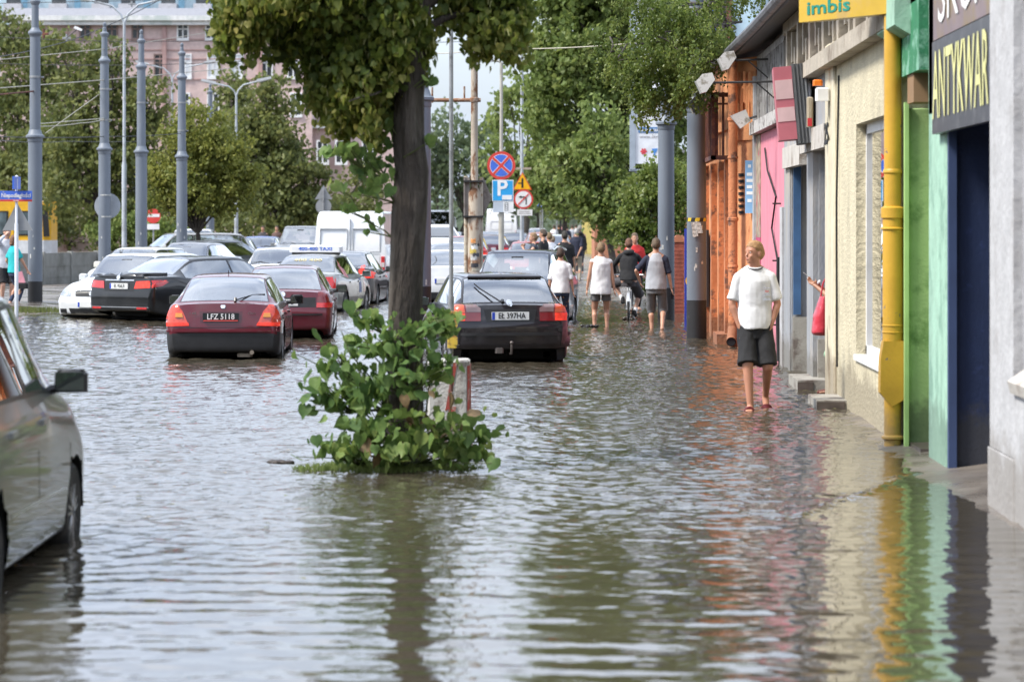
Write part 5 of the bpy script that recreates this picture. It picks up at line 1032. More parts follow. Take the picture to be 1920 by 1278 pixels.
def car_cage(k):
    W2 = k['W']/2; L, H = k['L'], k['H']; zb = .20; C = []
    def col(y, zt, belt, wmax, wb, wr, gh, yo=(0, 0, 0, 0, 0), zl=zb):
        lo = belt-.17; r = [(wmax*.82, y+yo[0], zl), (wmax*.965, y+yo[1], zl+.04), (wmax, y+yo[2], zl+.27), (wmax*.995, y+yo[3], lo), (wb, y+yo[4], belt)]
        if gh: r += [(wr, y+yo[4], zt-.05), (wr*.62, y+yo[4], zt-.012), (0, y+yo[4], zt)]
        else: r += [(wb*.84, y+yo[4], belt+(zt-belt)*.62), (wb*.5, y+yo[4], belt+(zt-belt)*.9), (0, y+yo[4], zt)]
        C.append(r)
    zd = k['zd']; ro = (.06, .01, 0, .035, .07); rake = k.get('rake', 1.)
    ro = (.06, .01, 0, .035*rake, .07*rake)
    col(0, zd-.02, zd-.07, W2*.87, W2*.80, 0, 0, ro, k.get('tz', .27))
    col(.10, zd-.012, zd-.06, W2*.965, W2*.87, 0, 0, (.03, 0, 0, .01, .03) if k['yRB'] > .2 else (.03, 0, 0, 0, .0), k.get('tz', .27)-.03)
    yrb = max(k['yRB'], .16)
    col(yrb, zd, zd-.055 if k['yRB'] > .2 else zd-.05, W2*.985, W2-.065, 0, 0)
    col(k['yRT'], H-.03, k['belt']+.01, W2, W2-.05, k['wr'], 1)
    col(k['yB'], H, k['belt'], W2, W2-.045, k['wr']+.02, 1)
    col(k['yFT'], H-.035, k['belt']-.01, W2, W2-.045, k['wr'], 1)
    col(k['yFB'], k['zc'], k['zc']-.07, W2*.995, W2-.075, 0, 0)
    col((k['yFB']+L)/2, k['zh'], k['zh']-.07, W2*.985, W2-.09, 0, 0)
    col(L-.16, k['zn']+.07, k['zn']-.02, W2*.93, W2*.82, 0, 0, (0, 0, 0, 0, 0), .2)
    col(L, k['zn']-.02, k['zn']-.08, W2*.80, W2*.70, 0, 0, (-.10, -.03, 0, -.04, -.10), .24)
    return np.array(C, dtype=float)
def knots(marks, n, step):
    s = set([float(i) for i in range(n)]) | set(marks); s = sorted(x for x in s if 0 <= x <= n-1); out = [s[0]]
    for a, b in zip(s, s[1:]):
        if b-a < 1e-6: continue
        st = step(a); m = max(1, int(math.ceil((b-a)/st-1e-6))); out += [a+(b-a)*(j+1)/m for j in range(m)]
    return np.array(out)
class Car:
    def __init__(s, label, cat, kind, px, Y, rz, body, name='parked_car', anchor='rear', z=-.17, group=None, lo=True, rim=rimd, glass=None, simple=False, lower=None, belt_trim=None, handles=True, xoff=0., seats=True, **over):
        k = dict(KIND[kind]); k.update(over); s.k = k; L, W, H = k['L'], k['W'], k['H']; glass = glass or car_glass
        t = thing(name, label, cat, (0, 0, 0), group=group); s.t = t; s.body_m = body
        C = car_cage(k); tr = .035
        side = [(k.get('q0', 2.42), 3.94, 4.16, 4.86), (4.04, 5.56, 4.16, 4.86)]
        if k['yRB'] < .2: side = [(k.get('q0', 2.35), 3.0, 4.16, 4.86), (3.08, 3.95, 4.16, 4.86), (4.04, 5.56, 4.16, 4.86)]
        rg = (2.1, 2.93, 5.1, 7.01); ws = (5.07, 5.92, 5.1, 7.01)
        um, vm = [], []
        for a in side+[rg, ws]: um += [a[0]-tr, a[0], a[1], a[1]+tr]; vm += [a[2]-.06, a[2], a[3], a[3]+.06] if a[3] < 7 else [a[2]-.07, a[2]]
        ylen = [C[i+1, 2, 1]-C[i, 2, 1] for i in range(9)]
        st = .07 if not simple else .16
        U = knots(um, 10, lambda u: st/max(.05, ylen[min(8, int(u))])); V = knots(vm+([.5] if lo else []), 8, lambda v: (.25 if v < 4 else .34) if not simple else .5)
        G = crom(C, U, .7); G = np.swapaxes(crom(np.swapaxes(G, 0, 1), V, .62), 0, 1)        # (nu, nv, 3)
        nu, nv = len(U), len(V); G[:, -1, 0] = 0
        iv4 = int(np.argmin(abs(V-4)))
        for e, sg, bl in ((0, -1, .035), (nu-1, 1, .10)):
            w4 = G[e, iv4, 0]
            for j in range(iv4, nv): G[e, j, 1] += sg*bl*(1-(G[e, j, 0]/w4)**2)
        # full ring: right side then mirrored left
        V2 = np.concatenate([G, (G*np.array([-1, 1, 1]))[:, -2::-1]], axis=1); n2 = 2*nv-1
        vs = V2.reshape(-1, 3).tolist(); fs = []; kind_ = []
        def inw(u, v):
            v_ = v if v <= 7 else 14-v
            for i, a in enumerate(side):
                if a[0] < u < a[1] and a[2] < v_ < a[3]: return 's%d%s' % (i, 'r' if v <= 7 else 'l')
            for n_, a in (('rear_window', rg), ('windscreen', ws)):
                if a[0] < u < a[1] and a[2] < v_: return n_
            for a in side+[rg, ws]:
                q = .07 if a[3] > 7 else .06
                if a[0]-tr < u < a[1]+tr and a[2]-q < v_ < a[3]+(.06 if a[3] < 7 else 1): return 'trim'
            return 'body'
        VV = np.concatenate([V, 14-V[-2::-1]])
        for i in range(nu-1):
            for j in range(n2-1):
                fs.append((i*n2+j, i*n2+j+1, (i+1)*n2+j+1, (i+1)*n2+j)); kind_.append(inw((U[i]+U[i+1])/2, (VV[j]+VV[j+1])/2))
        # end caps
        for e, sg, bl in ((0, -1, .035), (nu-1, 1, .10)):
            S = G[e, iv4:, 0]/G[e, iv4, 0]; S = np.concatenate([S, -S[-2::-1]]); zt = np.concatenate([G[e, iv4:, 2], G[e, -2:iv4-1 if iv4 > 0 else None:-1, 2]]); m = len(S); prev = None
            for j in range(0, iv4+1):
                tt = j/iv4
                if j == iv4: idx = [e*n2+iv4+q for q in range(m)]
                else:
                    idx = []
                    for q in range(m):
                        if q == 0: idx.append(e*n2+j)
                        elif q == m-1: idx.append(e*n2+n2-1-j)
                        else:
                            g = G[e, j]; vs.append([S[q]*g[0], g[1]+sg*bl*(1-S[q]**2), g[2]+(zt[q]-G[e, iv4, 2])*tt**2]); idx.append(len(vs)-1)
                if prev:
                    for q in range(m-1): fs.append((prev[q], prev[q+1], idx[q+1], idx[q])); kind_.append('body')
                prev = idx
        vs = np.array(vs); s.bvh = BVHTree.FromPolygons([tuple(v) for v in vs], [f for f, k_ in zip(fs, kind_)])
        # wheel arches
        yw = (k['yR'], k['yR']+k['wb']); R = k.get('ar', .365); zc = .31; keep = []
        fc = np.array([vs[list(f)].mean(0) for f in fs]); W2 = W/2
        for i, f in enumerate(fs):
            c = fc[i]; rm = False
            if abs(c[0]) > W2*.6 and c[2] < .8:
                for y in yw:
                    if math.hypot(c[1]-y, c[2]-zc) < R: rm = True
            keep.append(not rm)
        used = set(q for f, kp in zip(fs, keep) if kp for q in f)
        for q in used:
            v = vs[q]
            if abs(v[0]) > W2*.55 and v[2] < .8:
                for y in yw:
                    d = math.hypot(v[1]-y, v[2]-zc)
                    if d < R+.03: d = max(d, 1e-4); v[1] = y+(v[1]-y)*R/d; v[2] = zc+(v[2]-zc)*R/d
        def part(name, sel, mats, mi=None, par=t, sm=40):
            F_ = [f for f, kp, kk in zip(fs, keep, kind_) if kp and kk in sel]
            if not F_: return None
            me = bpy.data.meshes.new(name); ids = sorted(set(q for f in F_ for q in f)); mp = {q: i for i, q in enumerate(ids)}
            me.from_pydata([tuple(vs[q]) for q in ids], [], [tuple(mp[q] for q in f) for f in F_])
            if mi:
                for p, f, kk in zip(me.polygons, F_, [kk for kk, kp in zip(kind_, keep) if kp and kk in sel]): p.material_index = mi(f, kk)
            bm = bmesh.new(); bm.from_mesh(me); bmesh.ops.recalc_face_normals(bm, faces=bm.faces); bm.to_mesh(me); bm.free()
            return link(name, me, mats, par, sm)
        lowz = k.get('lowz', .0)
        def bodymi(f, kk):
            if kk == 'trim': return 1
            c = vs[list(f)].mean(0)
            if lowz and c[2] < lowz and (c[1] < .55 or c[1] > L-.5): return 2
            if c[2] < .24: return 2
            return 0
        s.body = part('body', ('body', 'trim'), [body, trimm, lower or plastic], bodymi)
        part('rear_window', ('rear_window',), glass); part('windscreen', ('windscreen',), glass)
        for i in range(len(side)):
            for q in 'rl': part('side_window', ('s%d%s' % (i, q),), glass)
        mb = MB(); mb.box(-W2*.82, W2*.82, .55, L-.15, .19, .22); mb.box(-W2*.5, W2*.5, .35, L-.1, .26, .5); mb.box(-W2*.8, W2*.8, .1, .5, k.get('tz', .27)+.02, .5)
        for y in yw:
            n = 12
            for sx in (-1, 1):
                v = [(sx*W2*xx, y+R*math.cos(math.pi*q/n), zc+R*math.sin(math.pi*q/n)) for xx in (.62, .985) for q in range(n+1)]; mb.add(v, [(q, q+1, n+2+q, n+1+q) for q in range(n)])
        mb.box(-W2*.62, W2*.62, yw[0]-.4, yw[0]+.4, .22, .66); mb.box(-W2*.62, W2*.62, yw[1]-.4, yw[1]+.4, .22, .6); mb.box(-W2*.88, W2*.88, .15, k['yFB'], .5, .56)
        mb.build('underbody', under, t)
        # wheels
        rw = .315
        for y in yw:
            for sx in (-1, 1):
                x = sx*(W2-.115); mb = MB(); pr = [(.205, -.09), (.28, -.1), (rw-.012, -.085), (rw, -.06), (rw, .06), (rw-.012, .085), (.28, .1), (.205, .09)]; mb.lathe(pr, (x, y, rw), 30 if not simple else 14, axis='x'); w = mb.build('wheel', tyrem, t)
                mb = MB(); xo = x+sx*.075; mb.lathe([(.0, xo+sx*.01), (.05, xo+sx*.012), (.06, xo)], (0, y, rw), 16, axis='x'); mb.lathe([(.17, xo-sx*.01), (.205, xo+sx*.012), (.215, xo+sx*.01), (.205, xo-sx*.12)], (0, y, rw), 26, axis='x')
                if not simple:
                    for q in range(7):
                        a = 2*math.pi*q/7+.3; c, d = math.cos(a), math.sin(a)
                        for dd in (-.022, .022): mb.tube([(xo+sx*.008, y+c*.03-d*dd*.4, rw+d*.03+c*dd*.4), (xo+sx*.004, y+c*.19-d*dd*1.3, rw+d*.19+c*dd*1.3)], .013, 5)
                mb.build('rim', rim, w); 
                mb = MB(); mb.lathe([(0, x), (.2, x)], (0, y, rw), 16, axis='x'); mb.build('brake_disc', under, w)
        # interior
        if not simple and seats:
            mb = MB(); mb.box(-W2+.15, W2-.15, k['yRT']+.12, k['yRT']+.26, .45, k['belt']+.02, bev=.04)
            for x in (-.36, .36): mb.box(x-.13, x+.13, k['yRT']+.14, k['yRT']+.22, k['belt']+.04, k['belt']+.18, bev=.05)
            mb.box(-W2+.12, W2-.12, k['yRB']+.02, k['yRT']+.12, k['belt']-.12, k['belt']-.08); mb.build('rear_bench', interior, t)
            for x in (-.37, .37):
                mb = MB(); y = k['yB']+.05; mb.prism([(y, .4), (y+.12, .4), (y-.02, k['belt']+.12), (y-.12, k['belt']+.12)], x-.24, x+.24, 'yz'); mb.box(x-.12, x+.12, y-.13, y-.04, k['belt']+.15, k['belt']+.34, bev=.04); mb.build('front_seat', interior, t)
            mb = MB(); mb.prism([(k['yFB']-.55, .5), (k['yFB']-.5, k['belt']-.02), (k['yFB']+.05, k['belt']-.04), (k['yFB']+.05, .5)], -W2+.1, W2-.1, 'yz'); mb.build('dashboard', interior, t)
            mb = MB(); n = 18; pts = [(-.37+.18*math.cos(2*math.pi*q/n), k['yFB']-.62+.05*math.sin(2*math.pi*q/n), k['belt']-.06+.16*math.sin(2*math.pi*q/n)) for q in range(n+1)]; mb.tube(pts, .014, 6); mb.build('steering_wheel', plastic, t)
            mb = MB(); mb.box(-.12, .12, k['yFT']+.12, k['yFT']+.15, H-.19, H-.12, bev=.01); mb.build('rear_view_mirror', plastic, t)
        # door mirrors
        ym = k['yFB']-.42; zm = k['belt']+.04+k.get('mz', 0)
        for sx in (-1, 1):
            mb = MB(); x = sx*(W2+.09-k.get('mx', 0)); mb.box(min(x-.10, x+.10), max(x-.1, x+.1), ym-.04, ym+.07, zm-.065, zm+.075, bev=.04); mb.tube([(sx*(W2-.09), ym+.03, zm-.05), (x, ym+.03, zm-.03)], .03, 6)
            h = mb.build('door_mirror', k.get('mirror', body), t); mb = MB(); mb.box(x-.085, x+.085, ym-.047, ym-.041, zm-.05, zm+.06); mb.build('mirror_glass', mirror_g, h)
        if handles and not simple:
            for y in (k['yB']-.82, k['yB']+.22):
                for sx, vw in ((1, 'right'), (-1, 'left')): s.decal('door_handle', [(y, k['belt']-.14), (y+.17, k['belt']-.135), (y+.17, k['belt']-.105), (y, k['belt']-.11)], vw, k.get('handle', body), .025, cut=1)
            for y in (k['yB']+.12, ): 
                for vw in ('right', 'left'): s.decal('door_seam', [(y, .30), (y+.012, .30), (y+.012, k['belt']-.03), (y, k['belt']-.03)], vw, trimm, .0015, cut=1)
            for y in (k['yFB']-.15,):
                for vw in ('right', 'left'): s.decal('door_seam', [(y-.05, .30), (y-.038, .30), (y+.012, k['belt']-.10), (y, k['belt']-.10)], vw, trimm, .0015, cut=1)
        if belt_trim:
            for vw in ('right', 'left'): s.decal('rubbing_strip', [(k['yR']+.4, .52), (k['yR']+k['wb']-.42, .52), (k['yR']+k['wb']-.42, .56), (k['yR']+.4, .56)], vw, belt_trim, .012, cut=3)
        t.rotation_euler = (0, 0, rad(rz)); X = X_(px, Y)+xoff
        a = 0 if anchor == 'rear' else (L if anchor == 'front' else anchor)
        t.location = (X+a*math.sin(rad(rz)), Y-a*math.cos(rad(rz)), z)
    def decal(s, name, poly, view, mat, off=.008, cut=2, par=None, th=.012):
        L = s.k['L']; bm = bmesh.new()
        O = {'rear': lambda a, b: (Vector((a, -1, b)), Vector((0, 1, 0))), 'front': lambda a, b: (Vector((a, L+1, b)), Vector((0, -1, 0))), 'right': lambda a, b: (Vector((3, a, b)), Vector((-1, 0, 0))), 'left': lambda a, b: (Vector((-3, a, b)), Vector((1, 0, 0)))}[view]
        vv = [bm.verts.new((a, b, 0)) for a, b in poly]; bm.faces.new(vv); 
        if len(poly) > 4: bmesh.ops.triangulate(bm, faces=bm.faces)
        for _ in range(1): bmesh.ops.subdivide_edges(bm, edges=bm.edges, cuts=cut*2, use_grid_fill=True)
        bmesh.ops.triangulate(bm, faces=bm.faces); bd = [v for v in bm.verts if v.is_boundary]; be = [e for e in bm.edges if e.is_boundary]; nrm = {}
        for v in bm.verts:
            o, d = O(v.co.x, v.co.y); h, n, i, ds = s.bvh.ray_cast(o, d)
            if h is None: h, n, i, ds = s.bvh.find_nearest(o+d*1.05)
            if n.dot(d) > 0: n = -n
            nrm[v] = n; v.co = h+n*off
        low = {v: bm.verts.new(v.co-nrm[v]*(off+th)) for v in bd}
        for e in be: a, b = e.verts; bm.faces.new((a, b, low[b], low[a]))
        bmesh.ops.recalc_face_normals(bm, faces=bm.faces); me = bpy.data.meshes.new(name); bm.to_mesh(me); bm.free()
        return link(name, me, mat, par or s.t, 50)
    def both(s, name, poly, view, mat, off=.008, **k):
        s.decal(name, poly, view, mat, off, **k); s.decal(name, [(-a, b) for a, b in poly], view, mat, off, **k) if view in ('rear', 'front') else s.decal(name, poly, 'left', mat, off, **k)
    def plate(s, view, zc, txt, x=0., dark=False, w=.52, h=.112, size=.10, sx=.8):
        L = s.k['L']; sg = -1 if view == 'rear' else 1; o, d = Vector((x, 3*sg if view == 'rear' else L+1, zc)), Vector((0, -sg, 0))
        h_, n, i, ds = s.bvh.ray_cast(Vector((x, -1 if view == 'rear' else L+1, zc)), Vector((0, -sg, 0))); y = h_.y
        mb = MB(); ya, yb = (y-.022, y+.01) if sg < 0 else (y-.01, y+.022); mb.box(x-w/2, x+w/2, ya, yb, zc-h/2, zc+h/2, bev=.0); p = mb.build('licence_plate', plateb if dark else platew, s.t)
        f = y+sg*.0235
        if not dark: mb = MB(); xe = x+sg*(w/2-.022) if sg > 0 else x-w/2+.022; mb.box(xe-.02, xe+.02, min(f, y+sg*.01), max(f, y+sg*.01), zc-h/2+.004, zc+h/2-.004); mb.build('blue_band', euro, p)
        if txt: text_mesh(txt, size, 'lettering', S_white if dark else S_blk, p, face_mtx((x+(.02 if not dark else 0), f+sg*.001, zc), (0, sg, 0)), sx=sx, font_bold=.0015, depth=.001)
        return p
def simple_tail(c, zlo=.62, zhi=.86, xi=.52, xo=.8, mat=tail_red, lit=False):
    c.both('tail_lamp', [(xi, zlo), (xo, zlo), (xo-.02, zhi), (xi+.03, zhi)], 'rear', tail_lit if lit else mat); c.plate('rear', (zlo+zhi)/2-.02, None)
    c.decal('bumper_strip', [(-.8, .42), (.8, .42), (.8, .46), (-.8, .46)], 'rear', plastic, .012)
def simple_front(c, z=None, grille=True, plate='', lm=lens_cl):
    k = c.k; z = z or k['zn']-.07; W2 = k['W']/2
    c.both('headlight', [(W2-.40, z-.085), (W2-.10, z-.06), (W2-.04, z+.05), (W2-.16, z+.075), (W2-.38, z+.045)], 'front', lm, .01)
    if grille: c.decal('grille', [(-.36, z-.08), (.36, z-.08), (.40, z+.04), (-.40, z+.04)], 'front', trimm, .008); c.decal('emblem', [(.05*math.cos(q*.785), z-.02+.05*math.sin(q*.785)) for q in range(8)], 'front', chrome, .02)
    c.decal('lower_intake', [(-.45, .27), (.45, .27), (.5, .38), (-.5, .38)], 'front', trimm, .006); c.both('fog_lamp', [(.55, .28), (.72, .29), (.73, .37), (.56, .37)], 'front', trimm, .006)
    c.plate('front', .46, None)
    ws = [(-.6, k['yFB']-.05), (.1, k['yFB']-.05)]
    for xx, y in ws:
        mb = MB(); h = k['zc']+.015; mb.tube([(xx, y+.06, h), (xx+.25, y-.06, h+.055), (xx+.5, y-.02, h+.03)], .008, 5); mb.build('wiper', trimm, c.t)

CG = 'cars stuck in the flooded street'
# --- red hatchback with the black plate
c = Car('dark red hatchback seen from behind with black plate LFZ 5118, deep in the water', 'car', 'civic', 418, 41.3, 2.8, paint('dark_red_paint', (.115, .008, .018), .15, .32), group=CG, lowz=.555, mirror=plastic)
for sg in (1, -1):
    m_ = lambda q: [(sg*a, b) for a, b in q]
    c.decal('tail_lamp', m_([(.49, .66), (.80, .65), (.83, .72), (.79, .86), (.72, .95), (.66, .955), (.58, .86)]), 'rear', M('tail_lamp_orange_red', (.62, .05, .018), .15, coat=1., var=.3, vs=16), .012)
    c.decal('tail_lamp_lower', m_([(.485, .655), (.81, .645), (.815, .70), (.50, .70)]), 'rear', tail_lit, .018)
    c.decal('reverse_lamp', m_([(.575, .775), (.69, .775), (.68, .835), (.59, .835)]), 'rear', M('reverse_lamp_amber_grey', (.70, .28, .06), .2), .03)
p = c.plate('rear', .785, 'LFZ 5118', x=-.03, dark=True, size=.115, sx=.9)
c.decal('plate_recess', [(-.33, .70), (.27, .70), (.28, .865), (-.34, .865)], 'rear', paint('darker_red_paint', (.07, .005, .012), .1), .003)
c.decal('plate_strip', [(-.28, .718), (.22, .718), (.22, .73), (-.28, .73)], 'rear', S_red, .04, cut=1)
c.decal('rubber_strip', [(-.80, .565), (.80, .565), (.80, .585), (-.80, .585)], 'rear', paint('dark_red_paint', 0), .03, cut=4)
c.decal('lid_seam', [(-.52, .625), (.52, .625), (.52, .633), (-.52, .633)], 'rear', trimm, .002, cut=4)
c.decal('emblem', [(.0, .915), (.02, .905), (.035, .93), (.03, .955), (-.03, .955), (-.035, .93), (-.02, .905)], 'rear', chrome, .012, cut=1)
for x0, w in ((-.5, .13), (.36, .12)): text_mesh('1.4iS' if x0 < 0 else 'Civic', .055, 'model_lettering', chrome, c.t, face_mtx((x0+w/2, -.005, .835)))
mb = MB(); mb.tube([(.16, .28, 1.02), (.40, .50, 1.09), (.58, .52, 1.10)], .009, 5); mb.tube([(.16, .27, 1.0), (.16, .30, 1.05)], .022, 8); mb.build('wiper', trimm, c.t)
mb = MB(); mb.tube([(.42, -.04, .27), (.42, .3, .27)], .032, 10); mb.box(.2, .42, .06, .3, .2, .27, bev=.03); mb.build('exhaust', M('rusty_exhaust', (.3, .25, .2), .5, metal=.5), c.t)
mb = MB(); mb.tube([(0, 1.2, 1.36), (0, 1.12, 1.44)], .006, 5); mb.build('aerial', trimm, c.t)
# --- dark estate-like hatchback with plate EL 397HA
c = Car('black aubergine hatchback seen from behind with white plate EL 397HA and tow ball', 'car', 'hatch', 957, 40.2, 9.5, paint('aubergine_black_paint', (.008, .005, .007), .0, .35), group=CG, L=4.15, W=1.72, H=1.42, yRT=.66, zd=1.01, wr=.60, lowz=0., rim=rimm, tz=.38)
for sg in (1, -1):
    m_ = lambda q: [(sg*a, b) for a, b in q]
    c.decal('tail_lamp', m_([(.42, .76), (.80, .76), (.83, .86), (.80, .985), (.5, .985), (.42, .94)]), 'rear', tail_dk, .010)
    c.decal('tail_lamp_upper', m_([(.42, .89), (.62, .89), (.63, .985), (.48, .985), (.42, .945)]), 'rear', tail_sm, .015)
    c.decal('turn_lamp', m_([(.64, .88), (.81, .88), (.79, .985), (.655, .985)]), 'rear', tail_or, .015)
    c.decal('stop_lamp', m_([(.64, .765), (.81, .765), (.825, .872), (.64, .872)]), 'rear', tail_lit, .015)
c.plate('rear', .835, 'EŁ 397HA', size=.112, w=.53, sx=.84)
c.decal('plate_recess', [(-.34, .75), (.34, .75), (.38, .93), (-.38, .93)], 'rear', trimm, .003)
c.decal('bumper', [(-.84, .40), (.84, .40), (.86, .66), (-.86, .66)], 'rear', paint('aubergine_bumper', (.009, .006, .008), .0, .45), .035, cut=4)
c.decal('bumper_strip', [(-.85, .56), (.85, .56), (.85, .60), (-.85, .60)], 'rear', plastic, .045, cut=4)
c.decal('emblem', [(.045*math.cos(q*.63), 1.01+.045*math.sin(q*.63)) for q in range(10)], 'rear', chrome, .012, cut=1)
text_mesh('Almera', .06, 'model_lettering', chrome, c.t, face_mtx((-.62, .015, 1.005))); text_mesh('2.0 D', .05, 'engine_lettering', chrome, c.t, face_mtx((.6, .02, 1.02)))
mb = MB(); mb.tube([(-.12, .09, 1.03), (-.40, .34, 1.22), (-.46, .42, 1.28)], .011, 5); mb.tube([(-.1, .06, 1.02), (-.1, .12, 1.05)], .026, 8); mb.build('wiper', trimm, c.t)
mb = MB(); mb.tube([(0, .1, .30), (0, -.10, .31), (0, -.12, .38), (0, -.12, .44)], .018, 8); mb.ell((0, -.12, .46), (.027, .027, .027)); mb.box(-.22, -.1, -.05, .06, .31, .40, bev=.02); mb.build('tow_bar', M('dull_steel', (.15, .13, .12), .5, metal=.6), c.t)
c.decal('spoiler', [(-.53, 1.352), (.53, 1.352), (.5, 1.385), (-.5, 1.385)], 'rear', c.body_m, .03, cut=4)
# --- dark red saloon behind
c = Car('dark red hatchback behind the LFZ 5118 car, dark plate panel between its lamps', 'car', 'civic', 530, 48.4, 3.5, paint('wine_red_paint', (.125, .012, .022), .15, .3), group=CG, L=4.1, W=1.71, H=1.40, mirror=plastic, yRT=1.0, tz=.32)
for sg in (1, -1):
    m_ = lambda q: [(sg*a, b) for a, b in q]
    c.decal('tail_lamp', m_([(.57, .70), (.82, .70), (.84, .8), (.80, .96), (.60, .96)]), 'rear', tail_dk, .012); c.decal('tail_lamp_lower', m_([(.57, .70), (.82, .70), (.83, .78), (.575, .78)]), 'rear', tail_red, .018)
c.decal('dark_panel', [(-.56, .71), (.56, .71), (.56, .875), (-.56, .875)], 'rear', plastic, .004); c.plate('rear', .79, 'EL 84WG')
c.decal('bumper_strip', [(-.84, .575), (.84, .575), (.84, .60), (-.84, .60)], 'rear', plastic, .02, cut=4); c.decal('emblem', [(.045*math.cos(q*.63), .93+.045*math.sin(q*.63)) for q in range(10)], 'rear', chrome, .012, cut=1)
# --- black saloon turning, angled to the right
c = Car('black saloon turning across the flooded street, seen three quarter from behind', 'car', 'sedan', 224, 57.3, -36, paint('black_paint', (.006, .006, .007), .0, .3), group=CG, L=4.72, W=1.84, H=1.45, zd=1.10, rim=rimm, yRB=.75, yRT=1.5, yB=2.5, yFT=3.05, yFB=3.75, wb=2.7, yR=1.06, lowz=0, tz=.36)
for sg in (1, -1):
    m_ = lambda q: [(sg*a, b) for a, b in q]
    c.decal('tail_lamp', m_([(.42, .82), (.86, .84), (.87, .98), (.45, .965)]), 'rear', tail_lit if sg > 0 else tail_red, .012)
c.both('side_lamp', [(.08, .85), (.30, .87), (.5, .95), (.3, .99), (.08, .985)], 'right', tail_red, .010)
c.plate('rear', .87, 'EL 956LR', w=.5); c.decal('plate_recess', [(-.42, .76), (.42, .76), (.40, .955), (-.40, .955)], 'rear', trimm, .002); c.decal('chrome_strip', [(-.4, .975), (.4, .975), (.4, .995), (-.4, .995)], 'rear', chrome, .02, cut=3); c.decal('bumper_line', [(-.8, .44), (.8, .44), (.8, .455), (-.8, .455)], 'rear', chrome, .01, cut=4)
c.decal('boot_spoiler', [(-.62, 1.045), (.62, 1.045), (.6, 1.09), (-.6, 1.09)], 'rear', c.body_m, .05, cut=3); c.both('reflector', [(.5, .41), (.76, .41), (.76, .45), (.5, .45)], 'rear', tail_red, .012)
c.decal('emblem', [(.05*math.cos(q*.785), 1.035+.05*math.sin(q*.785)) for q in range(8)], 'rear', chrome, .06, cut=1)
for a, b, zz0, zz1 in ((1.55, 3.55, 1.0, 1.0),):
    c.both('chrome_window_line', [(1.45, .945), (3.45, .935), (3.45, .95), (1.45, .96)], 'right', chrome, .008, cut=6)
# --- white saloon facing the camera beside it
c = Car('white saloon facing the camera at the left, partly hidden by the black saloon', 'car', 'wagon', 172, 58.6, 180-16, paint('white_car_paint', (.72, .74, .75), 0, .3), anchor='front', group=CG, L=4.7, H=1.49, zn=.74, mirror=paint('white_car_paint', 0), rim=rimm)
simple_front(c, .70)
# --- taxi
c = Car('silver taxi saloon with white roof sign and stickers, behind the dark red cars', 'taxi', 'sedan', 560, 62.5, -6, paint('silver_beige_paint', (.33, .33, .31), .5, .35), group=CG, L=4.6, H=1.44, name='taxi', rim=rimm)
simple_tail(c, .7, .95, .5, .82)
mb = MB(); mb.box(-.60, .60, 1.9, 2.12, 1.47, 1.63, bev=.05); r = mb.build('roof_sign', M('taxi_sign_white', (.75, .76, .78), .35), c.t)
mb = MB(); mb.box(-.55, .55, 1.95, 2.05, 1.42, 1.47); mb.build('sign_bar', trimm, c.t)
text_mesh('400-400 TAXI', .12, 'sign_lettering', S_blue, r, face_mtx((0, 1.895, 1.55)), sx=1.1, font_bold=.002)
c.both('company_sticker', [(3.2, .55), (3.34, .55), (3.34, .85), (3.2, .85)], 'right', tail_or, .004, cut=1); c.both('door_sticker', [(2.6, .55), (2.9, .55), (2.9, .88), (2.6, .88)], 'right', M('blue_grey_sticker', (.12, .16, .3), .5), .004, cut=1)
c.both('pillar_sticker', [(1.05, .95), (1.45, .9), (1.4, 1.1), (1.1, 1.2)], 'right', M('red_white_sticker', (.6, .2, .2), .5, var=.8, vs=9), .005, cut=1)
text_mesh('400 400', .14, 'window_lettering', M('yellow_window_print', (.7, .6, .3), .5), c.t, Matrix.Translation((0, 1.05, 1.31)) @ Matrix.Rotation(rad(30), 4, 'X'), sx=1.4)
# --- dark grey saloon with tall tail lamps
c = Car('dark grey saloon with bright red tall tail lamp between taxi and white van', 'car', 'sedan', 632, 68.5, -1.5, paint('graphite_paint', (.05, .05, .055), .4, .3), group=CG, L=4.6, H=1.45, W=1.82, zd=1.08)
for sg in (1, -1):
    m_ = lambda q: [(sg*a, b) for a, b in q]
    c.decal('tail_lamp', m_([(.50, .80), (.87, .80), (.88, .95), (.66, 1.0), (.60, 1.10), (.53, 1.08)]), 'rear', tail_lit, .014)
c.plate('rear', .78, None); c.decal('dark_lid', [(-.45, .98), (.45, .98), (.45, 1.07), (-.45, 1.07)], 'rear', trimm, .004)
# --- dark blue people carrier facing the camera behind the aubergine hatchback
c = Car('dark blue estate car facing the camera behind the EL 397HA car', 'car', 'suv', 948, 54.5, 180-7, paint('dark_blue_paint', (.03, .035, .06), .5, .3), anchor='front', group=CG, H=1.60, W=1.80, L=4.5, mirror=M('blue_mirror_paint', (.02, .05, .2), .3, coat=1.), rim=rimm, belt=1.0, zc=1.02, zh=.95, zn=.75)
simple_front(c)
mb = MB(); mb.tube([(-.72, 1.0, 1.60), (-.70, 1.6, 1.66), (-.7, 2.4, 1.66), (-.68, 2.75, 1.6)], .03, 8); mb.build('roof_rail', chrome, c.t)
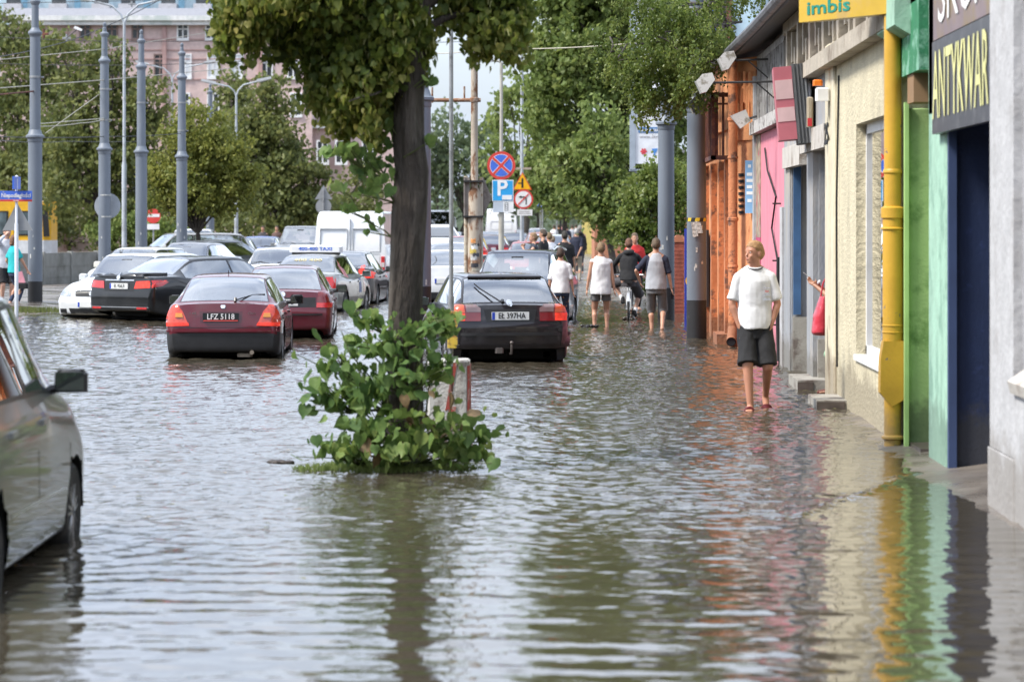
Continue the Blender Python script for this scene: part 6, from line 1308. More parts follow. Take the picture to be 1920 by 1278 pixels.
# --- near silver car at the left edge
c = Car('silver grey people carrier nearest the camera, cut off by the left edge', 'car', 'mpv', -122, 17.9, 1.2, paint('warm_silver_paint', (.27, .265, .25), .55, .32), anchor=3.50, group=CG, z=-.14, mirror=plastic, rim=rimm, handle=M('silver_handle', (.35, .35, .34), .3, metal=.5), glass=car_glass_d, wr=.64, belt=1.09, zc=1.11, zh=.97, H=1.72, mx=.05, mz=.03)
c.both('rubbing_line', [(1.15, .52), (3.08, .50), (3.08, .515), (1.15, .535)], 'right', chrome, .006, cut=5)
simple_front(c)
simple_tail(c, .78, 1.08, .58, .84)

# --- van
def van(label, px, Y, rz, z=-.15, W=1.95, H=2.42, L=5.2, body=None, front=False, group='vans in the street', name='delivery_van', hl=.55):
    t = thing(name, label, 'van', group=group); W2 = W/2; body = body or paint('van_white_paint', (.76, .77, .78), 0, .35)
    prof = [(0.03, .35), (0, .55), (0, 1.25), (.05, H-.25), (.14, H-.05), (.3, H), (L-1.9, H), (L-1.55, H-.1), (L-.85, 1.35), (L-.7, 1.22), (L-.12, 1.0), (L-.02, .8), (L, .4), (L-.05, .3)]
    mb = MB(); n = len(prof); vs = []
    xs_ = [-1, -.97, -.86, 0, .86, .97, 1]
    for q, xx in enumerate(xs_):
        for (y, zz) in prof:
            ins = (.06 if abs(xx) == 1 else (.02 if abs(xx) == .97 else 0)); tw = 1-.11*max(0, (zz-1.1)/(H-1.1))**1.3
            yy = min(max(y, ins if y < 1 else y), L-ins if y > L-.5 else y); vs.append((xx*W2*tw, yy, zz-(ins if zz > H-.3 else 0)))
    m = len(xs_); mb.add(vs, [(a*n+b, a*n+b+1, (a+1)*n+b+1, (a+1)*n+b) for a in range(m-1) for b in range(n-1)]+[tuple(range(n)), tuple(range((m-1)*n, m*n))]); mb.build('body', body, t, smooth=30)
    def pan(nm, x0, x1, z0, z1, y0, y1, mat, bev=0.): mb = MB(); mb.box(x0, x1, y0, y1, z0, z1, bev=bev); return mb.build(nm, mat, t)
    pan('bumper', -W2, W2, .32, .62, -.07, .12, plastic, .03)
    tw = lambda zz: W2*(1-.11*max(0, (zz-1.1)/(H-1.1))**1.3)
    mb = MB(); mb.box(-.006, .006, -.006, .06, .62, H-.2)
    for sx in (-1, 1):
        for za, zb_ in ((.68, 1.28), (1.34, 1.95)): 
            for q in ((.08, .09), (.80, .81)): mb.prism([(sx*q[0], za), (sx*q[1], za), (sx*(q[1]-.02), zb_), (sx*(q[0]), zb_)], -.006, .06, 'xz')
            for z_ in (za, zb_): mb.box(min(sx*.08, sx*.8), max(sx*.08, sx*.8), -.006, .06, z_, z_+.01)
    mb.build('door_seam', M('grey_panel_gap', (.4, .41, .42), .6), t)
    for sx in (-1, 1):
        lm = pan('tail_lamp', sx*(W2-.09)-.05, sx*(W2-.09)+.05, .78, 1.22, -.03, .05, tail_red, .01); mb = MB(); mb.box(sx*(W2-.09)-.04, sx*(W2-.09)+.04, -.036, -.03, .94, 1.06); mb.build('white_lens', reverse_w, lm)
        mb = MB(); xm = sx*(W2+.16); mb.box(xm-.1, xm+.1, L-1.15, L-1.02, 1.25, 1.55, bev=.03); mb.tube([(sx*(W2-.1), L-1.1, 1.3), (xm, L-1.1, 1.35)], .025, 6); mb.build('door_mirror', plastic, t)
    pan('door_handle', .06, .2, 1.0, 1.05, -.03, 0, plastic); pan('stop_lamp', -.1, .1, H-.42, H-.38, -.02, .06, tail_dk) if False else None
    mb = MB(); mb.prism([(L-1.53, H-.12), (L-.86, 1.38), (L-.84, 1.40), (L-1.50, H-.1)], -tw(1.6)*.86, tw(1.6)*.86, 'yz'); mb.build('windscreen', car_glass_d, t)
    for sx in (-1, 1):
        mb = MB(); mb.prism([(L-1.95, 1.3), (L-1.0, 1.3), (L-1.5, H-.35), (L-1.95, H-.35)], min(sx*(W2-.04), sx*(W2+.0)), max(sx*(W2-.04), sx*(W2+.0)), 'yz'); mb.build('side_window', trimm, t)
        mb = MB(); mb.prism([(L-.08, .72), (L-.02, .72), (L-.1, .95), (L-.2, .95)], min(sx*W2*.55, sx*W2*.93), max(sx*W2*.55, sx*W2*.93), 'yz'); mb.build('headlight', lens_cl, t)
    mb = MB(); mb.box(-.4, .4, L-.04, L+.01, .62, .82); mb.build('grille', trimm, t); mb = MB(); mb.box(-.26, .26, L-.02, L+.025, .42, .53) if front else mb.box(-.26, .26, -.09, -.07, .42, .53); mb.build('licence_plate', platew, t)
    for y in (.9, L-1.0):
        for sx in (-1, 1): mb = MB(); x = sx*(W2-.12); mb.lathe([(.2, -.11), (.33, -.1), (.34, -.07), (.34, .07), (.33, .1), (.2, .11)], (x, y, .34), 22, axis='x'); w = mb.build('wheel', tyrem, t); mb = MB(); mb.lathe([(0, x+sx*.05), (.2, x+sx*.08)], (0, y, .34), 18, axis='x'); mb.build('rim', rimd, w)
    mb = MB(); mb.box(-W2*.9, W2*.9, .1, L-.2, .3, .36); mb.build('underbody', under, t)
    t.rotation_euler = (0, 0, rad(rz)); a = L if front else 0; X = X_(px, Y); t.location = (X+a*math.sin(rad(rz)), Y-a*math.cos(rad(rz)), z); return t
van('tall white delivery van seen from behind, left of the flooded linden trunk', 656, 75.5, -3)
van('small white van side on the far lane behind the rusty post', 838, 108, 200, z=.03, H=1.85, L=4.2, W=1.75, front=True)
van('white lorry cab far down the street left of the thin pole', 818, 190, 180, z=.05, H=2.7, L=6, W=2.3, front=True, name='lorry')['category'] = 'lorry'
van('white box truck seen from behind, far behind the grey info plate', 940, 215, 0, z=.05, H=2.9, L=6, W=2.4, name='box_truck')['category'] = 'truck'
# --- background cars (label, category, kind, px, Y, heading, colour, anchor, front?, z)
BG = [
 ('white small car facing the camera left of the taxi', 'hatch', 505, 74, 180, (.72, .73, .74), 'front', 1, -.1, {}),
 ('silver grey off roader facing the camera behind the blue car', 'suv', 552, 104, 178, (.22, .23, .24), 'front', 1, .04, dict(H=1.78)),
 ('bright blue hatchback facing the camera left of the silver off roader', 'hatch', 478, 106, 180, (.10, .16, .42), 'front', 1, .04, {}),
 ('grey blue saloon facing the camera behind the young linden', 'sedan', 428, 94, 183, (.16, .18, .24), 'front', 1, .02, {}),
 ('white pickup like car with roof lights behind the fourth tram pole', 'suv', 355, 98, 184, (.6, .61, .62), 'front', 1, .03, dict(H=1.7)),
 ('black hatchback parked behind the far tram pole', 'hatch', 402, 90, 184, (.03, .03, .035), 'front', 1, .02, {}),
 ('pale grey saloon roof showing behind the black saloon', 'sedan', 322, 76, 172, (.30, .31, .34), 'front', 1, .0, {}),
 ('dark grey saloon parked behind the third and fourth tram poles', 'sedan', 300, 82, 150, (.07, .075, .08), 'front', 1, .02, {}),
 ('white cream car with bonnet mirror behind the white saloon', 'hatch', 205, 70, 166, (.66, .66, .60), 'front', 1, -.05, {}),
 ('silver estate seen side on behind the second tram pole', 'wagon', 222, 93, 118, (.38, .38, .38), 'front', 1, .12, {}),
 ('white car seen from behind between the pole pair and rusty post', 'sedan', 836, 66, 2, (.68, .69, .70), 'rear', 0, -.1, {}),
 ('pale silver car one place ahead of the white car by the rusty post', 'sedan', 845, 80, 2, (.5, .52, .54), 'rear', 0, -.02, {}),
 ('small red car to the right of the small white van', 'small', 873, 100, 0, (.4, .03, .03), 'rear', 0, .03, {}),
 ('maroon hatchback seen from behind right of the rusty post', 'hatch', 918, 118, 0, (.10, .012, .03), 'rear', 0, .04, {}),
 ('grey saloon with red lit lamps ahead of the maroon hatchback', 'sedan', 916, 150, 0, (.2, .2, .21), 'rear', 0, .05, {}),
 ('red hatchback facing the camera right of the parking sign post', 'hatch', 990, 84, 178, (.42, .05, .05), 'front', 1, .0, {}),
 ('white hatchback parked under the sign posts far off', 'hatch', 1013, 120, 178, (.66, .64, .66), 'front', 1, .05, {}),
 ('pale red saloon parked in the far row', 'sedan', 1010, 133, 178, (.5, .2, .2), 'front', 1, .05, {}),
 ('white saloon parked in the far row before the crowd', 'sedan', 1035, 112, 178, (.6, .66, .66), 'front', 1, .05, {}),
 ('small grey car far down in the middle lane', 'small', 985, 170, 0, (.25, .26, .27), 'rear', 0, .05, {}),
 ('black car with orange indicator far down in the middle lane', 'hatch', 965, 140, 0, (.03, .03, .035), 'rear', 0, .05, {}),
 ('pale blue grey car in the far oncoming lane', 'hatch', 842, 150, 180, (.36, .40, .46), 'front', 1, .05, {}),
 ('dark car in the far oncoming lane left of the thin pole', 'sedan', 812, 130, 180, (.06, .06, .07), 'front', 1, .05, {}),
 ('white car far down behind the red hatchback', 'small', 1005, 200, 178, (.6, .6, .62), 'front', 1, .05, {}),
 ('tiny silver car at the far end of the street', 'small', 950, 240, 0, (.4, .4, .42), 'rear', 0, .05, {}),
 ('tiny dark red car at the far end of the street', 'small', 975, 250, 0, (.25, .03, .04), 'rear', 0, .05, {}),
 ('grey car parked beyond the pale hedge at the left', 'hatch', 700, 92, 0, (.2, .2, .22), 'rear', 0, .02, {}),
]
for i, (lab, kind, px, Y, rz, cl, anc, fr, z, ov) in enumerate(BG):
    far = Y > 112
    c = Car(lab, 'car', kind, px, Y, rz, paint('car_paint_%02d' % i, cl, .3 if max(cl) < .5 else 0, .32), anchor=anc, group='cars in the traffic behind', z=z, simple=far, lowz=.4 if i % 3 else 0, **ov)
    if fr: simple_front(c)
    else: simple_tail(c, lit=(i % 2 == 0))

# --- tram
t = thing('tram', 'yellow and white tram standing at the left behind the street name sign', 'tram', (0, 0, 0)); Y = 150; q = Y/F; x1 = X_(94, Y); 
mb = MB(); mb.prism([(x1, Y+.3), (x1-.35, Y), (x1-14, Y), (x1-14, Y+2.4), (x1-.35, Y+2.4), (x1, Y+2.1)], .45, 3.05); mb.build('body', M('tram_yellow', (.72, .40, .02), .35), t)
mb = MB(); mb.prism([(x1+.01, Y+.29), (x1-.35, Y-.02), (x1-14, Y-.02), (x1-14, Y+2.42), (x1, Y+2.2)], .3, 1.0); mb.build('lower_body', M('tram_white', (.6, .62, .64), .4), t)
mb = MB(); mb.box(x1-13.8, x1-.3, Y+.2, Y+2.2, 3.05, 3.3, bev=.1); mb.build('roof', M('tram_roof', (.5, .5, .48), .5), t)
for k in range(7): 
    xx = x1-.75-k*1.45; mb = MB(); mb.box(xx-1.15, xx, Y-.03, Y+.02, 1.25, 2.55, bev=.0); w = mb.build('window', trimm, t); mb = MB(); mb.box(xx-1.05, xx-.1, Y-.04, Y-.03, 1.33, 2.47); mb.build('pane', M('tram_pane', (.10, .13, .14), .1, var=.5, vs=2), w)
mb = MB(); mb.prism([(x1-.35, 1.2), (x1-.02, 1.2), (x1-.12, 2.6), (x1-.42, 2.6)], Y-.03, Y+.0, 'xz'); mb.build('front_window', trimm, t)
mb = MB(); 
for xx in (x1-2.6, x1-.62): mb.box(xx-.06, xx+.06, Y-.05, Y-.02, .6, .72); mb.box(xx-.06, xx+.06, Y-.05, Y-.02, .82, .92)
mb.build('lamp', tail_red, t)
# ================================================================ people
def skin(name='skin', col=(.50, .27, .18)): return M(name, col, .5, var=.10, vs=9, dirt=(col[0]*.8, col[1]*.6, col[2]*.55), ds=14, dthr=(.6, .8))
SK = skin(); SK2 = skin('tanned_skin', (.36, .18, .11)); SK3 = skin('pale_skin', (.58, .34, .25))
def cloth(name, col, bump=.004): return M(name, col, .85, var=.10, vs=7, bump=bump, bs=16)
def cap(mb, p, q, r0, r1, n=14):
    p, q = Vector(p), Vector(q); mb.tube([p, q], [r0, r1], n); mb.ell(p, (r0,)*3, n, 8); mb.ell(q, (r1,)*3, n, 8)
def remesh(name, mb, vox, mat, parent, smooth=3, folds=0., seed=0, cutz=None, fs=9.):
    me = bpy.data.meshes.new('tmp'); me.from_pydata(mb.v, [], mb.f)
    bm = bmesh.new(); bm.from_mesh(me); bmesh.ops.recalc_face_normals(bm, faces=bm.faces); bm.to_mesh(me); bm.free()
    o = bpy.data.objects.new('tmp', me); COL.objects.link(o); m = o.modifiers.new('r', 'REMESH'); m.mode = 'VOXEL'; m.voxel_size = vox
    ev = o.evaluated_get(bpy.context.evaluated_depsgraph_get()); out = bpy.data.meshes.new_from_object(ev); bpy.data.objects.remove(o); bpy.data.meshes.remove(me)
    bm = bmesh.new(); bm.from_mesh(out)
    for _ in range(smooth): bmesh.ops.smooth_vert(bm, verts=bm.verts, factor=.5, use_axis_x=True, use_axis_y=True, use_axis_z=True)
    if folds:
        bm.normal_update()
        for v in bm.verts:
            c = v.co; w = mnoise.noise(Vector((c.x*fs+seed, c.y*fs, c.z*fs*.45)))+.5*mnoise.noise(Vector((c.x*fs*2+seed, c.y*fs*2, c.z*fs*1.4))); v.co = c+v.normal*w*folds
    if cutz is not None:
        r = bmesh.ops.bisect_plane(bm, geom=bm.verts[:]+bm.edges[:]+bm.faces[:], plane_co=(0, 0, cutz), plane_no=(0, 0, -1), clear_outer=True)
    bm.to_mesh(out); bm.free(); out.name = name; return link(name, out, mat, parent, True)
def ik(a, b, l1, l2, pole):
    a, b = Vector(a), Vector(b); d = b-a; L = min(d.length, (l1+l2)*.999); d.normalize(); b = a+d*L
    c = (l1*l1+L*L-l2*l2)/(2*L); h = math.sqrt(max(l1*l1-c*c, 1e-6)); pl = Vector(pole); pl = (pl-d*pl.dot(d)).normalized()
    return a+d*c+pl*h, b
def rings(mb, R, n=20):
    vs = []
    for (z, cx, cy, rx, ry) in R: vs += [(cx+rx*math.cos(2*math.pi*k/n), cy+ry*math.sin(2*math.pi*k/n), z) for k in range(n)]
    m = len(R); mb.add(vs, [(i*n+k, i*n+(k+1) % n, (i+1)*n+(k+1) % n, (i+1)*n+k) for i in range(m-1) for k in range(n)]+[tuple(reversed(range(n))), tuple(range((m-1)*n, m*n))])
def hand(mb, wr, d, side, curl=.5, s=1., holdy=None):
    """palm, four bent fingers of different lengths and a thumb leaving the side of the palm"""
    d = Vector(d).normalized(); u = Vector(side).normalized(); u = (u-d*u.dot(d)).normalized(); nn = d.cross(u); wr = Vector(wr)
    pe = wr+d*.085*s
    for k in (-1, 0, 1): cap(mb, wr+u*.012*k*s, pe+u*.024*k*s, .014*s, .015*s, 8)
    for k, L in enumerate((.068, .078, .073, .056)):
        o = pe+u*(k-1.5)*.019*s; e1 = o+(d*math.cos(curl*.6)+nn*math.sin(curl*.6))*L*.5*s; e2 = e1+(d*math.cos(curl*1.7)+nn*math.sin(curl*1.7))*L*.55*s
        cap(mb, o, e1, .0095*s, .0088*s, 8); cap(mb, e1, e2, .0088*s, .0075*s, 8)
    t0 = wr+d*.03*s-u*.028*s; t1 = t0+(d*.7-u*.7+nn*.3).normalized()*.04*s; cap(mb, t0, t1, .012*s, .0105*s, 8); cap(mb, t1, t1+(d*.9-u*.2+nn*.4).normalized()*.032*s, .0105*s, .009*s, 8)
def person(label, px, Y, H=1.78, rz=0., z=0., vox=.015, sk=None, hair=(.05, .035, .025), hair_len=0, top=None, top_kind='tee', top_hem=.86, sleeve=.5, bottom=None, bottom_len=.5, shoes=None,
           hands=((.26, .02, .80), (-.26, .02, .80)), feet=((.10, 0, .08), (-.10, 0, .08)), head_yaw=0, head_pitch=0, lean=0., elbow=None, slim=1., group='people in the flooded street', female=False, bottom_w=1., curl=.5, raglan=None, collar=None, face=True, X=None, toes=(0, 0), knee=None, tight=False, arm_hide=(), hemw=1.):
    """local frame: x to the figure's own right... y forward, z up, 1.80 m tall, scaled to H"""
    sk = sk or SK; s = H/1.8
    t = thing('person', label, 'person', (X if X is not None else X_(px, Y), Y, z), rad(rz), group); t.scale = (s, s, s)
    mb = MB(); ln = lambda zz: lean*(zz-.95)/.6                       # forward lean of the trunk
    hipz = .94-.02*(abs(feet[0][1]-feet[1][1]) > .3)
    if min(feet[0][2], feet[1][2]) > .5: hipz = .94
    cz = lambda zz: (0, ln(zz))
    W = .94 if female else 1.
    # trunk
    rings(mb, [(.84, 0, 0, .13, .10), (.92, 0, ln(.92), .165*slim, .115), (1.02, 0, ln(1.02), .15*slim*W, .105), (1.12, 0, ln(1.12), .145*slim*W, .10), (1.25, 0, ln(1.25), .165*slim*W, .115), (1.38, 0, ln(1.38), .175*slim*W, .11), (1.46, 0, ln(1.46), .155*W, .085), (1.51, 0, ln(1.51), .08, .06)])
    cap(mb, (0, ln(1.46)-.01, 1.46), (0, ln(1.58)+.01, 1.60), .062, .056)
    # legs
    K = []
    for i, (fx, fy, fz) in enumerate(feet):
        sx = 1 if fx >= 0 or i == 0 else -1; sx = 1 if i == 0 else -1; hp = Vector((sx*.095, 0, .90)); kn, an = ik(hp, (fx, fy, fz), .43, .42, knee[i] if knee else (sx*.08, 1, .15))
        K.append((hp, kn, an)); cap(mb, hp, kn, .088*slim, .060); cap(mb, kn, an, .056, .034)
        mid = kn.lerp(an, .32); bk = (an-kn).normalized().cross(Vector((1, 0, 0))).normalized(); cap(mb, mid+bk*.020, mid.lerp(an, .35)+bk*.014, .056, .038)
        fd = Vector((sx*.12, 1, -toes[i])).normalized(); heel = an+Vector((0, -.035, -.045)); cap(mb, heel, heel+fd*.07, .036, .036); cap(mb, an+Vector((0, 0, -.02)), heel+fd*.10, .038, .03)
        for q in (-.025, 0, .025): cap(mb, heel+fd*.10+Vector((q*.6, 0, 0)), heel+fd*.20+Vector((q, 0, -.012)), .026, .018)
        K[-1] += (heel, fd)
    # arms
    A = []
    for i, hpos in enumerate(hands):
        sx = 1 if i == 0 else -1; sh = Vector((sx*.172*W, ln(1.42), 1.42)); el, wr = ik(sh, hpos, .29, .26, elbow[i] if elbow else (sx*.6, -1, 0)); A.append((sh, el, wr))
        cap(mb, sh, el, .052*slim, .038); cap(mb, el, wr, .039, .026); cap(mb, el.lerp(wr, .15), el.lerp(wr, .4), .041, .034); cap(mb, sh, (sx*.05, ln(1.5)-.01, 1.515), .050, .040)
        if i not in arm_hide: hand(mb, wr, (wr-el), (Vector((0, 1, 0)) if abs((wr-el).normalized().y) < .8 else Vector((sx, 0, 0))), curl)
    # head
    R = Matrix.Translation((0, ln(1.6)+.01, 1.585)) @ Matrix.Rotation(rad(head_yaw), 4, 'Z') @ Matrix.Rotation(rad(head_pitch), 4, 'X')
    hd = MB(); hd.ell((0, .005, .115), (.076, .096, .105), 20, 14); hd.ell((0, .035, .045), (.060, .062, .07), 16, 10); hd.ell((0, .075, -.002), (.030, .026, .024), 12, 8); hd.ell((0, -.02, .09), (.072, .08, .08), 16, 10)
    cap(hd, (0, .094, .098), (0, .112, .062), .009, .0125, 10); hd.ell((0, .092, .029), (.026, .014, .008), 10, 6); hd.ell((0, .090, .018), (.022, .014, .009), 10, 6); hd.ell((0, .086, .118), (.056, .016, .012), 12, 6); hd.ell((.034, .076, .055), (.022, .02, .024), 10, 6); hd.ell((-.034, .076, .055), (.022, .02, .024), 10, 6)
    for e in (1, -1): hd.ell((e*.079, -.005, .082), (.010, .020, .031), 10, 8)
    hv = [tuple(R @ Vector(v)) for v in hd.v]; mb.add(hv, hd.f)
    remesh('body', mb, vox, sk, t, 2)
    def headpart(name, mbx, mat, vx=None, **k):
        v = MB(); v.add([tuple(R @ Vector(q)) for q in mbx.v], mbx.f)
        return remesh(name, v, vx, mat, t, **k) if vx else v.build(name, mat, t)
    hm = M('hair_%02d%02d' % (int(hair[0]*99), int(hair[1]*99)), hair, .75, var=.35, vs=30, bump=.004, bs=60)
    h = MB(); h.ell((0, .000, .132), (.081, .102, .095), 20, 12); h.ell((0, -.035, .095), (.080, .080, .085), 20, 12)
    if hair_len: h.ell((0, -.06, .05), (.080, .055, .11), 14, 10); h.ell((0, -.085, -.02*hair_len), (.065, .04, .09*hair_len), 14, 10)
    ho = headpart('hair', h, hm, .011, smooth=1, folds=.004, fs=30.)
    bm = bmesh.new(); bm.from_mesh(ho.data); Ri = R.inverted()       # clear the face
    dl = [v for v in bm.verts if (lambda p: p.y > .045 and p.z < .138+.30*(p.y-.045) or (p.y > .0 and p.z < .085 and not hair_len))(Ri @ v.co)]; bmesh.ops.delete(bm, geom=dl, context='VERTS'); bm.to_mesh(ho.data); bm.free()
    if face:
        for e in (1, -1):
            m1 = MB(); m1.ell((e*.031, .0845, .096), (.0115, .009, .0055), 10, 6); ey = headpart('eye', m1, S_white); m1 = MB(); m1.ell((e*.031, .0925, .0955), (.0060, .004, .0052), 8, 6); iv = MB(); iv.add([tuple(R @ Vector(q)) for q in m1.v], m1.f); iv.build('iris', S_blk, ey)
            m1 = MB(); cap(m1, (e*.018, .097, .117), (e*.048, .087, .117), .003, .0025, 6); headpart('eyebrow', m1, hm)
        m1 = MB(); m1.ell((0, .104, .025), (.018, .007, .006), 10, 6); headpart('lips', m1, M('lips', (.38, .12, .10), .5))
    # top
    if top:
        mb = MB(); g = .012; e = .03 if not tight else .008; hz = top_hem
        rings(mb, [(hz, 0, ln(hz), .200*slim*hemw, .148), (hz+.10, 0, ln(hz+.1), .19*slim*W+g, .14), (1.12, 0, ln(1.12), .158*slim*W+e, .112+g), (1.25, 0, ln(1.25), .176*slim*W+e*.6, .126), (1.38, 0, ln(1.38), .18*slim*W, .122), (1.44, 0, ln(1.44), .155*W, .10), (1.51, 0, ln(1.5), .10, .078), (1.525, 0, ln(1.52), .078, .07)])
        for i, (sh, el, wr) in enumerate(A):
            sx = 1 if i == 0 else -1; cap(mb, sh+Vector((-sx*.004, 0, -.002)), (sx*.055, ln(1.49)-.005, 1.500), .059, .046)
            if sleeve > 0:
                if sleeve <= 1: cap(mb, sh, sh.lerp(el, sleeve), .060, .062*(1 if sleeve < .9 else .85)); dd = (el-sh).normalized(); q = sh.lerp(el, sleeve); mb.tube([q-dd*.04, q+dd*.035], [.063, .066], 14)
                else: cap(mb, sh, el, .060, .052); cap(mb, el, el.lerp(wr, sleeve-1), .052, .038)
        o = remesh('shirt' if top_kind != 'hoodie' else 'hoodie', mb, vox, top, t, 2, folds=.010, seed=px % 17, fs=7.)
        if raglan:
            o.data.materials.append(raglan)
            for p in o.data.polygons:
                c = p.center
                if c.z > 1.12 and abs(c.x) > .105+(1.47-c.z)*.22: p.material_index = 1
        if top_kind == 'hoodie': mb = MB(); mb.ell((0, ln(1.5)-.06, 1.50), (.115, .085, .07), 16, 10); cap(mb, (-.07, ln(1.5)-.01, 1.52), (.07, ln(1.5)-.01, 1.52), .05, .05); remesh('hood', mb, vox, top, t, 2, folds=.008)
        if collar: mb = MB(); n = 24; mb.tube([(.079*math.cos(2*math.pi*k/n), ln(1.5)+.012+.074*math.sin(2*math.pi*k/n), 1.522-.018*math.sin(2*math.pi*k/n)) for k in range(n+1)], .009, 6); mb.build('collar', collar, t)
    if bottom:
        mb = MB(); rings(mb, [(.78, 0, 0, .165*slim, .118), (.88, 0, 0, .166*slim, .120), (.96, 0, ln(.96), .156*slim, .114), (1.0, 0, ln(1.0), .150*slim, .110)])
        for hp, kn, an, heel, fd in K:
            w = bottom_w; h0_ = hp.lerp(kn, .10); cap(mb, h0_, hp.lerp(kn, min(1, bottom_len)), .092*slim, (.085 if bottom_len <= 1 else .064)*w)
            if bottom_len < 1: q = hp.lerp(kn, bottom_len); d = (kn-hp).normalized(); mb.tube([hp, q, q+d*.09], [.095*slim, .095*w, .103*w], 16)
            if bottom_len > 1: cap(mb, kn, kn.lerp(an, bottom_len-1), .064*w, .052*w)
        remesh('shorts' if bottom_len < 1.6 else 'trousers', mb, vox, bottom, t, 2, folds=.011, seed=px % 13, fs=9.)
    if shoes:
        for hp, kn, an, heel, fd in K:
            mb = MB(); cap(mb, heel+Vector((0, 0, -.004)), heel+fd*.07, .046, .044); cap(mb, heel+fd*.07, heel+fd*.21+Vector((0, 0, -.012)), .045, .032); 
            if shoes[1] > 0: cap(mb, heel, an+Vector((0, 0, .03)), .048, .046)
            remesh('shoe', mb, .012, shoes[0], t, 1)
    return t, K, A
white_c = cloth('white_cotton', (.78, .78, .80)); black_c = cloth('black_cloth', (.014, .014, .016)); grey_c = cloth('grey_cloth', (.15, .15, .155)); khaki_c = cloth('khaki_cloth', (.34, .31, .25)); navy_c = cloth('navy_cloth', (.02, .025, .05)); denim_c = cloth('denim', (.03, .045, .09)); teal_c = cloth('teal_cloth', (.02, .42, .44)); pale_c = cloth('pale_grey_cotton', (.50, .52, .58)); red_c = cloth('red_cloth', (.55, .03, .03)); lgrey_c = cloth('light_grey_cotton', (.40, .42, .46)); dgrey_c = cloth('dark_grey_cloth', (.06, .055, .06)); slate_c = cloth('slate_cloth', (.035, .04, .055))
# the man walking towards the camera (faces -Y; his right is at the left of the picture)
t, K, A = person('man in white t shirt and black shorts walking towards the camera, looking aside', 1415, 30.4, 1.83, 180, -.04, vox=.009, sk=skin('sunburnt_skin', (.50, .235, .15)), hair=(.34, .19, .085),
    top=white_c, top_hem=.88, sleeve=.72, bottom=black_c, bottom_len=.76, bottom_w=1.08, hands=((.160, .05, .895), (-.160, .05, .895)), elbow=((1, -.25, 0), (-1, -.25, 0)), feet=((.06, .20, .085), (-.125, -.16, .16)), toes=(0, .9), head_yaw=-56, head_pitch=1, slim=.97, hemw=.86, collar=dgrey_c, arm_hide=(), curl=.9)
mb = MB()
for z, w in ((1.31, .07), (1.25, .05), (1.235, .07), (1.20, .06), (1.185, .08)): mb.box(-.12-w/2, -.12+w/2, .120, .1265, z-.004, z+.004)
mb.build('chest_print', M('grey_blue_print', (.45, .48, .55), .8, var=.4, vs=60), t)
mb = MB(); mb.box(-.14, -.10, .121, .128, 1.27, 1.28); mb.build('red_print', M('red_print', (.6, .12, .14), .8), t)
for i, (hp, kn, an, heel, fd) in enumerate(K):
    mb = MB(); h2 = heel+Vector((0, 0, -.035)); mb.tube([h2-fd*.03, h2+fd*.05, h2+fd*.16, h2+fd*.24], [.042, .042, .046, .036], 12); 
    for j, v in enumerate(mb.v): mb.v[j] = (v[0], v[1], h2.z+(v[2]-h2.z)*.34+(fd.z*0))
    if i == 0: mb.build('sandal_sole', black_c, t)
    mb = MB(); n = 10; c = heel+fd*.12; sidev = Vector((1, 0, 0)); upv = sidev.cross(fd).normalized()
    for w_ in (-.025, .0, .025): mb.tube([c+fd*w_+sidev*.047*math.cos(math.pi*k/n)+upv*(.048*math.sin(math.pi*k/n)-.02) for k in range(n+1)], .014, 6)
    s_ = mb.build('sandal_strap', M('dark_red_strap', (.12, .01, .015), .5), t)
    if i == 1: mb = MB(); b0 = heel-fd*.03-upv*.034; mb.tube([b0, b0+fd*.13, b0+fd*.27], [.036, .044, .03], 10); mb.build('sandal_sole', black_c, t)
# walkers seen from behind
person('young man in white sleeveless shirt and grey shorts wading away', 1127, 53.9, 1.73, 3, -.13, vox=.012, hair=(.20, .13, .07), top=white_c, top_hem=.78, sleeve=0, bottom=grey_c, bottom_len=.36, bottom_w=.95, hands=((.27, -.02, .80), (-.29, .02, .80)), feet=((.12, .02, .09), (-.13, -.03, .09)), slim=1.04, face=False, head_yaw=-4)
person('young man in grey and navy raglan shirt and cargo shorts wading away barefoot', 1230, 52.6, 1.81, -4, -.12, vox=.012, hair=(.10, .07, .045), top=lgrey_c, raglan=navy_c, top_hem=.86, sleeve=.8, bottom=grey_c, bottom_len=1.12, bottom_w=1.35, hands=((.29, .02, .84), (-.30, .12, 1.0)), feet=((.12, -.16, .19), (-.08, .08, .09)), toes=(1., 0), elbow=((.5, -1, 0), (-1.3, -1, 0)), face=False, head_yaw=6)
s = thing('mobile_phone', 'dark phone in the lowered hand of the man in the raglan shirt', 'phone', (X_(1230, 52.6)+.30, 52.62, .62)); mb = MB(); mb.box(-.03, .03, -.01, .01, -.06, .06, bev=.005); mb.build('case', S_blk, s); mb = MB(); mb.box(-.025, .025, -.0115, -.0105, -.05, .05); mb.build('screen', M('phone_screen', (.03, .03, .04), .1), s)
person('boy in white shirt walking away beside the dark blue estate car', 1051, 53.4, 1.58, -6, -.08, vox=.014, hair=(.05, .03, .02), top=white_c, top_hem=.84, sleeve=.9, bottom=denim_c, bottom_len=1.9, hands=((.28, .04, .80), (-.26, .0, .8)), feet=((.1, .15, .09), (-.1, -.15, .09)), face=False)
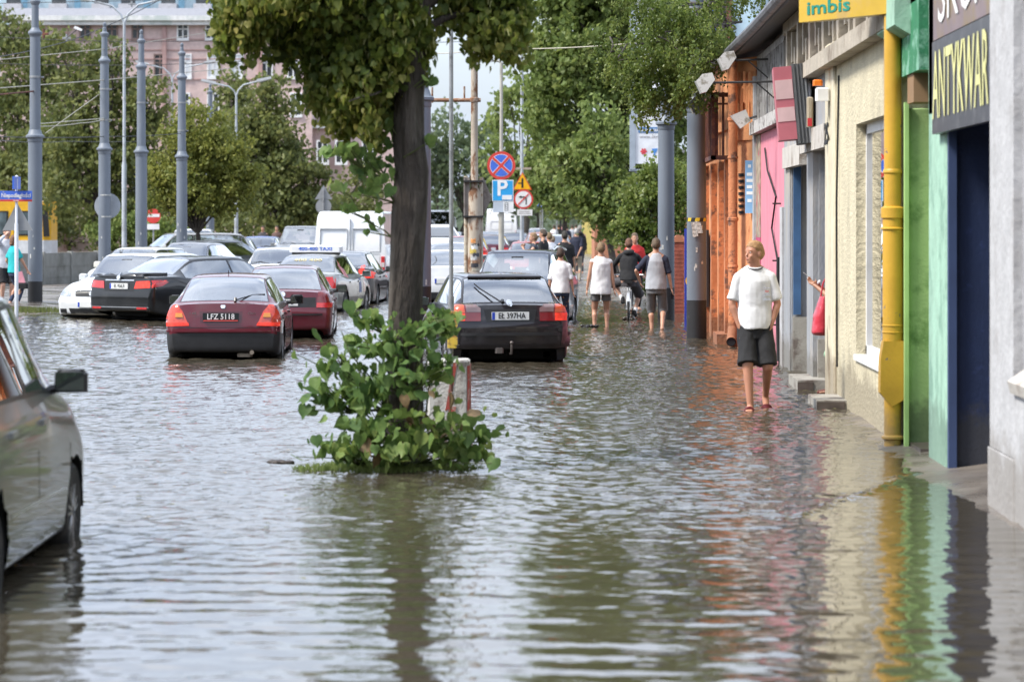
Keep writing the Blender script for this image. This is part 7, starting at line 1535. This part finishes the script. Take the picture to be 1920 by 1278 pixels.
# cyclist and bicycle
yb = 58.2; xb = X_(1179, yb)
t, K, A = person('cyclist in black hoodie and dark shorts riding away through the water', 1179, yb, 1.74, -2, -.09, vox=.012, X=xb, sk=SK3, hair=(.13, .06, .035), top=black_c, top_kind='hoodie', top_hem=.92, sleeve=1.8, bottom=dgrey_c, bottom_len=.85, bottom_w=1.1, hands=((.30, .42, 1.05), (-.30, .42, 1.05)), elbow=((1, -.3, -.2), (-1, -.3, -.2)), feet=((.12, .16, .22), (-.13, .22, .50)), knee=((.5, 1, .2), (-.7, 1, .2)), lean=.12, shoes=(black_c, .5), face=False, curl=1.2)
for hp, kn, an, heel, fd in K: mb = MB(); cap(mb, an+Vector((0, 0, -.02)), an.lerp(kn, .22), .045, .048); remesh('sock', mb, .012, white_c, t, 1)
t = thing('bicycle', 'white and grey bicycle ridden by the cyclist in the black hoodie', 'bicycle', (xb, yb, -.12), rad(-2)); alum = M('bike_silver', (.6, .6, .6), .3, metal=.6); bw = M('bike_white', (.65, .66, .66), .35)
for y in (-.42, .66):
    mb = MB(); n = 32; mb.tube([(0, y+.33*math.cos(2*math.pi*k/n), .34+.33*math.sin(2*math.pi*k/n)) for k in range(n+1)], .019, 8); w = mb.build('wheel', tyrem, t); mb = MB(); mb.tube([(0, y+.305*math.cos(2*math.pi*k/n), .34+.305*math.sin(2*math.pi*k/n)) for k in range(n+1)], .012, 6)
    for k in range(14): a = 2*math.pi*k/14; mb.tube([((-1)**k*.02, y, .34), (0, y+.3*math.cos(a), .34+.3*math.sin(a))], .002, 3)
    mb.tube([(-.05, y, .34), (.05, y, .34)], .018, 8); mb.build('rim', alum, w)
    mb = MB(); m_ = 10; 
    for sx in (-.028, .028): pass
    vs = [(sx, y+.365*math.cos(a), .34+.365*math.sin(a)) for a in [math.pi*(.25+.6*k/m_) if y < 0 else math.pi*(.3+.5*k/m_) for k in range(m_+1)] for sx in (-.028, .028)]; mb.add(vs, [(2*k, 2*k+1, 2*k+3, 2*k+2) for k in range(m_)]); mb.build('mudguard', alum, t)
mb = MB(); mb.tube([(0, -.0, .34), (0, -.10, .86)], .018, 8); mb.tube([(0, 0, .34), (0, .5, .78)], .02, 8); mb.tube([(0, -.07, .74), (0, .47, .86)], .018, 8); mb.tube([(0, .52, .68), (0, .46, .92)], .022, 8)
for sx in (-.05, .05): mb.tube([(sx, -.42, .34), (sx*.5, 0, .34)], .011, 6); mb.tube([(sx, -.42, .34), (sx*.4, -.08, .78)], .009, 6); mb.tube([(sx, .66, .34), (sx*.8, .56, .70)], .012, 6)
mb.build('frame', bw, t)
mb = MB(); mb.prism([(-.075, -.26), (.075, -.26), (.02, .02), (-.02, .02)], .86, .92); mb.build('saddle', S_blk, t)
mb = MB(); mb.tube([(-.31, .38, 1.02), (-.2, .44, 1.02), (0, .46, .97), (.2, .44, 1.02), (.31, .38, 1.02)], .013, 8); mb.tube([(0, .46, .9), (0, .46, .98)], .016, 8); mb.build('handlebar', alum, t)
mb = MB(); mb.tube([(.07, 0, .34), (.07, .10, .22)], .012, 6); mb.tube([(-.07, 0, .34), (-.07, -.0, .46)], .012, 6); mb.box(.07, .17, .05, .15, .2, .23); mb.box(-.17, -.07, -.05, .05, .455, .48); mb.build('crank', S_blk, t)
mb = MB(); mb.box(-.05, .05, -.5, -.12, .70, .715); mb.tube([(-.05, -.5, .70), (-.05, -.42, .34)], .006, 5); mb.tube([(.05, -.5, .70), (.05, -.42, .34)], .006, 5); mb.build('rack', alum, t)
mb = MB(); mb.box(-.03, .03, -.53, -.50, .62, .67); mb.build('rear_reflector', tail_red, t)
person('man in red t shirt facing the camera half hidden behind the cyclist', 1190, 63.5, 1.74, 186, .0, hair=(.12, .08, .05), top=red_c, sleeve=.7, bottom=black_c, bottom_len=1.9, feet=((.1, .1, .09), (-.1, -.1, .09)))
# group on the far pavement
GP = 'people standing on the far pavement'
person('man in black polo and jeans seen from behind in the middle of the pavement group', 1059, 70, 1.76, 8, .0, hair=(.03, .025, .02), top=black_c, sleeve=.75, bottom=slate_c, bottom_len=1.9, group=GP, slim=1.08, face=False)
person('grey haired man in navy top and khaki trousers standing with hands behind his back', 1081, 93, 1.74, -8, .03, hair=(.42, .42, .42), top=navy_c, sleeve=.8, bottom=khaki_c, bottom_len=1.9, group=GP, hands=((.08, -.16, .92), (-.08, -.16, .92)), elbow=((1, -.4, 0), (-1, -.4, 0)), slim=1.08, face=False, shoes=(grey_c, 0))
person('person in wide black hooded jacket behind the grey haired man', 1087, 106, 1.80, 10, .05, hair=(.25, .24, .22), top=black_c, top_kind='hoodie', sleeve=1.8, bottom=dgrey_c, bottom_len=1.9, group=GP, slim=1.25, face=False)
person('woman in dark tank top eating, turned to the left behind the dark blue estate car', 1001, 70, 1.72, 95, .0, hair=(.24, .15, .08), hair_len=0, top=slate_c, sleeve=0, bottom=denim_c, bottom_len=1.9, group=GP, hands=((.05, .26, 1.44), (-.08, .28, 1.40)), elbow=((.6, .2, -1), (-.6, .2, -1)), female=True, curl=1.1)
person('man in black t shirt with dark hair, turned to the left behind the eating woman', 1019, 73, 1.80, 65, .0, hair=(.07, .05, .035), top=black_c, sleeve=.7, bottom=grey_c, bottom_len=1.9, group=GP)
person('person in white top next to the man in black t shirt', 1030, 76.5, 1.70, 30, .0, hair=(.15, .1, .05), top=white_c, sleeve=.8, bottom=grey_c, bottom_len=1.9, group=GP, face=False)
person('person in red jacket behind the white topped person', 1036, 79.5, 1.60, 20, .0, hair=(.2, .15, .1), top=red_c, sleeve=1.8, bottom=grey_c, bottom_len=1.9, group=GP, face=False)
for lab, px, Y, tp, bt in (('tiny far person in white shirt above the parked cars', 1039, 165, white_c, slate_c), ('tiny far person in dark blue clothes near the yellow house', 1063, 150, navy_c, denim_c), ('tiny far person in black between the two far ones', 1047, 180, black_c, dgrey_c), ('tiny far person in pale grey beside the yellow house', 1073, 170, lgrey_c, khaki_c), ('tiny far person in pink under the yellow sign', 1054, 210, cloth('pink_cloth', (.5, .2, .25)), denim_c), ('tiny far person in grey at the end of the pavement', 1080, 200, grey_c, black_c)):
    person(lab, px, Y, 1.75, 5, .05, vox=.03, top=tp, sleeve=1.6, bottom=bt, bottom_len=1.9, group='tiny figures far down the street', face=False)
person('far walker in dark grey behind the blue parked car', 493, 124, 1.75, 170, .05, vox=.025, top=dgrey_c, sleeve=1.8, bottom=grey_c, bottom_len=1.9, group='walkers behind the car park', face=False, slim=1.1)
person('far walker in brown clothes beside the silver off roader', 519, 126, 1.75, 175, .05, vox=.025, top=cloth('brown_cloth', (.12, .07, .06)), sleeve=1.8, bottom=dgrey_c, bottom_len=1.9, group='walkers behind the car park', face=False, slim=1.1)
# left bank pedestrians
person('man in pale long sleeved top and black shorts, hand at his face, left bank', 12, 66, 1.84, 205, .03, vox=.014, sk=SK3, hair=(.08, .05, .04), top=pale_c, sleeve=1.75, bottom=black_c, bottom_len=.7, hands=((.06, .16, 1.62), (-.27, .05, .85)), elbow=((1, .2, -1), (-.6, -1, 0)), head_yaw=20, head_pitch=-14, group='people on the left bank', shoes=(white_c, .2), curl=1.2)
person('woman in teal t shirt and dark jeans seen from behind, left bank', 26, 65.2, 1.66, -50, .03, vox=.014, hair=(.16, .08, .045), hair_len=.5, top=teal_c, sleeve=.6, bottom=denim_c, bottom_len=1.85, bottom_w=.9, hands=((.22, .26, .92), (-.22, .10, .95)), feet=((.08, .06, .12), (-.09, -.06, .12)), female=True, group='people on the left bank', shoes=(M('beige_leather', (.42, .3, .22), .5), 0), face=False)
s = thing('handbag', 'pink and black bag carried by the woman in teal', 'bag', (X_(41, 65.1), 65.1, .60)); mb = MB(); mb.box(-.14, .14, -.07, .07, -.14, .0, bev=.04); mb.build('bag_body', black_c, s); mb = MB(); mb.prism([(-.1, 0), (.08, 0), (.0, .26), (-.1, .24)], -.05, .05, 'xz'); mb.build('pink_parcel', cloth('pink_parcel', (.7, .3, .36)), s)
# woman hidden in the shop doorway, only an arm, bag and skirt edge in view
person('woman mostly hidden in the grey shop doorway, one forearm with white wristband in view', 1560, 33.0, 1.68, 92, -.02, X=3.17, vox=.011, sk=SK2, hair=(.06, .04, .03), hair_len=1, top=red_c, top_hem=.95, sleeve=.5, bottom=cloth('green_plaid_cloth', (.28, .45, .30)), bottom_len=1.1, hands=((.22, .28, 1.35), (.10, .34, 1.36)), elbow=((1, .0, -1), (-.3, .0, -1)), feet=((.1, .12, .09), (-.1, .0, .09)), female=True, group='people at the shopfronts', shoes=(cloth('brown_shoe', (.12, .04, .03)), 0), face=False)
s = thing('tote_bag', 'shiny red shoulder bag hanging from the arm at the grey shop doorway', 'bag', (2.885, 32.75, .97)); rl = M('red_leather', (.50, .03, .05), .3, coat=.5, bump=.006, bs=18)
mb = MB(); rings(mb, [(-.28, 0, 0, .09, .09), (-.25, 0, 0, .115, .15), (-.05, .0, 0, .095, .14), (.10, .02, 0, .065, .12), (.17, .03, 0, .045, .11)]); remesh('bag_body', mb, .012, rl, s, 2, folds=.008)
mb = MB(); mb.tube([(-.01, 0, .14), (.02, -.01, .32), (.05, 0, .38), (.07, .01, .32), (.08, 0, .14)], .010, 6); mb.build('bag_strap', rl, s)
mb = MB(); n = 16; w0 = Vector((2.80, 32.83, 1.33)); 
s = thing('wristband', 'white wristband on the forearm at the grey shop doorway', 'wristband', (2.86, 32.80, 1.30)); mb = MB(); mb.lathe([(.027, -.010), (.029, 0), (.027, .010)], n=16); o = mb.build('band', white_c, s); o.rotation_euler = (0, rad(-62), 0)
s = thing('cigarette', 'thin cigarette held in the raised hand at the shop doorway', 'cigarette', (2.745, 32.82, 1.36)); mb = MB(); mb.tube([(0, 0, 0), (-.06, -.02, .05)], .004, 6); mb.build('paper', S_white, s); mb = MB(); mb.tube([(0, 0, 0), (.02, .006, -.016)], .0042, 6); mb.build('filter', M('cigarette_filter', (.5, .25, .1), .7), s)
# splash at feet and wheels, debris, floating leaves
rs = np.random.RandomState(77)
sp_ = MW
for lab, X, Y, w, h in (('muddy splash at the left foot of the man in the sleeveless shirt', X_(1108, 53.7), 53.7, .18, .10), ('splash thrown up by the rear wheel of the bicycle', xb, yb-.5, .12, .14), ):
    mb = MB(); 
    for k in range(16): a = rs.rand()*6.28; r = w*rs.rand()**.5; mb.ell((math.cos(a)*r, math.sin(a)*r*.6, h*rs.rand()*(1-r/w*.6)), (.03+.03*rs.rand(), .03, .012+.02*rs.rand()), 8, 6)
    o = remesh('splash', mb, .01, sp_, None, 2, folds=.01, fs=30.); o.location = (X, Y, .0); tag(o, lab, 'splash', kind='stuff')
t = thing('debris', 'small dark clump of debris floating in the open water left of the linden', 'debris', (X_(524, 23.6), 23.6, .0)); mb = MB()
for k in range(7): mb.ell((rs.randn()*.035, rs.randn()*.03, .005), (.05+.02*rs.rand(), .03, .018), 8, 6)
remesh('clump', mb, .008, M('dark_mud', (.04, .03, .025), .6), t, 1, folds=.006, fs=30.)

# scattered litter and torn leaves on the water and along the walls
rs = np.random.RandomState(5); V = []; Q = []
for i in range(70):
    if i < 30: x, y = 2.9-abs(rs.randn())*.25, rs.uniform(26, 46)
    elif i < 52: x, y = -1.4+rs.randn()*1.6, 23+rs.randn()*3
    else: x, y = rs.uniform(-6, 2.6), rs.uniform(16, 45)
    a = rs.rand()*6.28; L = .02+.03*rs.rand(); c, d = math.cos(a)*L, math.sin(a)*L; k = len(V); z = .012+.008*rs.rand()
    V += [(x-c, y-d, z), (x+d*.5, y-c*.5, z+.006), (x+c*1.2, y+d*1.2, z), (x-d*.5, y+c*.5, z+.006)]; Q.append((k, k+1, k+2, k+3))
tag(np_mesh('floating_litter', V, Q, mat_leaf('floating_leaf', [(.10, .09, .03), (.14, .16, .04), (.22, .16, .08), (.4, .38, .33)], .1)), 'torn leaves and bits of litter floating on the water', 'litter', kind='stuff')
